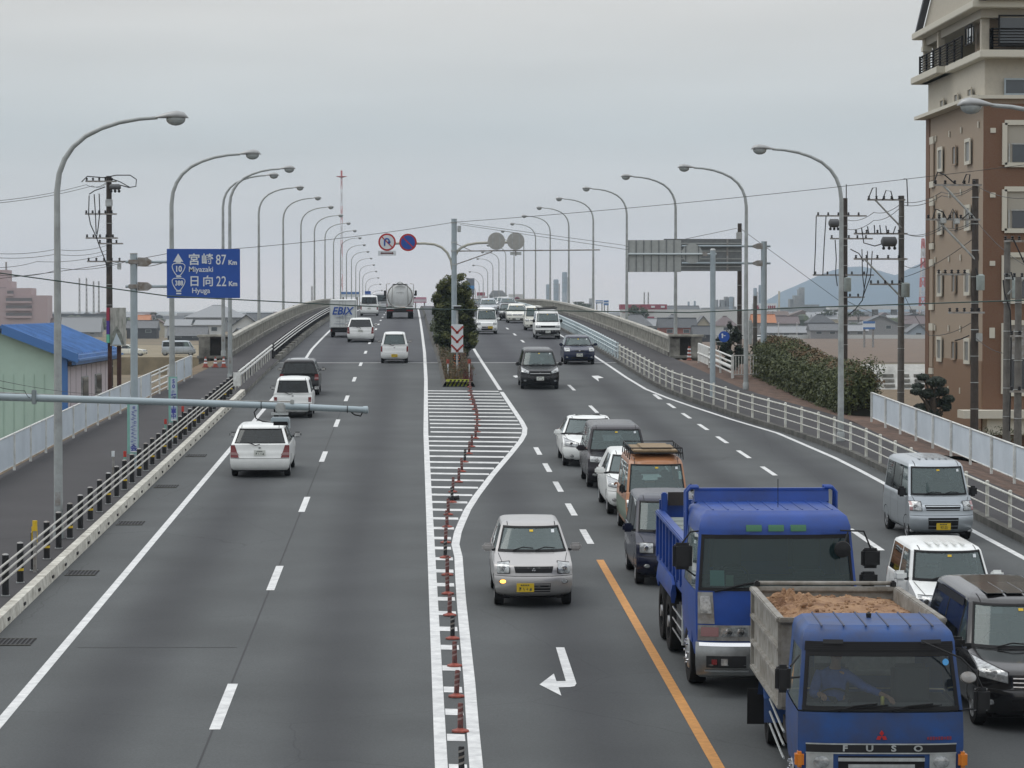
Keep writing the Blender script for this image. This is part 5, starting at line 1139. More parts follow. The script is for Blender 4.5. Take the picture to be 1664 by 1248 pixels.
# ================================================================ parapets
def parapet(name, label, x, d0, d1, sgn):
    t = thing(name, label, 'parapet', (x, d0, 0)); nb = 0; base = MB(); rail = MB(); pan = MB(); post = MB()
    k = d0
    while k < d1 - .1:
        e = min(k + 5, d1); za, zb_ = zr(k) + WH, zr(e) + WH; y0, y1 = k - d0, e - d0
        def strip(mb, dx, w, lo, hi, m_):
            X0, X1 = dx - w / 2, dx + w / 2
            v = [(X0, y0, za + lo), (X1, y0, za + lo), (X1, y0, za + hi), (X0, y0, za + hi), (X0, y1, zb_ + lo), (X1, y1, zb_ + lo), (X1, y1, zb_ + hi), (X0, y1, zb_ + hi)]
            mb.add(v, [(0, 1, 2, 3), (7, 6, 5, 4), (3, 2, 6, 7), (0, 4, 5, 1), (0, 3, 7, 4), (1, 5, 6, 2)], m_)
        strip(base, 0, .34, -.5, .22, M_CONCD); strip(base, 0, .20, .22, .34, M_PARA)
        strip(pan, sgn * .10, .05, .34, .84, M_DARK if 0 else M_CONCD)
        strip(rail, 0, .16, .80, .88, M_PARA); strip(rail, 0, .32, .93, 1.10, M_PARA)
        strip(rail, -sgn * .06, .03, .52, .58, M_PARA)
        n = 12
        for j in range(n):
            if k > 300 and j % 2: continue
            q = k + (j + .5) * 5 / n
            if q > d1: break
            h = zr(q) + WH; nb += 1; pm_ = MB() if nb <= 100 else post; pm_.box((0, q - d0, h + .60), (.20, .15, .62), M_PARA)
            if nb <= 100: pm_.build('baluster', t)
        k = e
    base.build('parapet_base', t); rail.build('coping', t); o = post.build('baluster_row', t); o['kind'] = 'stuff'; pan.build('backing_panel', t)
    return t
parapet('bridge_parapet', 'pale concrete balustrade with coping along the left edge of the bridge', -10.2, 151.2, 430, -1)
parapet('bridge_parapet', 'pale concrete balustrade with coping along the right edge of the bridge', 14.45, 151.2, 430, 1)
def pillar(label, x, D, sgn):
    t = thing('bridge_pillar', label, 'pillar', (x, D, zr(D) + WH), 'stone pillars at the bridge end')
    h = 1.12
    g = MB(); g.box((sgn * .1, 0, h / 2 - .2), (.55, .6, h + .4), M_CONCD, bev=.03); g.box((sgn * 1.3, -.1, h / 2 - .2), (.62, .6, h + .4), M_CONCD, bev=.03); g.box((sgn * .7, .1, h / 2 - .2), (.8, .4, h + .4), mat('near_black_stone', (.035, .032, .03), .95, noise=.5, nscale=2), bev=.02); g.box((sgn * .75, -.2, .0), (1.9, .9, .16), M_CONCD, bev=.03)  # near-black between the two piers, and again under the coping
    g.build('pillar_body', t)
    g = MB(); g.box((sgn * .38, 0, h + .07), (1.25, .75, .14), M_PARA, bev=.03); g.box((sgn * 1.35, 0, h + .05), (.75, .7, .14), M_PARA, bev=.03); g.box((sgn * .5, -.02, h - .05), (1.1, .62, .1), mat('near_black_stone', (0, 0, 0))); g.build('coping', t)
pillar('stained stone pillar ending the left parapet behind three orange cones', -10.2, 150.3, -1)
pillar('stained stone pillar ending the right parapet beside the white pipe fence', 14.45, 150.3, 1)
# ================================================================ guard pipes right: posts follow the kerb
def zside(D): return zr(D) + WH
def rail_between(mb, pts, zs, r, m_, n=6):
    for h in zs: mb.tube([(x, d, zside(d) + h) for x, d in pts], r, m_, n)
XG = lambda D: XR_in(D) + .12
gp_t = thing('guard_pipe', 'cream white three-pipe guard fence curving beside the right carriageway', 'guard fence')
M_CRP = mat('cream_pipe_paint', (.60, .61, .57), .6, noise=.22, nscale=5, dirt=(.38, .37, .31)); ds_ = []; D = 20.0
while D < 147.5: ds_.append(D); D += 2.52
for D in ds_:
    g = MB(); x = XG(D); g.tube([(x, D, zside(D)), (x, D, zside(D) + .84)], .045, M_CRP, 10); g.lathe([(.05, 0), (.045, .03), (.01, .045)], M_CRP, 10, Matrix.Translation((x, D, zside(D) + .84))); g.build('post', gp_t, 50)
pts = [(XG(d), d) for d in ds_]
for h, r in ((.80, .030), (.55, .018), (.30, .018)):
    g = MB(); g.tube([(x - .055, d, zside(d) + h) for x, d in pts], r, M_CRP, 8); g.build('rail', gp_t, 60)
M_CREAMP = 0
M_WBLUE = mat('blue_white_fence_paint', (.58, .66, .68), .5, noise=.08)
gt = thing('bridge_guard_fence', 'dense blue-white guard fence between right carriageway and walkway on the bridge', 'guard fence')
g = MB(); D = 148.2; n = 0
while D < 372 and n < 100:
    x = 11.22; q = MB(); q.box((x, D, zside(D) + .45), (.10, .09, .9), M_WBLUE); q.build('post', gt); D += 1.9; n += 1
for h, r in ((.86, .04), (.62, .035), (.40, .03)):
    g = MB(); g.tube([(11.16, d, zside(d) + h) for d in range(148, 376, 5)], r, M_WBLUE, 8); g.build('rail', gt, 60)
g = MB()
for d in range(150, 375, 5): g.quad((11.25, d, zside(d) + .08), (11.25, d + 5, zside(d + 5) + .08), (11.25, d + 5, zside(d + 5) + .78), (11.25, d, zside(d) + .78), M_WBLUE)
g.build('backing_panel', gt)
# ================================================================ panel fences
def panel_fence(label, fx, ks, h=1.05, sp=3.05, cat='fence', pipe=()):
    t = thing('panel_fence', label, cat)
    for a, b in zip(ks, ks[1:]):
        xa, xb = fx(a), fx(b); za, zb_ = zside(a), zside(b)
        g = MB(); sg = 1 if xa > 0 else -1
        if (a, b) in pipe:
            for hh in (.35, .62, .9): g.tube([(xa, a, za + hh), (xb, b, zb_ + hh)], .04, M_WHITE, 8)
            g.build('pipe_panel', t); 
        else:
            n = max(3, int(abs(b - a) * 9)); vs = []
            for i in range(n * 2 + 1):
                u = i / (2 * n); dx = .018 if i % 2 else -.0; vs += [(lerp(xa, xb, u) + dx, lerp(a, b, u), lerp(za, zb_, u) + .14), (lerp(xa, xb, u) + dx, lerp(a, b, u), lerp(za, zb_, u) + h - .02)]
            g.add(vs, [(2 * i, 2 * i + 2, 2 * i + 3, 2 * i + 1) for i in range(2 * n)], M_PANELW)
            g.build('panel', t)
        g = MB(); g.tube([(xa, a, za + h), (xb, b, zb_ + h)], .028, M_WHITE, 6); g.tube([(xa, a, za + .14), (xb, b, zb_ + .14)], .022, M_WHITE, 6); g.build('rail', t)
    for a in ks:
        g = MB(); g.box((fx(a) - (.03 if fx(a) > 0 else -.03), a, zside(a) + h / 2 + .01), (.07, .07, h + .04), M_WHITE); g.build('post', t)
    return t
kl = [30 + 3.05 * i for i in range(27)]
panel_fence('long white panel fence along the outer edge of the left pavement', lambda D: XL_out(D) + .12, kl)
kl2 = [kl[-1] + .2 + 3.2 * i for i in range(7)]
panel_fence('short white pipe and panel fence on the left pavement before the bridge pillar', lambda D: XL_out(D) + .12, kl2, pipe=[(kl2[i], kl2[i + 1]) for i in (1, 2)])
kr = [gp(1421, 685, WH)[1] - 3.05 * i for i in range(24)][::-1]
panel_fence('long white panel fence sloping across the right edge below the apartment block', lambda D: interp([(0, 16.55), (75, 16.6), (100, 16.8)], D), kr)
px_ = [(1150, 590), (1161, 602), (1176, 611), (1190, 616)]
ft = thing('pipe_fence', 'short white pipe fence behind the round blue sign at the end of the right parapet', 'fence')
P4 = [(15.2, 143.7), (15.2, 138.5), (15.18, 133.3), (15.16, 128.2)]
for i, (x, d) in enumerate(P4):
    g = MB(); g.box((x, d, zside(d) + .5), (.09, .09, 1.05), M_WHITE); g.build('post', ft)
for (x0, d0), (x1, d1) in zip(P4, P4[1:]):
    for h in (.25, .5, .75, 1.0):
        g = MB(); g.tube([(x0, d0, zside(d0) + h), (x1, d1, zside(d1) + h)], .045 if h != .5 else .09, M_WHITE, 8); g.build('rail', ft)
g = MB(); g.quad((15.15, 143.7, zside(143.7) + .1), (15.15, 138.5, zside(138.5) + .1), (15.15, 138.5, zside(138.5) + 1.0), (15.15, 143.7, zside(143.7) + 1.0), M_WHITE); g.build('panel', ft)
gt_ = thing('white_gate', 'small white barred gate at the left end of the hedge', 'gate')
g = MB(); gx_, gd_ = 15.35, 129.5
for i in range(12): g.tube([(gx_ + i * .16, gd_ + i * .15, zside(gd_) + .05), (gx_ + i * .16, gd_ + i * .15, zside(gd_) + 1.0)], .02, M_WHITE, 6)
for h in (.08, 1.0): g.tube([(gx_, gd_, zside(gd_) + h), (gx_ + 1.76, gd_ + 1.65, zside(gd_) + h)], .03, M_WHITE, 6)
g.build('bar_panel', gt_)
for i in (0, 11): g = MB(); g.box((gx_ + i * .16, gd_ + i * .15, zside(gd_) + .45), (.1, .1, 1.2), M_WHITE); g.build('post', gt_)
# ================================================================ left: kerb blocks, bollard rail, beam rail
kbm = MB(); M_HOLE = mat('drain_hole', (.02, .02, .02), .9)
D = 30.0
while D < 117.5:
    e = D + 1.97; za, zb_ = zr(D), zr(e); x0, x1 = -7.49, -7.27; h = .24
    v = [(x0, D, za - .1), (x1, D, za - .1), (x1 - .03, D, za + h), (x0 + .01, D, za + h), (x0, e, zb_ - .1), (x1, e, zb_ - .1), (x1 - .03, e, zb_ + h), (x0 + .01, e, zb_ + h)]
    kbm.add(v, [(0, 1, 2, 3), (7, 6, 5, 4), (3, 2, 6, 7), (0, 4, 5, 1), (0, 3, 7, 4), (1, 5, 6, 2)], M_KERBW)
    for q in (.95,): kbm.box((x1 - .010, D + q, lerp(za, zb_, q / 2) + .10), (.03, .22, .055), M_HOLE)
    D += 2.0
struct(kbm, 'kerb')
bt = thing('bollard_rail', 'low rail of black bollards with yellow bands and three white pipes beside the left kerb', 'guard rail')
ks = [32.2 + 1.93 * i for i in range(44)]
for i, D in enumerate(ks):
    z = zside(D); g = MB(); g.tube([(-7.72, D, z), (-7.72, D, z + .78)], .065, M_BLACKP, 12); g.lathe([(.066, 0), (.055, .02), (.02, .03)], M_GALVD, 12, Matrix.Translation((-7.72, D, z + .78)))
    g.lathe([(.085, 0), (.085, .02)], M_GALV, 12, Matrix.Translation((-7.72, D, z + .002))); o = g.build('bollard', bt, 50)
    if i % 2: g = MB(); g.lathe([(.068, 0), (.068, .05)], M_YEL, 12, Matrix.Translation((-7.72, D, z + .24))); g.build('yellow_band', o, 50)
for h in (.68, .53, .38): 
    g = MB(); g.tube([(-7.64, D, zside(D) + h) for D in (ks[0], ks[10], ks[20], ks[30], ks[-1])], .022, mat('cream_pipe', (.45, .44, .40), .5, noise=.15), 8); g.build('rail', bt, 60)
wt_ = thing('guard_beam', 'white double guard beam between the bollard rail and the bridge on the left', 'guard rail')
g = MB(); g.box((-7.66, 118.2, zside(118) + .5), (.32, .08, .6), M_WHITE); g.build('end_plate', wt_)
kw = [118.5 + 2.0 * i for i in range(15)]
for D in kw: g = MB(); g.box((-7.74, D, zside(D) + .38), (.045, .05, .76), M_CRP); g.build('post', wt_)
for D in kw[::2]: g = MB(); g.box((-7.9, D + 1, zside(D) + .34), (.08, .08, .7), M_BLACKP); g.build('black_post', wt_)
for h in (.80, .62): g = MB(); g.tube([(-7.6, D, zside(D) + h) for D in kw], .05, M_WHITE, 8); g.build('beam', wt_, 60)
bw_ = thing('bridge_kerb_rail', 'black-posted triple white pipe rail climbing the bridge beside the left carriageway', 'guard rail')
kw = [148.5 + 2.0 * i for i in range(100)]
for D in kw: g = MB(); g.box((-7.66, D, zside(D) + .40), (.12, .16, .84), M_BLACKP); g.build('post', bw_)
for h in (.80, .64, .46): 
    g = MB(); g.tube([(-7.56, D, zside(D) + h) for D in range(148, 350, 5)], .032, M_WHITE, 8); g.build('rail', bw_, 60)
kc = MB()
for a in range(148, 430, 4): kc.box((-7.4, a + 2, (zr(a) + zr(a + 4)) / 2 + .16), (.25, 4.0, .30), M_CONCD)
struct(kc, 'bridge_kerb')
# drain grates
for i, (px, py) in enumerate(((185, 851), (105, 932), (246, 791), (294, 741), (14, 1044))):
    x, d = gp(px, py); x = -6.85; t = thing('drain_grate', 'rusty drain grate by the left kerb, %s from the camera' % ['second', 'third'][0] if 0 else 'iron drain grate beside the white kerb, ' + ['third', 'second', 'fourth', 'fifth', 'first'][i] + ' counting from the camera', 'drain grate', (x, d, zr(d)), 'drain grates along the left kerb', 0, SL)
    g = MB(); g.box((0, 0, .004), (.62, .75, .008), M_DARK); g.build('pit', t)
    g = MB()
    for k in range(8): g.box((-.27 + k * .077, 0, .012), (.03, .75, .012), M_BLACKP)
    for y in (-.37, .37): g.box((0, y, .013), (.64, .04, .014), M_KERBD)
    g.build('grating', t)
# ================================================================ delineator posts on the zebra
bp = [(728.6, 837), (726.8, 857), (724, 882.4), (723.4, 907), (726.8, 935), (727.5, 965.7), (730.6, 1000.7), (735.4, 1038.7), (738.8, 1083), (741.6, 1132.7), (748, 1189.6), (750, 1264), (735, 817), (735.8, 800), (745.5, 784), (750.8, 767), (755, 751.6), (762, 738), (766.6, 726.6), (772.8, 712.8), (775.5, 702.6), (775.8, 692), (775.5, 683), (774, 674.5), (771.5, 666), (768.5, 658), (766.5, 650), (765, 643), (764, 636), (763, 629.5)]
bp.sort(key=lambda p: -p[1])
def deline(label, x, d, tilt, stripe, h=.40):
    t = thing('delineator_post', label, 'delineator post', (x, d, zr(d)), 'red delineator posts along the zebra island')
    g = MB(); g.lathe([(.125, .008), (.12, .03), (.06, .05), (.045, .06)], M_ORANGE, 18); g.build('base', t, 50)
    g = MB(); X = Matrix.Rotation(tilt, 4, 'Y'); g.lathe([(.040, .04), (.038, h), (.03, h + .012)], mat('worn_dark_red_plastic', (.14, .035, .028), .7, noise=.5, nscale=14, dirt=(.045, .03, .03)) if stripe else M_BLACKP, 12, X)
    o = g.build('post', t, 50)
    g = MB(); r_ = .041
    for z0 in (.12, .20, .28):
        if z0 + .12 > h: break
        n = 14; vs = []
        for j in range(n + 1):
            a = 2 * pi * j / n; zz = z0 + .05 * j / n * 1.6; vs += [(r_ * cos(a), r_ * sin(a), zz), (r_ * cos(a), r_ * sin(a), zz + .03)]
        g.add(vs, [(2 * j, 2 * j + 2, 2 * j + 3, 2 * j + 1) for j in range(n)], mat('faded_reflective_band', (.24, .17, .16), .5) if stripe else M_GALVD, X)
    g.build('reflective_band', o)
for i, (px, py) in enumerate(bp):
    x, d = gp(px, py); deline('%s %s delineator post of the zebra row counting from the camera' % (ORD[i], 'dark scuffed' if i % 4 == 0 else 'dull red'), x, d, random.uniform(-.05, .05), i % 4 != 0 or i > 16)
g = MB(); x, d = gp(728, 816); g.lathe([(.07, .0), (.06, .3)], M_BLACKP, 12, Matrix.Translation((x, d, zr(d) + .07)) @ Matrix.Rotation(RAD(80), 4, 'Y')); o = g.build('fallen_post', None, 50); tag(o, 'black broken post stub lying on the zebra beside the delineators', 'post stub')
# ================================================================ island nose: striped block, blinker post, chevron sign
x0, d0 = gp(725, 628); x1, _ = gp(764, 628)
t = thing('impact_block', 'low yellow and black striped block at the nose of the median island', 'impact block', ((x0 + x1) / 2, d0 + .2, zr(d0)))
w = x1 - x0; g = MB(); g.box((0, 0, .15), (w, .35, .32), mat('hazard_yellow', (.40, .46, .05), .6), bev=.02); bb_ = g.build('block', t)
g = MB()
for k in range(6):
    a = -w / 2 + .02 + k * w / 6; g.prism([(a, -.0), (a + w / 12, 0), (a + w / 12 + .16, .30), (a + .16, .30)] if k < 5 else [(a, 0), (a + w / 12, 0), (a + w / 12 + .05, .12), (a + .05, .12)], 'Y', -.185, -.176, M_BLACK)
g.build('stripe', bb_)
x, d = gp(742.5, 616); d += .6; z = zr(d) + .2
t = thing('obstacle_marker', 'round orange reflector marker with chevrons in front of the median weeds', 'marker', (x, d, z))
g = MB(); g.tube([(0, 0, 0), (0, 0, .75)], .16, M_BLACKP, 12); pb = g.build('post', t, 50)
g = MB()
for k in range(4):
    z1 = .08 + k * .13; g.prism([(-.15, z1 + .09), (0, z1), (.15, z1 + .09), (.15, z1 + .15), (0, z1 + .06), (-.15, z1 + .15)], 'Y', -.175, -.165, mat('orange_reflector', (.60, .16, .03), .4))
g.build('chevron', pb)
g = MB(); g.lathe([(.20, 0), (.20, .06), (.1, .08)], M_BLACKP, 20, Matrix.Translation((0, -.17, .82)) @ Matrix.Rotation(RAD(90), 4, 'X'))
for k in range(8): g.ell((.13 * cos(k * pi / 4), -.25, .82 + .13 * sin(k * pi / 4)), (.03, .02, .03), MATS['orange_reflector'], 8, 5)
g.ell((0, -.26, .82), (.05, .02, .05), M_SIGNW, 8, 5); g.build('reflector_disc', t)
def ctrs(px, py, D): return at(px, py, D)
D = 128.0; p = at(743, 600, D)
t = thing('chevron_sign', 'white board with three red dotted chevrons on a thin post at the median nose', 'chevron sign', (p.x, D, zr(D) + .2)); s_px = F / D
g = MB(); g.tube([(0, .06, 0), (0, .06, (CZ - (497 - 505) / s_px) - zr(D) - .2)], .05, M_GALV, 10); g.build('post', t, 50)
zb0, zb1 = at(743, 572, D).z - zr(D) - .2, at(743, 527, D).z - zr(D) - .2; hw = 9.6 / s_px
g = MB(); g.box((0, 0, (zb0 + zb1) / 2), (hw * 2, .03, zb1 - zb0), M_SIGNW); bd_ = g.build('board', t); g = MB(); g.box((0, 0, zb0 - .02), (hw * 2 + .06, .12, .04), M_GALVD); g.build('board_bracket', t)
hh = (zb1 - zb0)
for k in range(3):
    g = MB(); zt_ = zb1 - hh * (.0 + k * .333) - .03
    for sgn in (-1, 1):
        for i in range(5):
            u = i / 4.6; xx = sgn * (hw * .93 * (1 - u)); zz = zt_ - .10 - u * hh * .20
            g.box((xx * .98, -.02, zz), (.09, .012, .085), M_RED, X=None)
    g.box((0, -.02, zt_ - .10 - hh * .21), (.12, .012, .09), M_RED); g.build('chevron', bd_)
g = MB(); zz = at(743, 497, D).z - zr(D) - .2; g.box((-.02, 0, zz), (.42, .3, .05), M_SIGNW, bev=.01); g.box((0, 0, zz - .12), (.34, .26, .18), M_BLACKP, bev=.02); g.build('warning_light', t)
# tall mast with four round signs
D = 150.0; p = at(738, 500, D); k = D / F; zb_ = zr(D) + .2; T = lambda px, py: (at(px, py, D).x - p.x, 0, at(px, py, D).z - zb_)
t = thing('sign_mast', 'blue-grey steel mast rising from the median tree, carrying sign arms both ways', 'sign mast', (p.x, D, zb_))
top = T(738, 357)[2]; g = MB(); g.tube([(0, 0, 0), (0, 0, top)], .15, M_BLUEGREY, 16); g.lathe([(.16, 0), (.16, .05)], M_BLUEGREY, 16, Matrix.Translation((0, 0, top)))
for py in (363, 395, 409, 431): g.lathe([(.18, 0), (.18, .08)], M_GALV, 14, Matrix.Translation((0, 0, T(738, py)[2])))
g.build('mast', t, 50)
def arm(path, r=.07, m_=None): 
    g = MB(); g.tube([T(a, b) for a, b in path], r, m_ or mat('cream_arm', (.42, .42, .36), .5, noise=.15), 10); g.build('arm', t, 60)
arm([(735, 438), (733, 424), (727, 411), (718, 402), (706, 397), (690, 395.5), (625, 395.5)])
arm([(741, 414), (744, 407), (750, 402), (760, 397.5), (775, 395), (800, 394), (845, 393.5)])
g = MB(); g.tube([T(740, 408), T(975, 406)], .035, M_GALVD, 8); g.tube([T(740, 430), T(800, 409)], .03, M_GALVD, 8); g.tube([T(741, 396), T(767, 408)], .02, M_GALVD, 8); g.build('wire_arm', t)
g = MB(); g.box((.28, 0, T(744, 372)[2]), (.2, .16, .35), M_GALV, bev=.02); g.build('junction_box', t)
def disc(mb, c, r, m_, y=0, th=.02, n=36, r0=0):
    X = Matrix.Translation((c[0], y, c[2])) @ Matrix.Rotation(RAD(90), 4, 'X')
    if r0: mb.lathe([(r, 0), (r, th), (r0, th), (r0, 0)], m_, n, X)
    else: mb.lathe([(r, 0), (r, th)], m_, n, X)
def round_sign(label, px, py, kind, r=14.2):
    R_ = r * k; c = T(px, py); o = thing('round_sign', label, 'traffic sign', (p.x + c[0], D - .12, zb_ + c[2]))
    g = MB()
    z0 = (0, 0, 0)
    if kind == 'back':
        disc(g, z0, R_, mat('sign_back_aluminium', (.40, .40, .38), .55, .3, noise=.12)); 
        for xx in (-.4, .4): g.box((xx * R_, -.03, 0), (.05, .04, R_ * 1.7), M_GALV)
        g.build('plate', o, 40); return o
    disc(g, z0, R_, M_SIGNR); pl = g.build('plate', o, 40)
    g = MB(); disc(g, z0, R_ * .80, M_SIGNW if kind == 'uturn' else M_SIGNB, -.006, .022)
    g.build('sign_face', pl, 40)
    g = MB(); a = RAD(45)
    g.box((0, -.034, 0), (R_ * 1.62, .008, R_ * .13), M_SIGNR, X=Matrix.Rotation(a, 4, 'Y'))
    if kind == 'uturn':
        b2 = MB(); pa = [(-.28, -.42), (-.28, .12)] + [(-.02 + .26 * cos(u), .14 + .26 * sin(u)) for u in [pi - i * pi / 8 for i in range(9)]] + [(.24, .02)]
        for (xa, za), (xb, zb2) in zip(pa, pa[1:]): b2.tube([(xa * R_, -.032, za * R_), (xb * R_, -.032, zb2 * R_)], R_ * .085, M_SIGNB, 6, flat=.1 if 0 else 1)
        b2.prism([(.02 * R_, .06 * R_), (.46 * R_, .06 * R_), (.24 * R_, -.26 * R_)], 'Y', -.05, -.03, M_SIGNB); b2.build('symbol', pl)
    g.build('slash', pl); return o
round_sign('round red-rimmed no U-turn sign, leftmost on the mast arm', 629, 393.5, 'uturn')
round_sign('round blue no-parking sign with red slash, between the U-turn sign and the mast', 663, 394, 'park')
round_sign('grey back of a round sign on the right arm, nearer the mast', 806.5, 392, 'back')
round_sign('grey back of a round sign at the tip of the right arm', 838, 392, 'back')
c = T(629, 411.5); o = thing('plate_sign', 'small white plate with a dark double arrow under the U-turn sign', 'sign plate', (p.x + c[0], D - .1, zb_ + c[2]))
g = MB(); g.box((0, 0, 0), (29 * k, .02, 8 * k), M_SIGNW); q = g.build('plate', o); g = MB(); g.box((0, -.016, 0), (16 * k, .01, 2 * k), mat('dark_red_arrow', (.10, .02, .02), .6))
for s_ in (-1, 1): g.prism([(s_ * 8 * k, -2.2 * k), (s_ * 11 * k, 0), (s_ * 8 * k, 2.2 * k)], 'Y', -.021, -.011, MATS['dark_red_arrow'])
g.build('arrow', q); c = T(838, 412)
o = thing('plate_sign', 'small grey plate seen from behind under the right arm tip', 'sign plate', (p.x + c[0], D - .1, zb_ + c[2])); g = MB(); g.box((0, 0, 0), (18 * k, .02, 5 * k), M_GALV); g.box((0, -.02, 0), (2 * k, .03, 8 * k), M_GALVD); g.build('plate', o)
# ================================================================ blue direction sign, left
D = 79.5; k = D / F; x, _ = -8.25, 0; zb_ = zside(D)
p = at(218, 600, D); t = thing('gantry_pole', 'blue-grey gantry pole on the left pavement carrying the blue direction sign', 'sign gantry', (p.x, D, zb_)); T2 = lambda px, py: (at(px, py, D).x - p.x, 0, at(px, py, D).z - zb_)
g = MB(); g.tube([(0, 0, 0), (0, 0, T2(218, 413)[2])], .105, M_BLUEGREY, 16); g.lathe([(.115, 0), (.115, .03)], M_GALV, 16, Matrix.Translation((0, 0, T2(218, 413)[2]))); g.build('pole', t, 50)
for py in (425.5, 465.5):
    g = MB(); z = T2(218, py)[2]; g.tube([(T2(204, py)[0], 0, z), (T2(300, py)[0], 0, z)], .045, M_BLUEGREY, 10); 
    g.box((.0, 0, z), (.30, .26, .13), M_GALVD, bev=.02); g.prism([(.12, z - .13), (.40, z - .12), (.52, z - .04), (.52, z + .04), (.40, z + .12), (.12, z + .13)], 'Y', -.09, .09, M_GALVD); g.build('arm', t, 50)
c = T2(331, 444.5); wS, hS = 118 * k, 79.5 * k
t2 = thing('direction_sign', 'large blue direction sign with white lettering, Miyazaki and Hyuga', 'road sign', (p.x + c[0], D - .09, zb_ + c[2]))
g = MB(); g.box((0, 0, 0), (wS, .04, hS), M_SIGNB, bev=.01); bd_ = g.build('board', t2)
g = MB()
for xx in (-.6, 0, .6): g.box((xx, .05, 0), (.06, .06, hS * .95), M_GALV)
g.build('board_stiffener', t2)
def sgn(s, px, py, size, sx=1, bold=.0, name='lettering'):
    c2 = T2(px, py); g = MB(); text(s, size * k, M_SIGNW, Matrix.Translation((c2[0] - c[0], -.026, c2[2] - c[2])) @ FACE, mesh=g, sx=sx, bold=bold * k); g.build(name, bd_)
sgn('宮', 316, 423, 19.5, bold=.35); sgn('崎', 337.5, 423, 19.5, bold=.35); sgn('87', 359.5, 423, 23, sx=.74, bold=.1); sgn('Km', 378.5, 427, 10.5, sx=.95, bold=.35); sgn('Miyazaki', 327, 438, 12, sx=.98, bold=.12)
sgn('日', 316.5, 458, 18.5, bold=.25); sgn('向', 338.5, 458, 18.5, bold=.25); sgn('22', 360, 458, 23, sx=.74, bold=.1); sgn('Km', 379, 461.5, 10.5, sx=.95, bold=.35); sgn('Hyuga', 327, 472.5, 12, sx=.98, bold=.12)
sgn('10', 290.5, 437.5, 13, sx=.86, bold=.35); sgn('388', 291.5, 460.5, 11, sx=.8, bold=.3)
g = MB(); w_ = lambda px, py: (T2(px, py)[0] - c[0], T2(px, py)[2] - c[2])
g.prism([w_(290, 412), w_(298.7, 426), w_(294.5, 425), w_(294.5, 427), w_(286, 427), w_(286, 425), w_(282, 426)], 'Y', -.03, -.021, M_SIGNW)
for y0 in (428, 452):
    sh_ = [(280.5, y0 + 3), (283, y0 + .6), (290.5, y0), (298, y0 + .6), (301, y0 + 3), (301.2, y0 + 6), (299.5, y0 + 11), (296, y0 + 16.5), (293.5, y0 + 19.5), (290.5, y0 + 20.3), (287.5, y0 + 19.5), (285, y0 + 16.5), (281.8, y0 + 11), (280.3, y0 + 6), (280.5, y0 + 3)]
    g.tube([(*w_(a, b), 0)[0:1] + (-.026,) + (w_(a, b)[1],) for a, b in sh_], .013, M_SIGNW, 5)
for a, b in ((291, 449.5), (291, 473), (291, 477)): q = w_(a, b); g.box((q[0], -.025, q[1]), (8 * k, .01, 2.2 * k), M_SIGNW)
g.build('symbol', bd_)
# banners strapped to poles
M_BAN = mat('banner_teal', (.20, .42, .36), .7, noise=.1); M_BANW = mat('banner_pale', (.42, .50, .56), .7); M_INKB = mat('banner_ink', (.05, .06, .30), .7)
def banner(label, px, py0, py1, D, wpx, chars, y=-.13):
    a, b = at(px, py0, D), at(px, py1, D); h = a.z - b.z; w = wpx * D / F
    t = thing('pole_banner', label, 'banner', (a.x, D + y, b.z)); g = MB(); g.box((0, 0, h / 2), (w, .02, h), M_BAN); o = g.build('banner_cloth', t)
    g = MB(); g.box((w * .08, -.013, h / 2), (w * .68, .008, h * .94), M_BANW); g.build('banner_field', o)
    g = MB(); n = len(chars)
    for i, ch in enumerate(chars):
        zz = h * (.95 - (i + .5) * .88 / n)
        if ch == '-': 
            for q in range(4): g.box((random.uniform(-.1, .25) * w, -.02, zz + (q - 1.5) * h * .014), (w * .22, .006, h * .008), M_INKB)
        else: text(ch, w * .62, M_INKB, Matrix.Translation((w * .08, -.019, zz)) @ FACE, mesh=g, bold=.006)
    g.box((w * .1, -.02, h * .045), (w * .6, .006, h * .03), M_SIGNW)
    g.build('lettering', o)
banner('tall teal and pale banner with small print strapped to the gantry pole', 216.5, 655, 737, 78.6, 18, '-----------会')
banner('teal banner with blue characters strapped to the second left lamp', 281.5, 612, 686, 89.0, 14, '50-橋梁工事中')
# small posts between bollards
def pole(name, label, px, py0, py1, m1, m2, topm=None, dh=WH, cat='marker post', rr=.035, base=None):
    x, d = gp(px, py1, dh); ztop = at(px, py0, d).z; t = thing(name, label, cat, (x, d, zr(d) + dh)); H_ = ztop - zr(d) - dh
    g = MB(); g.tube([(0, 0, 0), (0, 0, H_ * .8)], rr, m1, 10); g.build('post', t, 50); g = MB(); g.tube([(0, 0, H_ * .8), (0, 0, H_)], rr * 1.25, m2, 10); g.build('reflector_cap', t, 50)
M_TEAL = mat('teal_sleeve', (.16, .34, .28), .6)
pole('marker_post', 'green marker post with red head left of the gantry pole banner', 203, 733, 780, M_TEAL, M_RED)
pole('marker_post', 'green marker post with red head among the bollards past the gantry pole', 269, 681, 722, M_TEAL, M_RED)
pole('marker_post', 'red-topped black marker post near the end of the bollard rail', 297, 660, 704, M_BLACKP, M_RED)
pole('marker_post', 'short grey post with a white tip standing on the left pavement', 184, 733, 778, M_GALVD, M_SIGNW)
pole('yellow_post', 'dark post with a yellow sign strip behind the nearest bollards', 57, 846, 930, M_GALVD, M_YEL, rr=.04)
x, d = gp(57, 928, WH); t = thing('strip_sign', 'narrow yellow vertical sign strip behind the nearest bollards', 'sign', (x, d - .06, at(57, 868, d).z)); g = MB(); g.box((0, 0, 0), (.12, .015, .32), M_YEL); o = g.build('plate', t); g = MB()
for i in range(4): g.box((0, -.012, .12 - i * .08), (.07, .006, .05), mat('strip_ink', (.12, .07, .02), .8))
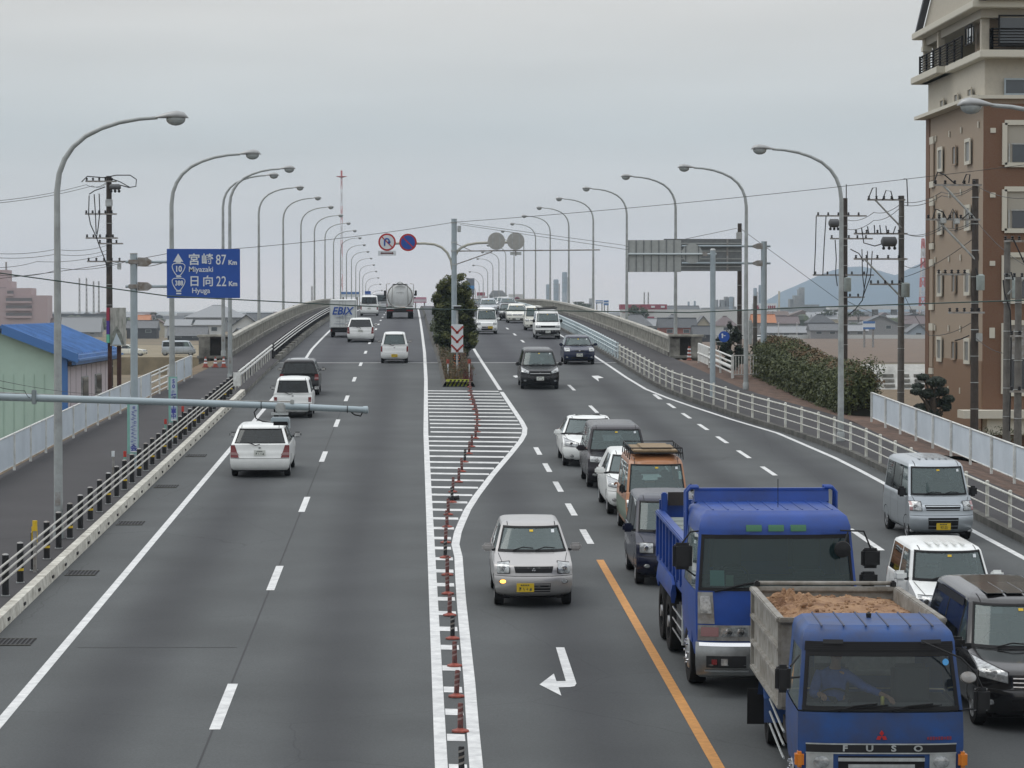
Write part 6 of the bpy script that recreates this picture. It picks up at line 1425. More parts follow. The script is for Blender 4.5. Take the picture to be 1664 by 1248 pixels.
g.build('lettering', o)
for i, (px, lb) in enumerate(((334, 'leftmost'), (350, 'middle'), (363.5, 'rightmost'))):
    x, d = gp(px, 597, WH); t = thing('traffic_cone', '%s of the three orange striped cones before the left bridge pillar' % lb, 'traffic cone', (x, d, zr(d) + WH), 'orange cones before the left bridge pillar')
    g = MB(); g.box((0, 0, .02), (.34, .34, .04), M_ORANGE); g.lathe([(.12, .04), (.03, .55)], M_ORANGE, 14); q = g.build('cone', t, 50)
    for z in (.2, .36): g = MB(); r_ = lerp(.12, .03, z / .55) + .004; g.lathe([(r_ + .003, z), (r_ - .012, z + .08)], M_SIGNW, 14); g.build('white_stripe', q)
x, d = gp(1120, 585, WH); t = thing('traffic_cone', 'orange and white striped cone against the right bridge pillar', 'traffic cone', (x, d, zr(d) + WH)); g = MB(); g.lathe([(.17, 0), (.1, .05), (.06, .75)], M_ORANGE, 14); q = g.build('cone', t, 50)
for z in (.15, .35, .55): g = MB(); g.lathe([(.125 - z * .05, z), (.12 - z * .05, z + .08)], M_SIGNW, 14); g.build('white_stripe', q)
# ================================================================ detector arm in the foreground
D = 35.5; k = D / F; t = thing('detector_arm', 'blue-grey horizontal pole reaching in from the left with a traffic detector', 'signal arm', (-8.6, D, zside(D)))
T3 = lambda px, py, d=0: (at(px, py, D).x + 8.6, d, at(px, py, D).z - zside(D))
M_ARM = mat('arm_paint', (.33, .40, .43), .4, .15, noise=.12, nscale=2, coat=.2)
e0 = T3(-150, 637.5); g = MB(); g.tube([(0, 0, 0), (0, 0, e0[2] + .6)], .11, M_ARM, 16); g.build('pole', t, 50)
g = MB(); g.tube([(0, 0, e0[2] + .02), e0, T3(0, 645), T3(200, 651), T3(430, 658.5), T3(592, 666)], [.055, .052, .05, .047, .045, .041], M_ARM, 14); g.lathe([(.048, 0), (.05, .06), (.03, .07)], M_ARM, 14, Matrix.Translation(T3(590, 666)) @ Matrix.Rotation(RAD(90), 4, 'Y'))
for px, py in ((424, 658), (502, 662), (564, 665)): g.tube([T3(px, py), T3(px + 1.2, py)], .051, M_BLACKP, 14)
g.build('arm', t, 60)
g = MB(); g.tube([T3(0, 644 - 6), T3(240, 650 - 1), T3(380, 654 - 3), T3(472, 653)], .009, M_GALVD, 6); c0 = T3(475, 653); g.box(c0, (.05, .07, .06), M_GALV, bev=.008); g.build('stay_cable', t)
c0 = T3(56, 645); g = MB(); g.box((c0[0], -.03, c0[2]), (.055, .10, .19), mat('bracket_steel', (.24, .28, .29), .5, .4), bev=.01); g.lathe([(.06, -.03), (.06, .03)], M_ARM, 14, Matrix.Translation(c0) @ Matrix.Rotation(RAD(90), 4, 'Y')); g.build('bracket', t)
g = MB(); a, b = T3(456, 663), T3(456, 686); g.box((a[0], 0, a[2]), (.13, .13, .13), M_GALV, bev=.02); g.box((b[0] - .01, 0, b[2] + .11), (.22, .10, .03), M_GALV); g.box((b[0], -.02, b[2] + .03), (.235, .30, .07), M_ARM, bev=.012); q = g.build('detector', t)
g = MB(); g.box((b[0] + .005, -.10, b[2] - .01), (.18, .16, .05), M_DARK); g.box((b[0] + .115, -.02, b[2] - .02), (.012, .26, .12), M_ARM); g.build('detector_lens', q)
g = MB(); g.tube([T3(419, 663), T3(413, 670), T3(416, 680), T3(427, 685), T3(443, 686)], .008, M_BLACK, 6); g.tube([T3(570, 669), T3(576, 674), T3(586, 676), T3(589, 670)], .009, M_BLACK, 6); g.build('cable', t)
# ================================================================ right gantries
D = 131.0; k = D / F; p = at(1241, 570, D); t = thing('gantry_pole', 'stout blue-grey gantry pole rising out of the hedge', 'sign gantry', (p.x, D, zr(D) - .6)); T4 = lambda px, py, d=0: (at(px, py, D).x - p.x, d, at(px, py, D).z - zr(D) + .6)
g = MB(); g.tube([(0, 0, 0), (0, 0, T4(0, 391)[2])], .145, M_BLUEGREY, 16); g.build('pole', t, 50)
for py in (399, 427): 
    g = MB(); z = T4(0, py)[2]; g.tube([(T4(1108, py)[0], 0, z), (T4(1252, py)[0], 0, z)], .055, M_BLUEGREY, 10); q = T4(1231, py)[0]; g.prism([(q - .25, z - .04), (q, z - .14), (q + .4, z - .14), (q + .4, z + .14), (q, z + .14), (q - .25, z + .04)], 'Y', -.12, .12, M_GALVD); g.build('arm', t, 50)
M_BACK = mat('sign_back_dark', (.17, .185, .19), .6, .2, noise=.15); M_BACKL = mat('sign_back_light', (.36, .38, .37), .6, .2, noise=.12)
a, b = T4(1079, 388), T4(1205, 440.5); w, h = b[0] - a[0], a[2] - b[2]
t2 = thing('road_sign', 'wide dark grey sign back hanging behind the lighter one', 'road sign', (p.x + (a[0] + b[0]) / 2, D + .12, zr(D) - .6 + (a[2] + b[2]) / 2)); g = MB(); g.box((0, 0, 0), (w, .03, h), M_BACK); q = g.build('board', t2)
g = MB()
for i in range(4): g.box((0, -.03, -h * .36 + i * h * .24), (w, .03, .05), M_BACKL)
for i in (-.33, .32): g.box((w * i, -.06, 0), (.09, .03, h), M_GALVD)
g.build('stiffener', q)
D = 113.0; k = D / F; p = at(1158, 640, D); zb_ = zside(D); t = thing('gantry_pole', 'blue-grey gantry pole beside the round blue sign', 'sign gantry', (p.x, D, zb_)); T4 = lambda px, py, d=0: (at(px, py, D).x - p.x, d, at(px, py, D).z - zb_)
g = MB(); g.tube([(0, 0, 0), (0, 0, T4(0, 406)[2])], .115, M_BLUEGREY, 16); g.lathe([(.125, 0), (.10, .06), (.06, .08)], M_GALV, 14, Matrix.Translation((0, 0, T4(0, 406)[2]))); g.build('pole', t, 50)
z = T4(0, 412)[2]; g = MB(); g.tube([(T4(1022, 0)[0], 0, z), (T4(1165, 0)[0], 0, z)], .045, mat('pale_arm', (.46, .52, .53), .5), 10); g.box((T4(1146, 0)[0], 0, z), (.2, .2, .16), M_GALVD); g.build('arm', t, 50)
a, b = T4(1021, 390), T4(1107, 442); w, h = b[0] - a[0], a[2] - b[2]
t2 = thing('road_sign', 'light grey ribbed sign back on the nearer right gantry arm', 'road sign', (p.x + (a[0] + b[0]) / 2, D + .10, zb_ + (a[2] + b[2]) / 2)); g = MB(); g.box((0, 0, 0), (w, .03, h), M_BACKL); q = g.build('board', t2)
g = MB()
for i in range(7): g.box((-w / 2 + w * i / 7 + .02, -.03, 0), (.035, .04, h), M_BACK)
g.build('stiffener', q)
c0 = T4(1125, 412); t2 = thing('round_sign', 'grey back of a round sign between the two wide sign backs', 'traffic sign', (p.x + c0[0], D + .10, zb_ + c0[2])); g = MB(); disc(g, (0, 0, 0), 16.5 * k, M_BACKL)
q = g.build('plate', t2, 40); g = MB()
for i in (-.3, .3): g.box((i * .9, -.04, 0), (.04, .03, 26 * k), M_BACK)
g.build('stiffener', q)
a = at(1176, 547, D); t2 = thing('round_sign', 'round blue sign bracketed to the nearer right gantry pole', 'traffic sign', (a.x, D - .1, a.z)); g = MB(); disc(g, (0, 0, 0), 9 * k, M_SIGNB); q = g.build('plate', t2, 40)
g = MB(); g.ell((-.07, -.03, .09), (.04, .01, .04), M_SIGNW, 8, 5); g.box((-.07, -.028, .0), (.05, .01, .12), M_SIGNW); g.box((.02, -.028, .04), (.09, .01, .03), M_SIGNW); g.build('symbol', q); g = MB(); g.tube([(-.02, .02, -.22), (-.45, .06, -.22)], .015, M_GALV); g.tube([(-.02, .02, .05), (-.45, .06, .05)], .015, M_GALV); g.build('bracket', t2)
# ================================================================ overhead wires
def wire(label, pts, r=.02, m_=None, sag=0, name='overhead_wire'):
    P_ = [at(px, py, D) for px, py, D in pts]; o = []
    for a, b in zip(P_, P_[1:]):
        for i in range(16): u = i / 16; q = a.lerp(b, u); q.z -= sag * 4 * u * (1 - u); o.append(q)
    o.append(P_[-1]); g = MB(); g.tube(o, r, m_ or M_WIRE, 5); return tag(g.build(name), label, 'wire', 'overhead wires')
wire('thin wire slanting from the lower left sign up to the apartment block', [(-120, 462, 80), (272, 412, 80), (738, 361, 95), (1664, 268, 75), (1900, 240, 70)], .009, sag=.12)
wire('dark green cable crossing low over the whole road', [(-100, 430, 60), (272, 481, 62), (680, 502, 66), (900, 505, 66), (1120, 508, 64), (1300, 500, 60), (1664, 488, 55), (1900, 480, 52)], .014, M_WIREG)
wire('short wire running from the mast top down to the right gantry', [(745, 362, 150), (1010, 398, 140), (1135, 428, 131)], .012)
wire('second short wire from the mast top to the right', [(748, 365, 150), (1022, 406, 135)], .012)
wire('wire rising from the sign back to the dark bare post', [(1115, 388, 135), (1197, 371, 150)], .014)
wire('guy wire falling from the bare post past the gantry to the utility pole', [(1204, 372, 150), (1375, 497, 150)], .014)
# ================================================================ utility poles
def upole(label, px, ytop, D, base=0.0, r=.16, m_=None, arms=(), boxes=(), hw=(), lean=0):
    top = at(px, ytop, D); t = thing('utility_pole', label, 'utility pole', (top.x, D, base)); H_ = top.z - base; k = D / F; Z = lambda py: at(px, py, D).z - base; Xp = lambda q: (q - px) * k
    g = MB(); g.tube([(lean * H_, 0, 0), (0, 0, H_)], [r, r * .72], m_ or M_UPOLE, 14)
    for j in range(int(H_ / 1.1)): g.lathe([(r * .98, 0), (r * .98, .03)], M_GALV, 12, Matrix.Translation((lean * (H_ - j * 1.1 - .6), 0, j * 1.1 + .6)))
    g.build('pole', t, 50)
    for (x0, x1, y, brace) in arms:
        g = MB(); z = Z(y); g.box(((Xp(x0) + Xp(x1)) / 2, -.18, z), (Xp(x1) - Xp(x0), .08, .08), M_GALVD if brace != 2 else M_GALV)
        if brace: e = x0 if abs(x0 - px) > abs(x1 - px) else x1; g.tube([(Xp(e) * .78, -.18, z), (0, -.1, z - abs(Xp(e)) * .8)], .045, M_GALV, 6)
        n = 3 if abs(x1 - x0) < 45 else 5
        for i in range(n):
            u = Xp(x0) + (Xp(x1) - Xp(x0)) * (i + .2) / n; g.lathe([(.03, .04), (.075, .08), (.03, .12), (.07, .16), (.03, .2)], M_BLACKP, 8, Matrix.Translation((u, -.18, z)))
        g.build('crossarm', t)
    for (bx_, by_, w, h, kind) in boxes:
        g = MB(); z = Z(by_)
        if kind == 'can': g.lathe([(w * k / 2 * .9, -h * k / 2), (w * k / 2, -h * k / 2 + .05), (w * k / 2, h * k / 2), (w * k / 2 * .6, h * k / 2 + .06)], mat('transformer_grey', (.30, .35, .34), .5, .1, noise=.15), 14, Matrix.Translation((Xp(bx_), -.38, z))); g.tube([(Xp(bx_) - .12, -.45, z + h * k / 2), (Xp(bx_) - .2, -.4, z + h * k / 2 + .3)], .03, M_BLACKP, 6)
        elif kind == 'switch': g.lathe([(.1, -w * k / 2), (h * k / 2, -w * k / 2 + .08), (h * k / 2, w * k / 2 - .08), (.1, w * k / 2)], mat('switch_gear', (.09, .095, .10), .6), 12, Matrix.Translation((Xp(bx_), -.3, z)) @ Matrix.Rotation(RAD(90), 4, 'Y')); [g.lathe([(.04, 0), (.09, -.08), (.04, -.16)], M_BLACKP, 8, Matrix.Translation((Xp(bx_) + q * w * k / 2, -.35, z - h * k / 2))) for q in (-.7, 0, .7)]
        else: g.box((Xp(bx_), -.3, z), (w * k, .3, h * k), M_GALV, bev=.03)
        g.build('transformer' if kind != 'box' else 'junction_box', t, 40)
    for pth in hw:
        g = MB(); g.tube([(Xp(a), -.25, Z(b)) for a, b in pth], .028, M_BLACKP, 6); g.build('cable', t, 60)
    return t
upole('dark wooden-looking utility pole behind the faded signboard on the left', 177, 286, 147, m_=M_WOOD, r=.20, arms=[(139, 190, 348, 0), (140, 192, 387, 0), (160, 200, 396, 0), (142, 204, 425, 0), (140, 190, 295, 0)],
      boxes=[(188, 304, 18, 9, 'switch'), (178, 330, 11, 12, 'box'), (194, 433, 6, 10, 'box')],
      hw=[[(146, 318), (145, 348), (148, 365), (157, 385), (163, 402), (172, 425), (176, 445)], [(154, 316), (156, 348), (157, 380)], [(162, 315), (163, 345), (160, 372), (157, 388)], [(146, 316), (155, 310), (172, 304)], [(134, 296), (143, 287), (170, 289), (190, 285), (212, 285), (222, 292), (221, 303), (210, 305), (192, 300)], [(180, 290), (196, 296), (212, 305)]])
for i, (x0, x1) in enumerate(((146, 318), (154.5, 322), (162.5, 318))):
    pass
upole('slim utility pole behind the nearest right lamp with a transformer can', 1373, 322, 150, m_=M_WOOD, r=.20, arms=[(1325, 1408, 351, 0), (1348, 1418, 388, 0), (1320, 1420, 447, 0), (1365, 1405, 483, 0)],
      boxes=[(1354, 363, 18, 14, 'switch'), (1376, 463, 12, 22, 'can')],
      hw=[[(1356, 390), (1358, 420), (1357, 445), (1360, 465)], [(1400, 405), (1401, 445), (1404, 470), (1401, 488), (1390, 502), (1378, 512)], [(1409, 408), (1409, 440), (1403, 475)], [(1417, 408), (1414, 450), (1402, 482)], [(1325, 352), (1324, 400), (1322, 447)], [(1341, 352), (1338, 400), (1336, 447)], [(1374, 322), (1374, 300)], [(1381, 405), (1395, 412), (1403, 425)]])
upole('concrete utility pole with braced crossarms left of the apartment block', 1465, 318, 135, r=.19, arms=[(1408, 1470, 325, 1), (1386, 1474, 380, 0), (1386, 1474, 421, 1), (1412, 1470, 462, 0)],
      boxes=[(1443, 393, 26, 16, 'switch'), (1470, 472, 14, 22, 'can')],
      hw=[[(1408, 326), (1416, 306), (1422, 305), (1422, 322)], [(1432, 326), (1438, 310), (1446, 311), (1450, 326)], [(1472, 334), (1474, 334), (1472, 291), (1467, 291)], [(1400, 380), (1398, 370), (1402, 395), (1420, 400), (1440, 394)], [(1410, 380), (1408, 368)], [(1420, 380), (1419, 366)], [(1430, 380), (1428, 366)], [(1440, 380), (1438, 367)], [(1450, 380), (1454, 368)]])
upole('dark concrete utility pole in front of the apartment block left wall', 1585, 291, 112, r=.185, m_=M_WOOD, arms=[(1515, 1594, 301, 1), (1503, 1592, 357, 1), (1522, 1575, 446, 0), (1540, 1600, 508, 0)],
      boxes=[(1591, 460, 14, 24, 'can'), (1590, 548, 9, 14, 'box'), (1530, 359, 9, 9, 'box'), (1552, 360, 9, 9, 'box')],
      hw=[[(1515, 298), (1521, 280), (1533, 285), (1548, 298)], [(1562, 298), (1568, 284), (1574, 284), (1572, 298)], [(1513, 356), (1518, 340), (1530, 345), (1536, 357)], [(1538, 357), (1546, 340), (1556, 357)], [(1562, 356), (1572, 347), (1574, 356)], [(1551, 553), (1560, 551), (1574, 545)]])
upole('grey utility pole with a big cable in front of the apartment balconies', 1637, 388, 104, r=.17, arms=[(1630, 1664, 392, 0), (1632, 1670, 452, 2)], boxes=[(1648, 470, 13, 30, 'can')], hw=[[(1628, 455), (1630, 475), (1640, 505), (1642, 560), (1640, 700)], [(1664, 430), (1645, 390)]])
upole('second grey utility pole cut by the right edge in front of the balconies', 1655, 450, 102, r=.17, arms=[(1640, 1680, 546, 0), (1640, 1680, 636, 0)])
upole('bare dark post with a small box standing before the right end of the bridge', 1202, 363, 150, m_=M_WOOD, r=.16, boxes=[(1200, 384, 9, 13, 'box')])
upole('short grey post just right of the second right lamp', 1227, 481, 133, base=zr(133) - .4, r=.13, boxes=[(1218, 540, 5, 40, 'box')])
# electric lines among poles
W_ = [('power line from the left edge to the dark left pole, upper', [(-60, 330, 120), (140, 300, 145), (172, 297, 147)]), ('power line from the left edge to the dark left pole, thicker lower strand', [(-60, 334, 120), (150, 302, 145), (176, 295, 147)]),
      ('phone line from the left edge to the middle of the dark left pole', [(-50, 408, 110), (90, 405, 130), (176, 398, 147)]), ('phone line below it reaching the dark left pole', [(-50, 414, 110), (90, 413, 130), (176, 406, 147)]), ('third phone line sagging to the dark left pole', [(-50, 432, 110), (60, 425, 130), (176, 412, 147)]), ('loose spiral line reaching the dark left pole at gantry height', [(0, 447, 110), (100, 436, 130), (205, 425, 110), (270, 425, 80)]),
      ('line leaving the detector arm bracket toward the left edge', [(-60, 606, 35), (40, 635, 35.4), (56, 645, 35.5)]), ('line running from the fence to the detector arm bracket', [(-60, 605, 36), (150, 640, 60), (230, 648, 70)]),
      ('line between the two right utility poles, highest', [(1465, 330, 135), (1420, 345, 142), (1375, 357, 150)]), ('line between the two right utility poles, middle', [(1465, 335, 135), (1420, 358, 142), (1375, 372, 150)]), ('line from the braced pole to the apartment pole, highest', [(1465, 328, 135), (1530, 312, 122), (1585, 301, 112)]), ('line from the braced pole to the apartment pole, second', [(1465, 333, 135), (1530, 318, 122), (1585, 303, 112)]),
      ('line from the braced pole to the apartment pole, third', [(1470, 380, 135), (1530, 368, 122), (1585, 357, 112)]), ('line from the braced pole to the apartment pole, fourth', [(1474, 381, 135), (1530, 372, 122), (1585, 360, 112)]), ('line sagging across the foot of the apartment block', [(1465, 470, 135), (1510, 545, 130), (1585, 520, 112)]), ('line from the apartment pole down to the right edge', [(1585, 357, 112), (1664, 430, 104), (1760, 470, 95)]),
      ('upper line from the apartment pole to the right edge', [(1585, 301, 112), (1664, 322, 104), (1760, 330, 95)]), ('slanting line crossing the apartment wall upward', [(1470, 450, 135), (1585, 385, 112)]), ('low line from the apartment pole past the white plaque', [(1585, 548, 112), (1640, 575, 104)]), ('line leaving the slim right pole toward the hill', [(1378, 490, 150), (1465, 520, 250), (1503, 505, 300)]), ('line crossing the hill from the braced pole to the block', [(1470, 432, 135), (1503, 424, 128)])]
for lb, pts in W_: wire(lb, pts, .014 * pts[0][2] / 120, sag=.0015 * pts[0][2])
# ================================================================ foliage
LEAFM = {}
def leafmat(name, a, b):
    if name in LEAFM: return LEAFM[name]
    M = bpy.data.materials.new(name); M.use_nodes = True; t = M.node_tree; bs = t.nodes['Principled BSDF']; gi = t.nodes.new('ShaderNodeNewGeometry'); r = t.nodes.new('ShaderNodeValToRGB'); t.links.new(gi.outputs['Random Per Island'], r.inputs[0])
    r.color_ramp.elements[0].color = (*a, 1); r.color_ramp.elements[1].color = (*b, 1); t.links.new(r.outputs[0], bs.inputs['Base Color']); bs.inputs['Roughness'].default_value = .6; LEAFM[name] = M; return M
def leaves(mb, c, rad, n, size, m_, rr, shell=.55, squash=1):
    vs = []; fs = []
    for _ in range(n):
        while True:
            p = Vector((rr.uniform(-1, 1), rr.uniform(-1, 1), rr.uniform(-1, 1)))
            if shell < p.length <= 1: break
        q = Vector((c[0] + p.x * rad[0], c[1] + p.y * rad[1], c[2] + p.z * rad[2])); nrm = (p + Vector((rr.uniform(-.8, .8), rr.uniform(-.8, .8), rr.uniform(-.3, .9)))).normalized()
        u = nrm.orthogonal().normalized(); u.rotate(Matrix.Rotation(rr.uniform(0, 6.3), 3, nrm)); w = nrm.cross(u); s_ = size * rr.uniform(.6, 1.3); o = len(vs)
        vs += [q - u * s_, q - w * s_ * .45, q + u * s_, q + w * s_ * .45]; fs.append((o, o + 1, o + 2, o + 3))
    mb.add(vs, fs, m_)
def tree(label, x, y, z, blobs, trunk_h, tr, size, dens, m_, seed=1, name='tree', cat='tree', sub=7, group=None, limbs=True):
    rr = random.Random(seed); t = thing(name, label, cat, (x, y, z), group); g = MB(); M_BARK = mat('bark', (.07, .055, .04), .9, noise=.4)
    g.tube([(0, 0, 0), (.03, 0, trunk_h * .5), (0, .02, trunk_h)], [tr, tr * .8, tr * .55], M_BARK, 8)
    for c, r in blobs:
        g.tube([(0, 0, trunk_h * .7), ((c[0]) * .5, c[1] * .5, (trunk_h + c[2]) / 2), c], [tr * .45, tr * .3, tr * .12], M_BARK, 6)
    g.build('trunk', t, 60); g = MB()
    for c, r in blobs:
        for k in range(sub):
            d = Vector((rr.gauss(0, 1), rr.gauss(0, 1), rr.gauss(0, .9))).normalized(); f = rr.uniform(.45, .98); cc = (c[0] + d.x * r[0] * f, c[1] + d.y * r[1] * f, c[2] + d.z * r[2] * f); q = rr.uniform(.25, .42)
            leaves(g, cc, (r[0] * q, r[1] * q, r[2] * q), int(dens * r[0] * r[2] * 10), size, m_, rr, .2)
        leaves(g, c, (r[0] * .8, r[1] * .8, r[2] * .8), int(dens * r[0] * r[2] * 18), size, m_, rr, .3)
    g.build('crown', t); return t
L_CAM = leafmat('camphor_leaf', (.012, .022, .008), (.065, .085, .022)); L_DRK = leafmat('pine_leaf', (.008, .018, .012), (.022, .036, .018)); L_HED = leafmat('hedge_leaf', (.020, .034, .008), (.085, .100, .022)); L_HEDR = leafmat('hedge_leaf_reddish', (.06, .045, .014), (.15, .085, .035))
D = 151.5; k = D / F; p = at(738, 590, D); base = zr(D) + .3
def B(px, py, rx, rz, ry=None): q = at(px, py, D); return ((q.x - p.x, 0, q.z - base), (rx * k, (ry or rx * .8) * k, rz * k))
L_CAMT = leafmat('camphor_young_leaf', (.05, .065, .018), (.13, .14, .035))
tm_ = tree('dense dark green tree with paler tips growing on the median in front of the mast', p.x, D + 1.0, base, [B(727, 473, 18, 20), B(748, 480, 20, 20), B(738, 503, 30, 16), B(722, 490, 17, 15), B(757, 498, 15, 16), B(742, 527, 24, 14), B(735, 548, 30, 15), B(757, 553, 16, 20), B(742, 568, 26, 12), B(719, 520, 14, 18), B(762, 528, 12, 18), B(738, 492, 26, 22), B(738, 538, 24, 22), B(711, 486, 9, 11), B(710, 508, 9, 10), B(767, 546, 9, 13), B(764, 505, 9, 12), B(713, 530, 9, 10)], 2.6, .16, .10, 30, L_CAM, 5, sub=14)
g = MB(); rr = random.Random(9)
for px, py in ((722, 458), (729, 452), (745, 452), (750, 449), (757, 462), (738, 455), (715, 465), (764, 490), (768, 500), (762, 478), (710, 480), (733, 470), (750, 472), (716, 497), (768, 545), (770, 555), (725, 545), (755, 515)):
    q = at(px, py, D); leaves(g, (q.x - p.x, -.6, q.z - base), (.30, .3, .22), 130, .08, L_CAMT, rr, .1)
g.build('young_shoots', tm_)
t = thing('bush', 'low unkempt evergreen bushes along the median behind the tree', 'bush', (2.2, 160, 0)); g = MB(); rr = random.Random(3)
for i in range(9): d = 156 + i * 4; leaves(g, (rr.uniform(-.4, .4), d - 160, zr(d) + .9), (.8, 2.2, .7), 700, .10, L_CAM, rr, .2)
g.build('foliage', t)
# weeds on the median nose
wd = MB(); rr = random.Random(8); L_WEED = leafmat('dry_weed', (.07, .05, .025), (.17, .115, .06)); L_WRED = leafmat('red_weed', (.07, .02, .02), (.15, .05, .04))
for _ in range(1600):
    x, d = rr.uniform(1.5, 2.75), rr.uniform(124.5, 147); h = rr.uniform(.1, .75); z = zr(d) + .22; a = rr.uniform(0, 6.3); lx, ly = rr.uniform(-.12, .12), rr.uniform(-.12, .12)
    wd.add([(x - .02 * cos(a), d - .02 * sin(a), z), (x + .02 * cos(a), d + .02 * sin(a), z), (x + lx, d + ly, z + h)], [(0, 1, 2)], L_WEED if x < 2.3 else L_WRED)
    if h > .3: leaves(wd, (x + lx, d + ly, z + h * .8), (.1, .1, .1), 5, .04, L_WEED if rr.random() < .6 else L_CAM, rr, 0)
tag(wd.build('weeds'), 'dry brown weeds covering the median nose', kind='stuff')
for sx in (-1, 1):
    o = thing('median_marker', 'small orange and white marker post at the %s of the median weeds' % ('left edge' if sx < 0 else 'right edge'), 'marker post', (2.13 + sx * .5, 126.4, zr(126.4) + .2)); g = MB(); g.tube([(0, 0, 0), (0, 0, .75)], .03, M_SIGNW, 8); g.build('post', o); g = MB(); g.tube([(0, 0, .75), (0, 0, .95)], .08, M_ORANGE, 10); g.build('reflector_cap', o)
# hedge on the right bank: foliage blocks along a line
h0, h1 = at(1228, 600, 131), at(1418, 640, 101)
t = thing('hedge', 'long clipped hedge with reddish brown tops on the right bank', 'hedge'); g = MB(); rr = random.Random(5); g2 = MB(); core = MB()
HX = lambda u: lerp(17.45, 17.0, u); HD = lambda u: lerp(133, 103, u)
for i in range(64):
    u = i / 63; x, d = HX(u), HD(u); zb_ = zr(d) - .25; top = at(interp([(0, 1228), (1, 1420)], u), interp([(0, 553), (.10, 551), (.25, 556), (.45, 572), (.6, 583), (.8, 592), (.93, 597), (1, 612)], u), d).z
    hh = top - zb_; 
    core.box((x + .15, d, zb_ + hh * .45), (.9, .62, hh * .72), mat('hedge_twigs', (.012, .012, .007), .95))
    for (ox, oz, n, m_) in ((-.45, .16, 170, L_HED), (-.5, .38, 200, L_HED), (-.48, .60, 200, L_HED), (-.35, .80, 190, L_HED), (.0, .93, 200, L_HEDR if rr.random() < .55 else L_HED), (.5, .90, 190, L_HEDR if rr.random() < .5 else L_HED)):
        q = rr.uniform(-.16, .16); leaves(g, (x + ox + q, d, zb_ + hh * oz + rr.uniform(-.08, .08)), (.42, .5, hh * .17), n, .062, m_, rr, .2)
for j in range(9): leaves(g, (HX(1) + rr.uniform(-.4, .6), HD(1) - .35, zr(103) + rr.uniform(.2, 2.0)), (.5, .35, .5), 300, .062, L_HED, rr, .2)
g.build('foliage', t); core.build('twig_core', t)
# dark conifer behind the round blue sign
D = 139; k = D / F; q = at(1185, 640, D)
p = q; base = zr(D) - .4
tree('dark bushy evergreen behind the round blue sign', q.x, D, base, [B(1175, 560, 15, 22), B(1192, 545, 13, 22), B(1185, 590, 22, 20), B(1205, 575, 12, 22)], 1.6, .12, .09, 30, L_DRK, 6, sub=9)
# cloud-pruned pine
D = 108; k = D / F; q = at(1515, 690, D); p = q; base = q.z - .5
nt_ = thing('pine_tree', 'cloud-pruned dark pine at the corner of the apartment block', 'pine tree', (q.x, D, base)); g = MB(); gb = MB(); rr = random.Random(2); M_BARK = mat('bark', (0, 0, 0))
pads = [(1502, 613, 11, 6), (1520, 620, 17, 9), (1493, 628, 11, 6), (1488, 636, 11, 6), (1512, 640, 16, 9), (1532, 636, 13, 8), (1540, 648, 11, 7), (1525, 655, 16, 8), (1498, 660, 12, 5), (1490, 668, 14, 7), (1515, 672, 20, 9), (1537, 660, 9, 9)]
for px, py, rx, rz in pads:
    a = at(px, py, D); c0 = (a.x - q.x, rr.uniform(-.4, .4), a.z - base); leaves(g, c0, (rx * k, rx * k, rz * k), int(rx * rz * 11), .05, L_DRK, rr, .25); gb.tube([(0, 0, max(.1, c0[2] - 1.2)), (c0[0] * .5, c0[1] * .5, c0[2] - .4), c0], [.06, .045, .02], M_BARK, 6)
gb.tube([(0, 0, 0), (.1, 0, 1), (-.05, 0, 2.2)], [.12, .10, .06], M_BARK, 8); gb.build('trunk', nt_); g.build('crown', nt_)
# shrubs at the building foot
tree('low pale green shrub at the foot of the apartment block', at(1610, 705, 112).x, 112, at(1610, 722, 112).z, [((0, 0, .5), (.7, .5, .45)), ((1.1, 0, .4), (.7, .5, .4)), ((-.7, 0, .3), (.5, .5, .35))], .3, .04, .05, 9, leafmat('shrub_leaf', (.05, .06, .03), (.13, .13, .07)), 4, 'shrub', 'shrub')
tree('bare twiggy shrub by the green shed behind the left fence', at(12, 690, 108).x, 108, 0, [((0, 0, 2.6), (.9, .6, .6)), ((1.2, 0, 2.2), (.7, .5, .5))], 2.0, .05, .03, 1.6, leafmat('twig_leaf', (.06, .045, .03), (.12, .09, .06)), 14, 'shrub', 'shrub')
# ================================================================ apartment block on the right
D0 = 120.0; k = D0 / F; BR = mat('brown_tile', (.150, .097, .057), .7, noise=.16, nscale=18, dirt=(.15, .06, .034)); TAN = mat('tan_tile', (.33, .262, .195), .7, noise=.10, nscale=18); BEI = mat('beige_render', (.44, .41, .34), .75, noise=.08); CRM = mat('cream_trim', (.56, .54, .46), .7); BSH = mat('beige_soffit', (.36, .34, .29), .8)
xc = at(1597, 500, D0).x; D1 = xc / (at(1505, 500, 1.0).x); LD = D1 - D0          # front corner and far corner
ap = thing('apartment_block', 'tall brown and tan tiled apartment block at the right edge', 'building', (xc, D0, 0)); Z = lambda py: at(1597, py, D0).z; Wd = 16.0
zb1, zb2, zt_ = Z(160), Z(95), Z(-10)
Xt, Yt = (LD, D1)
g = MB(); g.box((Wd / 2, LD / 2, zb1 / 2), (Wd, LD, zb1), TAN); g.build('tan_wall', ap)
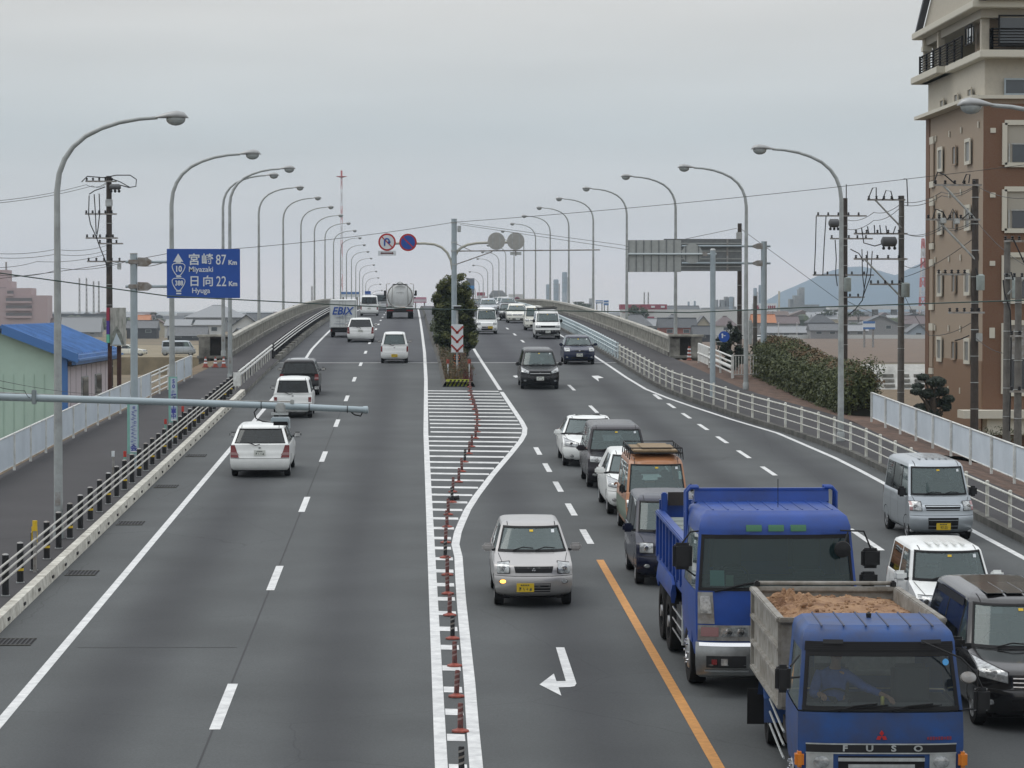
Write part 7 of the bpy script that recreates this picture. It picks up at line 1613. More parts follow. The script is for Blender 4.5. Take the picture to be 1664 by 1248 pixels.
# left face: brown lower half and corner strips; front face brown
g = MB()
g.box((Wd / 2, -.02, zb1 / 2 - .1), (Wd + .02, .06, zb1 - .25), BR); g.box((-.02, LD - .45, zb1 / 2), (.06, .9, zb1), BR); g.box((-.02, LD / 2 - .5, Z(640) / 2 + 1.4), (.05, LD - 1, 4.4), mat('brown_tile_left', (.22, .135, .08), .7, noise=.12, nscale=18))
g.build('brown_wall', ap)
g = MB(); g.box((Wd / 2 - .2, LD / 2, zb1 + .06), (Wd + .8, LD + .5, .16), CRM)
g.build('cornice', ap)
g = MB(); g.box((Wd / 2 + .05, LD / 2, (zb1 + zb2) / 2 + .1), (Wd - .0, LD - .1, zb2 - zb1 - .1), BEI); g.build('upper_wall', ap)
g = MB(); g.box((Wd / 2 - .1, LD / 2 - .1, zb2 + .16), (Wd + .4, LD + 1.2, .34), CRM, bev=.03); g.box((2, LD * .8, zb2 + .155), (5.4, LD * .5, .33), CRM, bev=.03); g.build('terrace_slab', ap)
zf0 = zb2 + .33; zf1 = Z(16)
g = MB(); g.box((Wd / 2 + .0, 1.6 + .35, (zf0 + zf1) / 2), (Wd - .6, 2.8, zf1 - zf0), TAN); g.box((.12, .45, (zf0 + zf1) / 2), (.35, .35, zf1 - zf0), BEI); g.box((Wd / 2 + 1.2, .7, (zf0 + zf1) / 2), (Wd - 2.4, .5, zf1 - zf0), BEI)
for y in (LD - .4, LD - 4.0): g.box((-.1, y, (zf0 + zf1) / 2), (.32, .32, zf1 - zf0), BEI)
g.box((-.1, LD - .4, zf1 - .5), (.45, .45, .25), CRM); g.box((Wd / 2 + 3, LD / 2 + 1, (zf0 + zf1) / 2), (Wd - 4, LD - 6, zf1 - zf0), TAN); g.box((1.4, LD - .5, (zf0 + zf1) / 2), (2.4, .3, zf1 - zf0), BEI); g.build('penthouse_wall', ap)
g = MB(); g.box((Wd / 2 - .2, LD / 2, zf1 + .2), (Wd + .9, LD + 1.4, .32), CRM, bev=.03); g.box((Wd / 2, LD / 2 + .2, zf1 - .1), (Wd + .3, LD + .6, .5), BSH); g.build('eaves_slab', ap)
g = MB(); hh = 5.2; g.prism([(-1.0, zf1 + .36), (LD + .6, zf1 + .36), (LD / 2, zf1 + hh)], 'X', -.12, 8.0, BEI); g.prism([(-1.3, zf1 + .3), (LD / 2, zf1 + hh + .4), (LD + 1.1, zf1 + .3), (LD + .8, zf1 + .3), (LD / 2, zf1 + hh), (-1.0, zf1 + .3)], 'X', -.45, -.15, mat('slate_roof', (.06, .065, .08), .7)); g.build('gable_roof', ap)
def rail_panel(x0, y0, x1, y1, z, h=1.0):
    g = MB(); n = 8
    for i in range(n): zz = z + .08 + i * (h - .1) / (n - 1); g.tube([(x0, y0, zz), (x1, y1, zz)], .025 if i < n - 1 else .04, M_BLACK, 4)
    L_ = math.hypot(x1 - x0, y1 - y0); m_ = max(1, int(L_ / 1.5))
    for i in range(m_ + 1): u = i / m_; g.box((lerp(x0, x1, u), lerp(y0, y1, u), z + h / 2), (.09, .09, h + .05), M_BLACK)
    g.build('balcony_rail', ap)
rail_panel(.35, -.1, 6, -.1, zf0); rail_panel(.35, -.1, .35, .35, zf0)
rail_panel(-.3, 3.4, -.3, LD + .3, zf0); rail_panel(-.3, LD + .3, 2, LD + .3, zf0)
def win(x0, x1, z0, z1, face='front', depth=.05, frame=CRM, mull=1, glass=None, fw=.07, name='window'):
    f = MB(); gl = MB(); w = x1 - x0; h = z1 - z0
    if face == 'front': put_ = lambda cx, cz, ww, hh_, off, m_, mb: mb.box((cx, -.05 - off, cz), (ww, .06, hh_), m_)
    else: put_ = lambda cx, cz, ww, hh_, off, m_, mb: mb.box((-.05 - off, cx, cz), (.06, ww, hh_), m_)
    cx, cz = (x0 + x1) / 2, (z0 + z1) / 2
    for q in ((cx, z0 - fw / 2, w + 2 * fw, fw), (cx, z1 + fw / 2, w + 2 * fw, fw), (x0 - fw / 2, cz, fw, h), (x1 + fw / 2, cz, fw, h)): put_(*q, depth, frame, f)
    for i in range(mull): put_(x0 + w * (i + 1) / (mull + 1), cz, .04, h, depth - .02, M_GALV, f)
    o = f.build(name, ap); put_(cx, cz, w, h, .005, glass or G_BLDG, gl); gl.build('pane', o)
Xpx = lambda px: (px - 1597) * k
YS = lambda px: at(px, 500, 1).x and (xc / at(px, 500, 1.0).x - D0)        # depth along left face for a pixel column
# front balconies: framed recesses
for (yt, yb) in ((200, 268), (308, 375), (415, 490), (525, 640)):
    x0 = Xpx(1631); g = MB(); z0, z1 = Z(yb), Z(yt); g.box(((x0 + Wd) / 2, -.10, z1 + .02), (Wd - x0, .14, .22), CRM); g.box(((x0 + Wd) / 2, -.10, z0), (Wd - x0, .14, .20), CRM); g.box((x0, -.10, (z0 + z1) / 2), (.22, .14, z1 - z0), CRM); o = g.build('balcony_frame', ap)
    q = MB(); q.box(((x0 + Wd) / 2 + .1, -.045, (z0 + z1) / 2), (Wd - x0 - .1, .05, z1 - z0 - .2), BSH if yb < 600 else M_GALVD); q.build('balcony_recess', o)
    q = MB(); q.box(((x0 + Wd) / 2 + .15, -.09, lerp(z0, z1, .28)), (Wd - x0 - .4, .04, (z1 - z0) * .42), M_BLDG_D if 0 else G_BLDG); q.build('pane', o)
    q = MB(); zz = lerp(z0, z1, .5); q.box(((x0 + Wd) / 2 + .15, -.13, zz), (Wd - x0 - .3, .03, .05), M_GALV)
    for i in range(5): q.box((x0 + .2 + i * 1.5, -.13, lerp(z0, z1, .28)), (.05, .03, (z1 - z0) * .45), M_GALV)
    q.build('balcony_rail', o)
for py in (212, 317, 428, 537):
    g = MB(); hz_ = .35 if py < 500 else .75; g.box((Xpx(1612), -.07, Z(py + (0 if py < 500 else 4))), (.24, .06, hz_ * .62), CRM); g.build('vent_plate', ap)
for py0, py1 in ((130, 152),): win(Xpx(1632), Xpx(1632) + 2.6, Z(py1), Z(py0), 'front', .09, M_BLUEGREY, 1)
win(Xpx(1622), Xpx(1622) + 4, zf0 + .3, zf1 - .3, 'front', -.62 if 0 else .09, M_BLACK, 2)
# left face windows: three columns, with cream shutters
for (pf, zs_) in ((240, 0), (350, 0), (458, 0), (572, 0)):
    for (px, w, dy) in ((1530, 1.0, 30), (1553, .8, 27), (1575, 1.1, 31)):
        y = YS(px); dd = (D0 + y); zc = lambda q: CZ + (Z(q) - CZ) * 1.0
        kk = dd / D0; zc_ = CZ + (505 - (pf + (px - 1575) * (.0))) * dd / F * 1.0
        zc_ = CZ + (Z(pf) - CZ)
        h = dy * dd / F; win(y - w * .42, y + w * .42, zc_ - h / 2, zc_ + h / 2, 'left', .06, CRM if px != 1553 else TAN, 0, mat('shutter_glass', (.20, .205, .20), .4, noise=.1), .16 if px != 1553 else .08)
    g = MB(); y = YS(1516); g.box((-.07, y, Z(pf) + .1), (.07, .8, 2.0), TAN); g.box((-.08, y, Z(pf) + 1.05), (.08, .95, .35), CRM); g.box((-.08, y, Z(pf) - 1.1), (.08, .95, .3), CRM); g.build('blind_window', ap)
for pf in (200, 305, 415, 535, 640):
    for px in (1521, 1543, 1562, 1590): g = MB(); g.box((-.05, YS(px), Z(pf)), (.05, .16, .28), CRM); g.build('vent_plate', ap)
for px in (1533, 1556, 1578): y = YS(px); win(y - .35, y + .35, Z(166) + .35, Z(138), 'left', .06, BEI, 0, mat('shutter_glass', (0, 0, 0)), .08)
win(2.0, 3.3, zf0 + .6, zf1 - .5, 'left', .1, M_BLACK, 0)
g = MB(); g.box((Wd / 2 - .3, -.6, Z(672)), (Wd + 1.6, 1.4, .35), CRM); g.box((Wd / 2, -.5, Z(690)), (Wd, 1.0, .8), CRM); g.build('entrance_canopy', ap)
# ================================================================ green shed with blue roof, signboard, left
SG = mat('green_cladding', (.42, .57, .49), .7, noise=.08, nscale=.8); SP = mat('pink_grey_cladding', (.62, .57, .61), .7, noise=.05); SB = mat('blue_metal_roof', (.085, .22, .50), .5, 0, noise=.18, nscale=1.2, dirt=(.06, .15, .33)); SBT = mat('blue_trim', (.06, .17, .42), .5)
D0g = 120.0; a = at(105, 575, D0g); D1g = D0g * (a.x / at(178, 575, D0g).x); xg = a.x; ze = a.z; ridge = at(5, 532, D0g); t = thing('shed', 'green shed with a bright blue metal roof at the left edge', 'building', (xg, D0g, 0)); LDg = D1g - D0g; xr = ridge.x - xg
g = MB(); g.prism([(xr * 2, 0), (0, 0), (0, ze - .15), (xr, ridge.z - .2), (xr * 2, ze - .15)], 'Y', 0, .15, SG)
for i in range(1, 12): g.box((xr * 2 * i / 12, -.01, 2.6), (.03, .03, 5.2), mat('green_seam', (.36, .49, .42), .7))
g.build('gable_wall', t)
g = MB(); g.box((-.1, LDg / 2, ze / 2 - .1), (.2, LDg - .2, ze - .2), SP); g.box((-3, LDg - .1, ze / 2 - .1), (6, .2, ze - .2), SP)
for i in range(1, 9): g.box((.01, i * LDg / 9, ze / 2), (.02, .02, ze - .4), mat('pink_seam', (.40, .36, .39), .7))
g.build('side_wall', t)
g = MB(); ov_ = .35
for s_, xe in ((1, ov_), (-1, 2 * xr - ov_)):
    v = [(xr, -.4, ridge.z + .1), (xe, -.4, ze - .02), (xe, LDg + .4, ze - .02), (xr, LDg + .4, ridge.z + .1)]; g.add(v + [(x, y, z - .12) for x, y, z in v], [(0, 1, 2, 3), (7, 6, 5, 4), (0, 4, 5, 1), (1, 5, 6, 2), (2, 6, 7, 3), (3, 7, 4, 0)], SB)
for j in range(24): u = j / 23; y = lerp(-.35, LDg + .35, u); g.tube([(xr, y, ridge.z + .12), (ov_ + .02, y, ze)], .03, SB, 4)
g.build('roof', t)
g = MB(); g.box((ov_ + .08, LDg / 2, ze - .28), (.5, LDg + .8, .42), SB, bev=.16); g.box((ov_ - .05, LDg / 2, ze - .52), (.3, LDg + .6, .05), M_BLACKP); g.build('gutter', t)
g = MB(); g.prism([(xr, ridge.z + .14), (ov_ + .3, ze + .0), (ov_ + .3, ze - .4), (xr, ridge.z - .28)], 'Y', -.50, -.40, SBT); g.box((.0, -.05, ze / 2), (.28, .2, ze), SBT); g.build('barge_board', t)
for y in (7.0, 12.4):
    f = MB(); f.box((.03, y, 4.45), (.08, 2.3, 1.0), M_GALV); o = f.build('window', t); f = MB(); f.box((.05, y, 4.45), (.08, 2.1, .88), G_BLDG); f.build('pane', o)
D = 116; k = D / F; a, b = at(175, 500, D), at(204, 562, D); t = thing('faded_signboard', 'faded whitish signboard with a coloured edge strip on two rusty posts', 'signboard', ((a.x + b.x) / 2, D, 0)); w, h = b.x - a.x, a.z - b.z; RST = mat('rusty_post', (.05, .022, .018), .85, noise=.4)
g = MB(); g.box((.05, .1, (a.z + b.z) / 2), (w - .1, .25, h), mat('faded_board', (.38, .39, .37), .8, noise=.35, nscale=3, dirt=(.22, .23, .21), stretch=(3, 1, .6))); bo = g.build('board', t)
g = MB(); g.prism([(-.28, b.z + .05), (-.16, b.z + .6), (0, b.z + .85), (.2, b.z + .55), (.33, b.z + .05)], 'Y', -.035, -.026, mat('washed_picture', (.20, .22, .20), .8, noise=.5, nscale=6)); g.prism([(-.2, b.z + .05), (0, b.z + .55), (.22, b.z + .05)], 'Y', -.045, -.036, M_BANW); g.build('faded_picture', bo)
g = MB()
for i, (c_, f0, f1) in enumerate((((.30, .03, .06), .66, 1), ((.06, .03, .25), .30, .66), ((.12, .45, .32), .08, .30))): g.box((-w / 2 + .02, 0, lerp(b.z, a.z, (f0 + f1) / 2)), (.12, .3, h * (f1 - f0)), mat('strip%d' % i, c_, .6))
g.build('colour_strip', bo)
for px in (177, 192): q = at(px, 500, D); g = MB(); g.box((q.x - (a.x + b.x) / 2, .3, b.z / 2 + .4), (.17, .17, b.z + .8), RST); g.build('post', t)
# ================================================================ houses
GABM = {}
def house(label, px0, px1, ytop, ybot, D, roof, wall, style='hip', rh=.45, group='houses on the plain', base=None, dep=8, gl=True, name='house'):
    D *= 1.3
    a, b = at(px0, ytop, D), at(px1, ybot, D); w = b.x - a.x; zt = a.z; z0 = base if base is not None else 0.0; hr = (a.z - b.z) * rh; ze = zt - hr
    t = thing(name, label, 'house' if name == 'house' else 'building', ((a.x + b.x) / 2, D, z0)); t['group'] = group; ze -= z0; zt -= z0
    g = MB(); g.box((0, dep / 2, ze / 2), (w * .94, dep * .94, ze), wall)
    if style == 'front': g.prism([(-w * .47, ze), (w * .47, ze), (0, zt - .1)], 'Y', .25, dep - .25, wall)
    g.build('wall', t); g = MB(); e = .35
    if style == 'hip': v = [(-w / 2, -e, ze), (w / 2, -e, ze), (w / 2, dep + e, ze), (-w / 2, dep + e, ze), (-w / 2 + min(w, dep) * .42, dep / 2, zt), (w / 2 - min(w, dep) * .42, dep / 2, zt)]; fs = [(0, 1, 5, 4), (2, 3, 4, 5), (1, 2, 5), (3, 0, 4), (0, 3, 2, 1)]
    elif style == 'side': v = [(-w / 2, -e, ze), (w / 2, -e, ze), (w / 2, dep + e, ze), (-w / 2, dep + e, ze), (-w / 2, dep / 2, zt), (w / 2, dep / 2, zt)]; fs = [(0, 1, 5, 4), (2, 3, 4, 5), (1, 2, 5), (3, 0, 4), (0, 3, 2, 1)]
    elif style == 'front': v = [(-w / 2, -e, ze), (0, -e, zt), (w / 2, -e, ze), (w / 2, dep + e, ze), (0, dep + e, zt), (-w / 2, dep + e, ze)]; v += [(x, y, z - .35) for x, y, z in v]; fs = [(0, 1, 4, 5), (1, 2, 3, 4), (6, 11, 10, 7), (7, 10, 9, 8), (0, 6, 7, 1), (1, 7, 8, 2), (2, 8, 9, 3), (0, 5, 11, 6), (5, 4, 10, 11), (4, 3, 9, 10)]
    else: v = [(-w / 2, -e, ze), (w / 2, -e, ze), (w / 2, dep + e, zt), (-w / 2, dep + e, zt), (-w / 2, -e, ze - .2), (w / 2, -e, ze - .2), (w / 2, dep + e, zt - .2), (-w / 2, dep + e, zt - .2)] if style == 'shed' else [(-w / 2, -e, ze), (w / 2, -e, ze), (w / 2, dep + e, ze), (-w / 2, dep + e, ze), (-w / 2, -e, zt), (w / 2, -e, zt), (w / 2, dep + e, zt), (-w / 2, dep + e, zt)]; fs = [(0, 1, 2, 3), (7, 6, 5, 4), (0, 4, 5, 1), (1, 5, 6, 2), (2, 6, 7, 3), (3, 7, 4, 0)]
    g.add(v, fs, roof)
    if style in ('hip', 'side'): x_ = w / 2 - (min(w, dep) * .42 if style == 'hip' else 0); g.box((0, dep / 2, zt + .04), (2 * x_, .35, .22), roof)
    rf = g.build('roof', t)
    if gl:
        n = max(1, int(w / 4)); 
        for i in range(n):
            xx = -w * .42 + w * .84 * (i + .5) / n; f = MB(); zz = ze * .72; f.box((xx, dep * .03 - .03, zz), (1.7, .08, min(1.2, ze * .3)), M_GALV); o = f.build('window', t); f = MB(); f.box((xx, dep * .03 - .06, zz), (1.5, .08, min(1.0, ze * .25)), G_FAR); f.build('pane', o)
    return t
TG = mat('grey_tile', (.115, .12, .125), .6, noise=.2, nscale=1.5); TD = mat('dark_tile', (.055, .06, .065), .6, noise=.25, nscale=1.5); TB = mat('brown_roof', (.13, .095, .08), .7, noise=.25, nscale=1); TO = mat('orange_roof', (.40, .16, .07), .7, noise=.15); TGL = mat('light_grey_roof', (.24, .25, .26), .6, noise=.1); TP = mat('plum_roof', (.13, .10, .10), .7, noise=.15)
WW = mat('white_wall', (.52, .53, .52), .8, noise=.08); WC = mat('cream_wall', (.40, .36, .27), .8, noise=.1); WG = mat('grey_wall', (.25, .25, .25), .8, noise=.12); WDK = mat('dark_wood_wall', (.045, .045, .05), .8, noise=.3); WBR = mat('red_brick_wall', (.26, .085, .06), .8, noise=.15, nscale=3); WBL = mat('blue_grey_wall', (.30, .35, .40), .8, noise=.1)
H_ = house
H_('long dark low roof on the left horizon beyond the pink block', 62, 216, 510, 518, 900, TD, WG, 'flat', .8, dep=14, gl=False)
H_('broad grey-tiled house roof behind the blue shed roof', 98, 164, 515, 560, 640, TGL, WG, 'side', .55)
H_('brown low house at the far left above the shed ridge', 40, 99, 518, 560, 680, TB, WG, 'side', .3)
H_('small house with an orange-brown roof left of the direction sign pole', 222, 244, 512, 530, 760, TO, WC, 'side', .55)
H_('dark two-storey house with blue shutters behind the parked cars', 204, 256, 521, 552, 600, TG, WDK, 'side', .4)
H_('cream house stepping down between the dark and the white houses', 238, 274, 518, 552, 640, TB, WC, 'front', .35)
H_('white house with a lean-to roof above the parked van', 266, 310, 519, 552, 620, TGL, WW, 'shed', .3)
H_('long low grey-tiled roof right behind the parked van', 270, 337, 531, 556, 560, TG, WDK, 'side', .6)
H_('big grey hipped roof rising above all left houses', 298, 402, 496, 540, 800, TGL, WG, 'hip', .45, dep=24)
H_('bright white house left of the bridge pillar', 314, 362, 520, 556, 580, TGL, WW, 'shed', .22)
H_('white house with dark gable behind the left parapet lamp', 374, 426, 511, 556, 540, TD, WW, 'front', .42)
H_('small dark gabled annex by the left parapet', 372, 398, 533, 556, 500, TD, WC, 'front', .6)
H_('dark grey hall roof along the parapet behind the third lamp', 398, 470, 509, 540, 780, TD, WG, 'side', .5, dep=14)
H_('flat dark building beyond the left parapet crest', 476, 530, 496, 520, 900, TD, WG, 'flat', .5, dep=12)
H_('grey hip-roofed house just above the right parapet', 1008, 1062, 511, 548, 620, TG, WG, 'hip', .5)
H_('low grey house between the hip roof and the brick house', 1052, 1076, 518, 548, 640, TGL, WG, 'side', .4)
H_('dark roofed house with a white gable and red brick wall', 1070, 1134, 517, 548, 560, TD, WBR, 'side', .5)
H_('grey roof peeping behind the red brick house', 1078, 1112, 511, 530, 640, TG, WG, 'hip', .6)
H_('cream gabled house right of the brick house', 1128, 1158, 513, 548, 600, TG, WC, 'front', .5)
H_('dark low annex in front of the cream gabled house', 1126, 1158, 530, 550, 530, TD, WDK, 'side', .7)
H_('plum roofed house behind the nearer gantry pole', 1160, 1200, 514, 548, 640, TP, WW, 'hip', .45)
H_('house with a vivid orange roof beside the stout gantry pole', 1222, 1262, 511, 545, 640, TO, WG, 'side', .4)
H_('long plum tiled roof right of the orange roof', 1248, 1300, 514, 548, 660, TP, WG, 'side', .35)
H_('low light grey hall roof in front of the plum roof', 1238, 1318, 530, 548, 600, TGL, WG, 'side', .6)
H_('small dark temple-like roof left of the slim utility pole', 1312, 1358, 511, 530, 620, TD, WDK, 'hip', .7)
H_('mid grey roof under the temple-like roof', 1316, 1368, 526, 548, 590, TG, WG, 'side', .5)
H_('grey gabled house between the two utility poles', 1400, 1462, 512, 546, 640, TG, WG, 'front', .4)
H_('plum roofed house right of the braced utility pole', 1468, 1506, 513, 540, 680, TP, WG, 'side', .5)
H_('pale blue gabled house touching the apartment block edge', 1474, 1512, 526, 548, 600, TG, WBL, 'front', .6)
H_('low wide grey house roof behind the white shop sign', 1362, 1412, 528, 548, 610, TGL, WG, 'side', .5)
fw_ = thing('field_wall', 'long pale low wall at the far edge of the brown field', 'wall', (at(1380, 545, 772).x, 772, 0)); g = MB(); g.box((0, 0, .55), (90, .3, 1.1), WW); g.build('wall_panel', fw_)
for i, px in enumerate((1265, 1295)):
    q = at(px, 545, 768); o = thing('pale_pole', 'thin white pole %s behind the hall roof' % ('left' if i == 0 else 'right'), 'pole', (q.x, 768, 0)); g = MB(); g.tube([(0, 0, 0), (0, 0, at(px, 524, 768).z)], .12, WW, 6); g.build('post', o)
# pink stepped apartment building, far left
PK = mat('pink_render', (.40, .31, .31), .8, noise=.08); PKD = mat('pink_shade_band', (.14, .13, .13), .8)
D = 880; t = thing('pink_apartments', 'stepped pink apartment building far away at the left edge', 'building', (at(20, 505, D).x, D, 0)); X0 = at(20, 505, D).x
g = MB()
for (a, b, y, dy) in ((-60, 6, 438, 6), (-60, 16, 457, 3), (-60, 50, 468, 1), (-60, 77, 480, 0)):
    q0, q1 = at(a, y, D), at(b, y, D); g.box(((q0.x + q1.x) / 2 - X0, 6 + dy, q0.z / 2), (q1.x - q0.x, 12, q0.z), PK)
g.build('wall', t)
for i, (a, b, y) in enumerate(((12, 22, 475), (10, 52, 487), (10, 52, 499), (10, 52, 511), (-10, 8, 470), (-10, 8, 480))):
    q0, q1 = at(a, y, D), at(b, y, D); g = MB(); g.box(((q0.x + q1.x) / 2 - X0, -.2 if i < 4 else 2.7, q0.z), (q1.x - q0.x, .5, 1.1), PKD); o = g.build('balcony', t); g = MB(); g.box(((q0.x + q1.x) / 2 - X0, -.6 if i < 4 else 2.3, q0.z - .8), (q1.x - q0.x, .5, .7), PK); g.build('balcony_rail', o)
g = MB(); q = at(4, 430, D); g.tube([(q.x - X0, 8, at(4, 440, D).z - .5), (q.x - X0, 8, q.z + 1)], .3, M_GALVD); g.build('aerial', t)
# lattice towers
def lattice(label, px, ytop, D, wpx_top, wpx_bot, m1, m2, n=12, base=0, cat='pylon', name='lattice_tower', r=.12, top=None):
    k = D / F; q = at(px, ytop, D); H_ = q.z - base; t = thing(name, label, cat, (q.x, D, base)); a, b = wpx_bot * k / 2, wpx_top * k / 2
    for part in range(2):
        g = MB()
        for i in range(n):
            if i % 2 != part: continue
            z0, z1 = H_ * i / n, H_ * (i + 1) / n; w0, w1 = lerp(a, b, i / n), lerp(a, b, (i + 1) / n); mm = m1 if i % 2 == 0 else m2
            c = [(-1, -1), (1, -1), (1, 1), (-1, 1)]
            for j in range(4):
                p0, p1 = c[j], c[(j + 1) % 4]; g.tube([(p0[0] * w0, p0[1] * w0, z0), (p0[0] * w1, p0[1] * w1, z1)], r, mm, 4); g.tube([(p0[0] * w0, p0[1] * w0, z0), (p1[0] * w1, p1[1] * w1, z1)], r * .6, mm, 4); g.tube([(p0[0] * w1, p0[1] * w1, z1), (p1[0] * w1, p1[1] * w1, z1)], r * .6, mm, 4)
        g.build('lattice_section', t)
    if top:
        g = MB(); g.lathe([(.4, 0), (top, .6), (top, .8), (.4, 1.0)], m1, 12, Matrix.Translation((0, 0, H_ - 3))); g.tube([(0, 0, H_ - 3), (0, 0, H_ + 1)], .5, m1, 6); g.build('antenna_platform', t)
    return t
RW_R, RW_W = mat('tower_red', (.45, .08, .07), .6), mat('tower_white', (.5, .48, .48), .6)
lattice('thin red and white lattice mast behind the left row of lamps', 555, 280, 1500, 2.0, 3.0, RW_R, RW_W, 9, r=.12, top=3, cat='mast')
for i, (px, y) in enumerate(((129, 452), (140.5, 452), (152, 457), (160.5, 457))): lattice('grey ladder-like pylon, %s from the left of the four beside the dark pole' % ORD[i], px, y, 1300, 1.4, 2.4, M_GALVD, M_GALVD, 10, r=.12)
lattice('pair-like slim grey pylon above the red store, left one', 1047, 475, 1600, 1.2, 2.2, M_GALVD, M_GALVD, 8, r=.14); lattice('pair-like slim grey pylon above the red store, right one', 1053.5, 475, 1600, 1.2, 2.2, M_GALVD, M_GALVD, 8, r=.14)
lattice('grey ladder pylon beyond the crest left of the lamp row', 507, 465, 1300, 2.2, 3, M_GALVD, M_GALVD, 8, r=.12)
lattice('red and white lattice tower left of the apartment block', 1500, 388, 1400, 3, 12, RW_R, RW_W, 9, r=.35, cat='mast')
# power station stacks and chimneys
STK = mat('blue_grey_stack', (.22, .27, .31), .7, noise=.12, nscale=.1)
def stack(label, px, ytop, D, wpx, m_=None, bands=3, lad=True):
    k = D / F; q = at(px, ytop, D); t = thing('chimney_stack', label, 'chimney', (q.x, D, 0), 'power station stacks' if bands == 3 else 'factory chimneys'); w = wpx * k / 2; g = MB(); g.lathe([(w, 0), (w, q.z - w * .3), (w * .8, q.z)], m_ or STK, 16); s_ = g.build('shaft', t, 40)
    for i in range(bands): g = MB(); z = q.z * (.70 + .09 * i); g.lathe([(w * 1.08, 0), (w * 1.08, w * .15)], M_GALVD, 16, Matrix.Translation((0, 0, z))); g.build('ring_platform', s_)
    if lad: g = MB(); g.box((w * 1.25, -.2, q.z * .45), (w * .35, w * .3, q.z * .9), M_GALVD); g.build('ladder', t)
stack('shortest and leftmost of the three blue-grey stacks beyond the right parapet', 890.5, 462, 1900, 6.5); stack('middle one of the three blue-grey stacks beyond the right parapet', 903.5, 454, 1850, 8.5); stack('tallest and rightmost of the three blue-grey stacks beyond the right parapet', 917.5, 442, 1800, 8.5)
stack('slim grey chimney left of the stout gantry pole', 1227, 468, 1500, 6, bands=2); stack('thick grey chimney half behind the stout gantry pole', 1236, 463, 1500, 7, bands=2); stack('lone thin chimney in front of the hill', 1266, 473, 1500, 3.2, WC, 0, False); stack('grey chimney of the works right of the nearer gantry', 1188, 482, 1400, 7, bands=2)
for i, (px, y) in enumerate(((1119, 490), (1129, 489))): stack('stubby chimney %s over the long white wall' % ('left' if i == 0 else 'right'), px, y, 1300, 3.4, bands=1, lad=False)
# factory complex before the hill
FC = mat('factory_grey', (.24, .25, .25), .8, noise=.3, nscale=.12)
def works(label, D, boxes):
    t = thing('factory', label, 'factory', (at(boxes[0][0], 500, D).x, D, 0)); X0 = at(boxes[0][0], 500, D).x
    for (a, b, y) in boxes: q0, q1 = at(a, y, D), at(b, y, D); g = MB(); g.box(((q0.x + q1.x) / 2 - X0, random.uniform(0, 8), q0.z / 2), (q1.x - q0.x, 10, q0.z), FC); g.build('factory_block', t)
works('hazy stepped factory tower in front of the hill', 1700, [(1283, 1330, 495), (1290, 1302, 480), (1300, 1307, 470), (1302, 1308, 467), (1330, 1345, 498), (1285, 1298, 486), (1340, 1370, 500), (1260, 1290, 499)])
works('hazy plant of small towers right of the nearer gantry pole', 1600, [(1165, 1168, 487), (1172, 1178, 487), (1185, 1192, 483), (1180, 1184, 482), (1140, 1166, 500), (1168, 1196, 498)])
works('dim low works beyond the steam left of the parapet lamp', 1700, [(928, 955, 497), (935, 945, 490), (946, 962, 493), (958, 962, 485)])
# signs and shops
def board(label, px0, px1, y0, y1, D, m_, cat='signboard', words=None, wm=None, posts=True, name='signboard', bands=()):
    a, b = at(px0, y0, D), at(px1, y1, D); w, h = b.x - a.x, a.z - b.z; t = thing(name, label, cat, ((a.x + b.x) / 2, D, 0)); g = MB(); g.box((0, 0, (a.z + b.z) / 2), (w, .5, h), m_); o = g.build('board', t)
    for (f0, f1, mm) in bands: g = MB(); g.box((0, -.27, lerp(b.z, a.z, (f0 + f1) / 2)), (w * .96, .06, h * (f1 - f0)), mm); g.build('colour_band', o)
    if words: g = MB(); text(words, h * .75, wm or M_SIGNW, Matrix.Translation((0, -.32, (a.z + b.z) / 2)) @ FACE, mesh=g, bold=h * .01); g.build('lettering', o)
    if posts: 
        for s_ in (-.35, .35): g = MB(); g.box((s_ * w, .3, b.z / 2 + .3), (.4, .4, b.z + .6), M_GALVD); g.build('post', t)
    return t, o
STR = mat('store_red', (.26, .05, .075), .6); STB = mat('store_blue', (.06, .16, .38), .6)
st0 = thing('store', 'long white and red roadside store beyond the right parapet', 'building', (at(1125, 500, 900).x, 900, 0)); X0 = at(1125, 500, 900).x
def sb(a, b, y0, y1, m_, dy=0, nm='wall'): q0, q1 = at(a, y0, 900), at(b, y1, 900); g = MB(); g.box(((q0.x + q1.x) / 2 - X0, dy + 3, (q0.z + q1.z) / 2), (q1.x - q0.x, 6, q0.z - q1.z), m_); return g.build(nm, st0)
sb(1010, 1245, 503, 545, WW); sb(1008, 1084, 494.5, 503, STR, .1, 'red_fascia'); sb(1012, 1063, 506, 508, STR, -.3, 'red_stripe'); sb(1030, 1063, 514.5, 517.5, STR, -.3, 'red_stripe')
for x_ in (1058, 1074): sb(x_, x_ + 6, 497, 500, M_SIGNW, -.5, 'lettering')
tree('round dark tree crown in front of the red store fascia', at(1036, 500, 850).x, 850, 0, [((0, 0, 7.8), (3.6, 3, 2.4)), ((-1.8, 0, 6.8), (2, 2, 1.6)), ((2, 0, 6.6), (2, 2, 1.6))], 6, .4, .35, 1.2, L_CAM, 21)
H_('dark hall roof behind the white wall of the store', 1084, 1138, 497, 504, 960, TD, WG, 'side', .9, dep=12, gl=False)
board('blue and white roadside sign right of the steam, left of two', 968, 980, 488, 493, 1000, STB, bands=((.3, .7, M_SIGNW),)); board('taller blue square sign right of the steam', 981, 989, 488, 496, 1000, STB, bands=((.4, .6, M_SIGNW),))
t, o = board('white oval shop sign with red marks right of the stout gantry pole', 1222, 1262, 493, 506, 1000, M_SIGNW); 
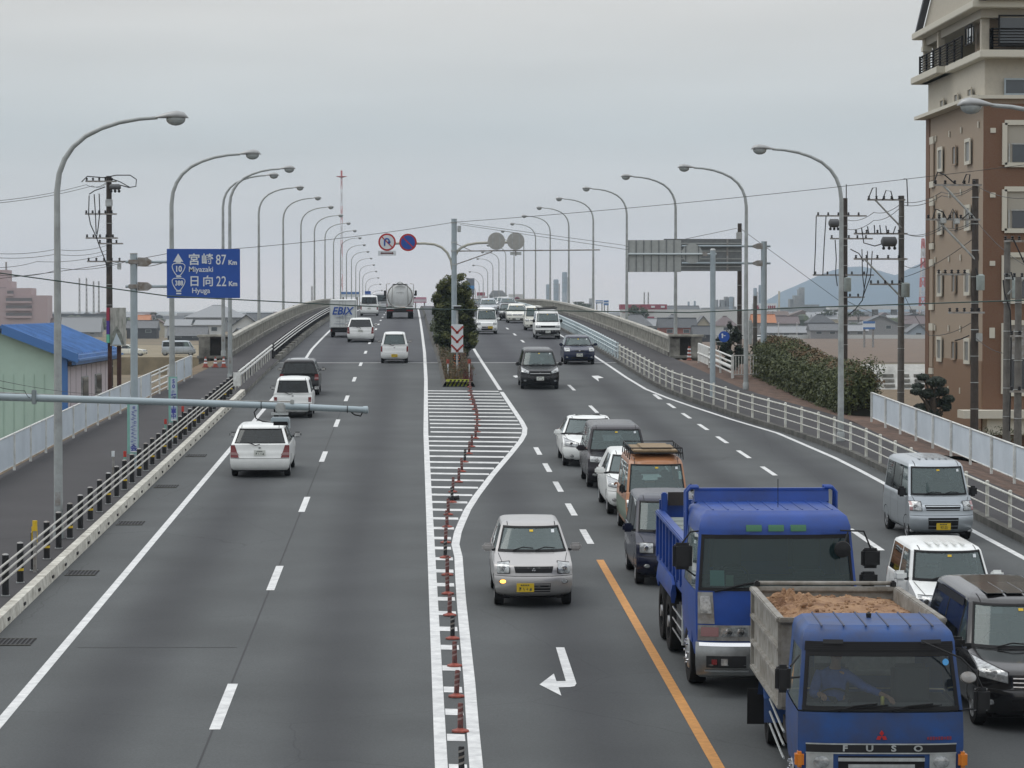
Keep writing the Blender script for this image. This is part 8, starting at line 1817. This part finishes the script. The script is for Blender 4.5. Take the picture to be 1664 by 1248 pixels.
g = MB(); q = at(1228, 500, 1000); c0 = t.location.x; g.prism([(q.x - c0 - 1.2, q.z - 1.2), (q.x - c0 + 1.6, q.z - 1.2), (q.x - c0 + .8, q.z + 1.0), (q.x - c0 - .4, q.z + .4)], 'Y', -.5, -.3, STR); q = at(1254, 499, 1000)
for i in range(4): g.box((q.x - c0 - 1.2 + i * .75, -.4, q.z), (.5, .2, 1.1), STR)
g.build('lettering', o)
board('small blue and white shop sign between the utility poles', 1402, 1422, 522, 535, 585, M_SIGNW, bands=((.72, 1, STB), (0, .25, STB)))
board('white and blue wide road sign above the box truck beyond the crest', 553, 585, 474, 483, 640, M_SIGNW, bands=((.55, .95, STB),)); board('square blue road sign with white marks beyond the crest', 593, 602.5, 473, 484, 560, M_SIGNB, bands=((.45, .55, M_SIGNW), (.15, .3, M_SIGNW)))
board('pink billboard beyond the crest right of the tanker', 672, 693, 483, 492, 760, mat('billboard_pink', (.42, .13, .20), .6), bands=((.35, .5, M_SIGNW), (.6, .7, M_SIGNW), (.15, .25, M_SIGNW)))
board('grey billboard with a blue mark behind the median tree', 758, 771, 452, 479, 620, mat('billboard_grey', (.15, .17, .20), .6), bands=((.35, .55, mat('blue_mark', (.06, .24, .50), .6)),))
board('red shop tower sign with white plates right of the median tree', 775, 788, 475, 505, 700, STR, bands=((.62, .82, M_SIGNW), (.1, .14, M_SIGNW), (.28, .32, M_SIGNW)))
board('small dark red and white arrow sign beside the red tower sign', 783, 793, 482, 487, 690, STR, bands=((.3, .7, M_SIGNW),))
HL = thing('hall', 'grey hall with a sloped roof beyond the crest on the right', 'building', (at(810, 490, 1000).x, 1000, 0)); g = MB(); q0, q1 = at(796, 481, 1000), at(823, 500, 1000); w = q1.x - q0.x; g.box((0, 5, q0.z / 2), (w, 10, q0.z), FC); g.build('wall', HL)
g = MB(); zt = at(800, 472, 1000).z; g.prism([(-w / 2 - .4, q0.z), (w / 2 + .4, q0.z), (w / 2 - 1.6, zt), (-w / 2 + .9, zt)], 'Y', -.3, 10.3, TGL); g.build('roof', HL)
for j in range(2):
    for i in range(6): g = MB(); g.box((-w / 2 + w * (i + .5) / 6, -.1, q0.z - 1.1 - j * 1.6), (w / 9, .2, .7), G_FAR); g.build('window', HL)
HW = thing('white_warehouse', 'white warehouse with dark letters and a red ring beyond the crest', 'building', (at(840, 490, 1050).x, 1050, 0)); g = MB(); q0, q1 = at(827, 478, 1050), at(852, 500, 1050); w = q1.x - q0.x; g.box((0, 5, q0.z / 2), (w, 10, q0.z), WW); wl_ = g.build('wall', HW)
g = MB(); zz = at(840, 487, 1050).z; disc(g, (.1, 0, zz), 1.1, STR, -.1, .2, 24, .72)
for xx, ww in ((-2.0, .18), (-1.5, .5), (1.4, .4), (1.9, .18)): g.box((xx, -.15, zz), (ww, .1, .7), M_BLACKP)
g.build('lettering', wl_)
H_('long dark red low roof beyond the parapet crest', 855, 880, 487, 496, 900, mat('dark_red_roof', (.16, .06, .05), .7), WG, 'side', .5, gl=False)
# viaduct in front of the hill
vd = thing('viaduct', 'pale elevated viaduct running in front of the hill', 'viaduct', (at(1430, 500, 1200).x, 1200, 0)); X0 = at(1430, 500, 1200).x; z = at(1400, 500, 1200).z; g = MB(); x0, x1 = at(1345, 500, 1200).x - X0, at(1560, 500, 1200).x - X0; g.box(((x0 + x1) / 2, 0, z), (x1 - x0, 10, 1.6), WW); g.build('deck', vd)
for i in range(7): g = MB(); g.box((lerp(x0, x1, (i + .5) / 7), 0, z / 2), (2.2, 4, z), WG); g.build('pier', vd)
g = MB(); g.box(((x0 + x1) / 2, 2, z - 4.5), (x1 - x0, 1, 1.2), WW); g.build('lower_wall', vd)
# concrete blocks bank and hills
bkb = MB(); p0, p1 = at(1408, 590, 272), at(1530, 625, 272)
M_BLK = mat('white_concrete_blocks', (.50, .50, .47), .85, noise=.3, nscale=.5, dirt=(.3, .3, .28))
t = thing('revetment', 'white concrete revetment with rows of square hollows beside the field', 'revetment', (p0.x, 272, 0)); g = MB(); w = 15; hb = at(1450, 593, 272).z; g.prism([(0, 0), (3.5, 0), (3.5, hb), (2.4, hb)], 'X', 0, w, M_BLK); g.build('slope', t)
for r_ in range(3):
    for c_ in range(10): g = MB(); u = .12 + r_ * .2; g.box((.8 + c_ * 1.6, 2.4 * u - .02, hb * u + .12), (1.1, .3, hb * .11), M_CONCD); g.build('hollow', t)
g = MB(); g.box((11.5, 5, hb + .9), (2.2, 2, 2.4), M_BLK, bev=.1); g.build('block', t)
HB = mat('hazy_blue_forest', (.010, .048, .085), .95, noise=.25, nscale=.012)  # forest colour with the blue of distance haze mixed in
hl = MB(); Dh = 6000; nx = 70; pr_ = [(1235, 505), (1250, 492), (1262, 482), (1280, 470), (1300, 461), (1320, 452), (1340, 443), (1360, 436), (1385, 431), (1400, 432), (1420, 437), (1440, 443), (1455, 447), (1470, 441), (1490, 430), (1510, 422), (1560, 405), (1620, 410), (1700, 440), (1800, 505)]
vs = []
for j in range(12):
    v = j / 11
    for i in range(nx + 1):
        px = lerp(1235, 1800, i / nx); y = interp(pr_, px) + 1.0 * NZ.noise((px * .12, 0, 0)); q = at(px, y, Dh); hz_ = max(0, q.z - 2); vs.append((q.x, Dh + (v - .5) * 900, hz_ * sin(pi * v) ** .8 if 0 < v < 1 else -5))
hl.add(vs, [(j * (nx + 1) + i, j * (nx + 1) + i + 1, (j + 1) * (nx + 1) + i + 1, (j + 1) * (nx + 1) + i) for j in range(11) for i in range(nx)], HB)
struct(hl, 'hills', 60)
fld = MB(); fld.quad((38, 412, .06), (180, 412, .06), (280, 768, .06), (80, 768, .06), mat('ploughed_field', (.15, .105, .07), .95, noise=.35, nscale=.5, dirt=(.085, .06, .045), stretch=(.4, 2, 1))); fld.quad((-70, 380, .05), (-25, 380, .05), (-28, 500, .05), (-110, 500, .05), MATS['ploughed_field']); struct(fld, 'field')
grs = MB()
for x0, x1, y0, y1 in ((30, 90, 240, 325), (30, 60, 150, 240)): grs.quad((x0, y0, .05), (x1, y0, .05), (x1 * 1.3, y1, .05), (x0 * 1.2, y1, .05), M_GRASSDRY)
struct(grs, 'grass_verge')
tw = MB(); rr = random.Random(77)
for i in range(230):
    side = i % 3; px = rr.uniform(-60, 520) if side == 0 else rr.uniform(985, 1520); D = rr.uniform(1080, 1700); q = at(px, 505, D); w, dd, h = rr.uniform(7, 15), rr.uniform(7, 11), rr.uniform(3.2, 6.0); rh = rr.uniform(1.2, 2.4); wm = rr.choice((WW, WC, WG, WG, WBL)); rm = rr.choice((TG, TD, TD, TB, TGL, TP, TG)); x = q.x; fl = rr.random() < .15
    tw.box((x, D, h / 2), (w, dd, h), wm)
    if fl: tw.box((x, D, h + .2), (w + .4, dd + .4, .4), rm)
    elif rr.random() < .6: tw.prism([(-dd / 2 - .5 + D, h), (dd / 2 + .5 + D, h), (D, h + rh)], 'X', x - w / 2 - .4, x + w / 2 + .4, rm)
    else: tw.prism([(-w / 2 - .5 + x, h), (w / 2 + .5 + x, h), (x, h + rh)], 'Y', D - dd / 2 - .4, D + dd / 2 + .4, rm)
for i in range(60):
    px = rr.uniform(-60, 520) if i % 2 else rr.uniform(985, 1520); D = rr.uniform(1000, 1500); q = at(px, 505, D); r_ = rr.uniform(1.5, 3.2)
    for _ in range(3): tw.ell((q.x + rr.uniform(-2, 2), D, r_ * 1.1), (r_ * rr.uniform(.8, 1.4), r_, r_), L_CAM, 8, 5)
tag(tw.build('distant_town'), 'mass of small roofs and trees filling the far plain', kind='stuff')
# distant scrub and tree line
for i, (px, py, r_, lb) in enumerate(((1345, 505, 9, 'left dark tree clump before the hill'), (1375, 508, 8, 'middle dark tree clump before the hill'), (1395, 506, 6, 'small tree clump under the viaduct end'), (1500, 512, 6, 'tree tuft beside the apartment block edge'), (940, 492, 7, 'dim tree clump beside the steam'), (250, 508, 4, 'small tree beyond the left houses'), (952, 494, 6, 'second dim tree clump beside the steam'))):
    D = 1080; k = D / F; q = at(px, py, D); tree(lb, q.x, D, 0, [((0, 0, q.z - r_ * k * .3), (r_ * k * 1.3, r_ * k, r_ * k * .6)), ((r_ * k, 0, q.z - r_ * k * .5), (r_ * k * .8, r_ * k, r_ * k * .45)), ((-r_ * k, 0, q.z - r_ * k * .6), (r_ * k * .8, r_ * k, r_ * k * .4))], q.z * .7, .3, .3, 1.3, L_CAM, 30 + i, group='far trees')
# parked cars far right by the houses
for i, px in enumerate((1237, 1252)):
    o, s_ = car('parked_car', ('white' if i == 0 else 'dark') + ' car parked far off behind the stout gantry pole', 'car', 0, 10, 0, spec(KEI, paint=P_WHITE if i == 0 else P_DGREY, interior=False), 'cars parked beyond the hedge'); q = at(px, 548, 700); o.matrix_world = Matrix.Translation((q.x, 700, 0.1)) @ Matrix.Rotation(RAD(80), 4, 'Z')
# steam drifting from the plant
stm = MB()
for i, (px, py, r_) in enumerate(((925, 485, 12), (940, 478, 15), (958, 470, 18), (975, 462, 20), (955, 482, 12))): q = at(px, py, 1500); stm.ell(q, (r_ * .34 * 1.5, 8, r_ * .34), None, 14, 10)
M = bpy.data.materials.new('steam'); M.use_nodes = True; tt = M.node_tree; tt.nodes.clear(); o = tt.nodes.new('ShaderNodeOutputMaterial'); v = tt.nodes.new('ShaderNodeVolumePrincipled'); v.inputs['Color'].default_value = (.9, .9, .92, 1); v.inputs['Density'].default_value = .012; tt.links.new(v.outputs[0], o.inputs['Volume']); stm.mats = [M]
tag(stm.build('steam'), 'pale steam drifting right of the power station stacks', kind='stuff')
# haze over the whole plain
hz = MB(); hz.box((0, 3550, 84), (9000, 7300, 170), None); M = bpy.data.materials.new('haze_air'); M.use_nodes = True; tt = M.node_tree; tt.nodes.clear(); o = tt.nodes.new('ShaderNodeOutputMaterial'); v = tt.nodes.new('ShaderNodeVolumePrincipled'); v.inputs['Color'].default_value = (.72, .86, 1, 1); v.inputs['Density'].default_value = 1.25e-4; v.inputs['Anisotropy'].default_value = .1; tt.links.new(v.outputs[0], o.inputs['Volume']); hz.mats = [M]
ho_ = hz.build('haze'); tag(ho_, 'pale blue haze over the plain', kind='stuff')
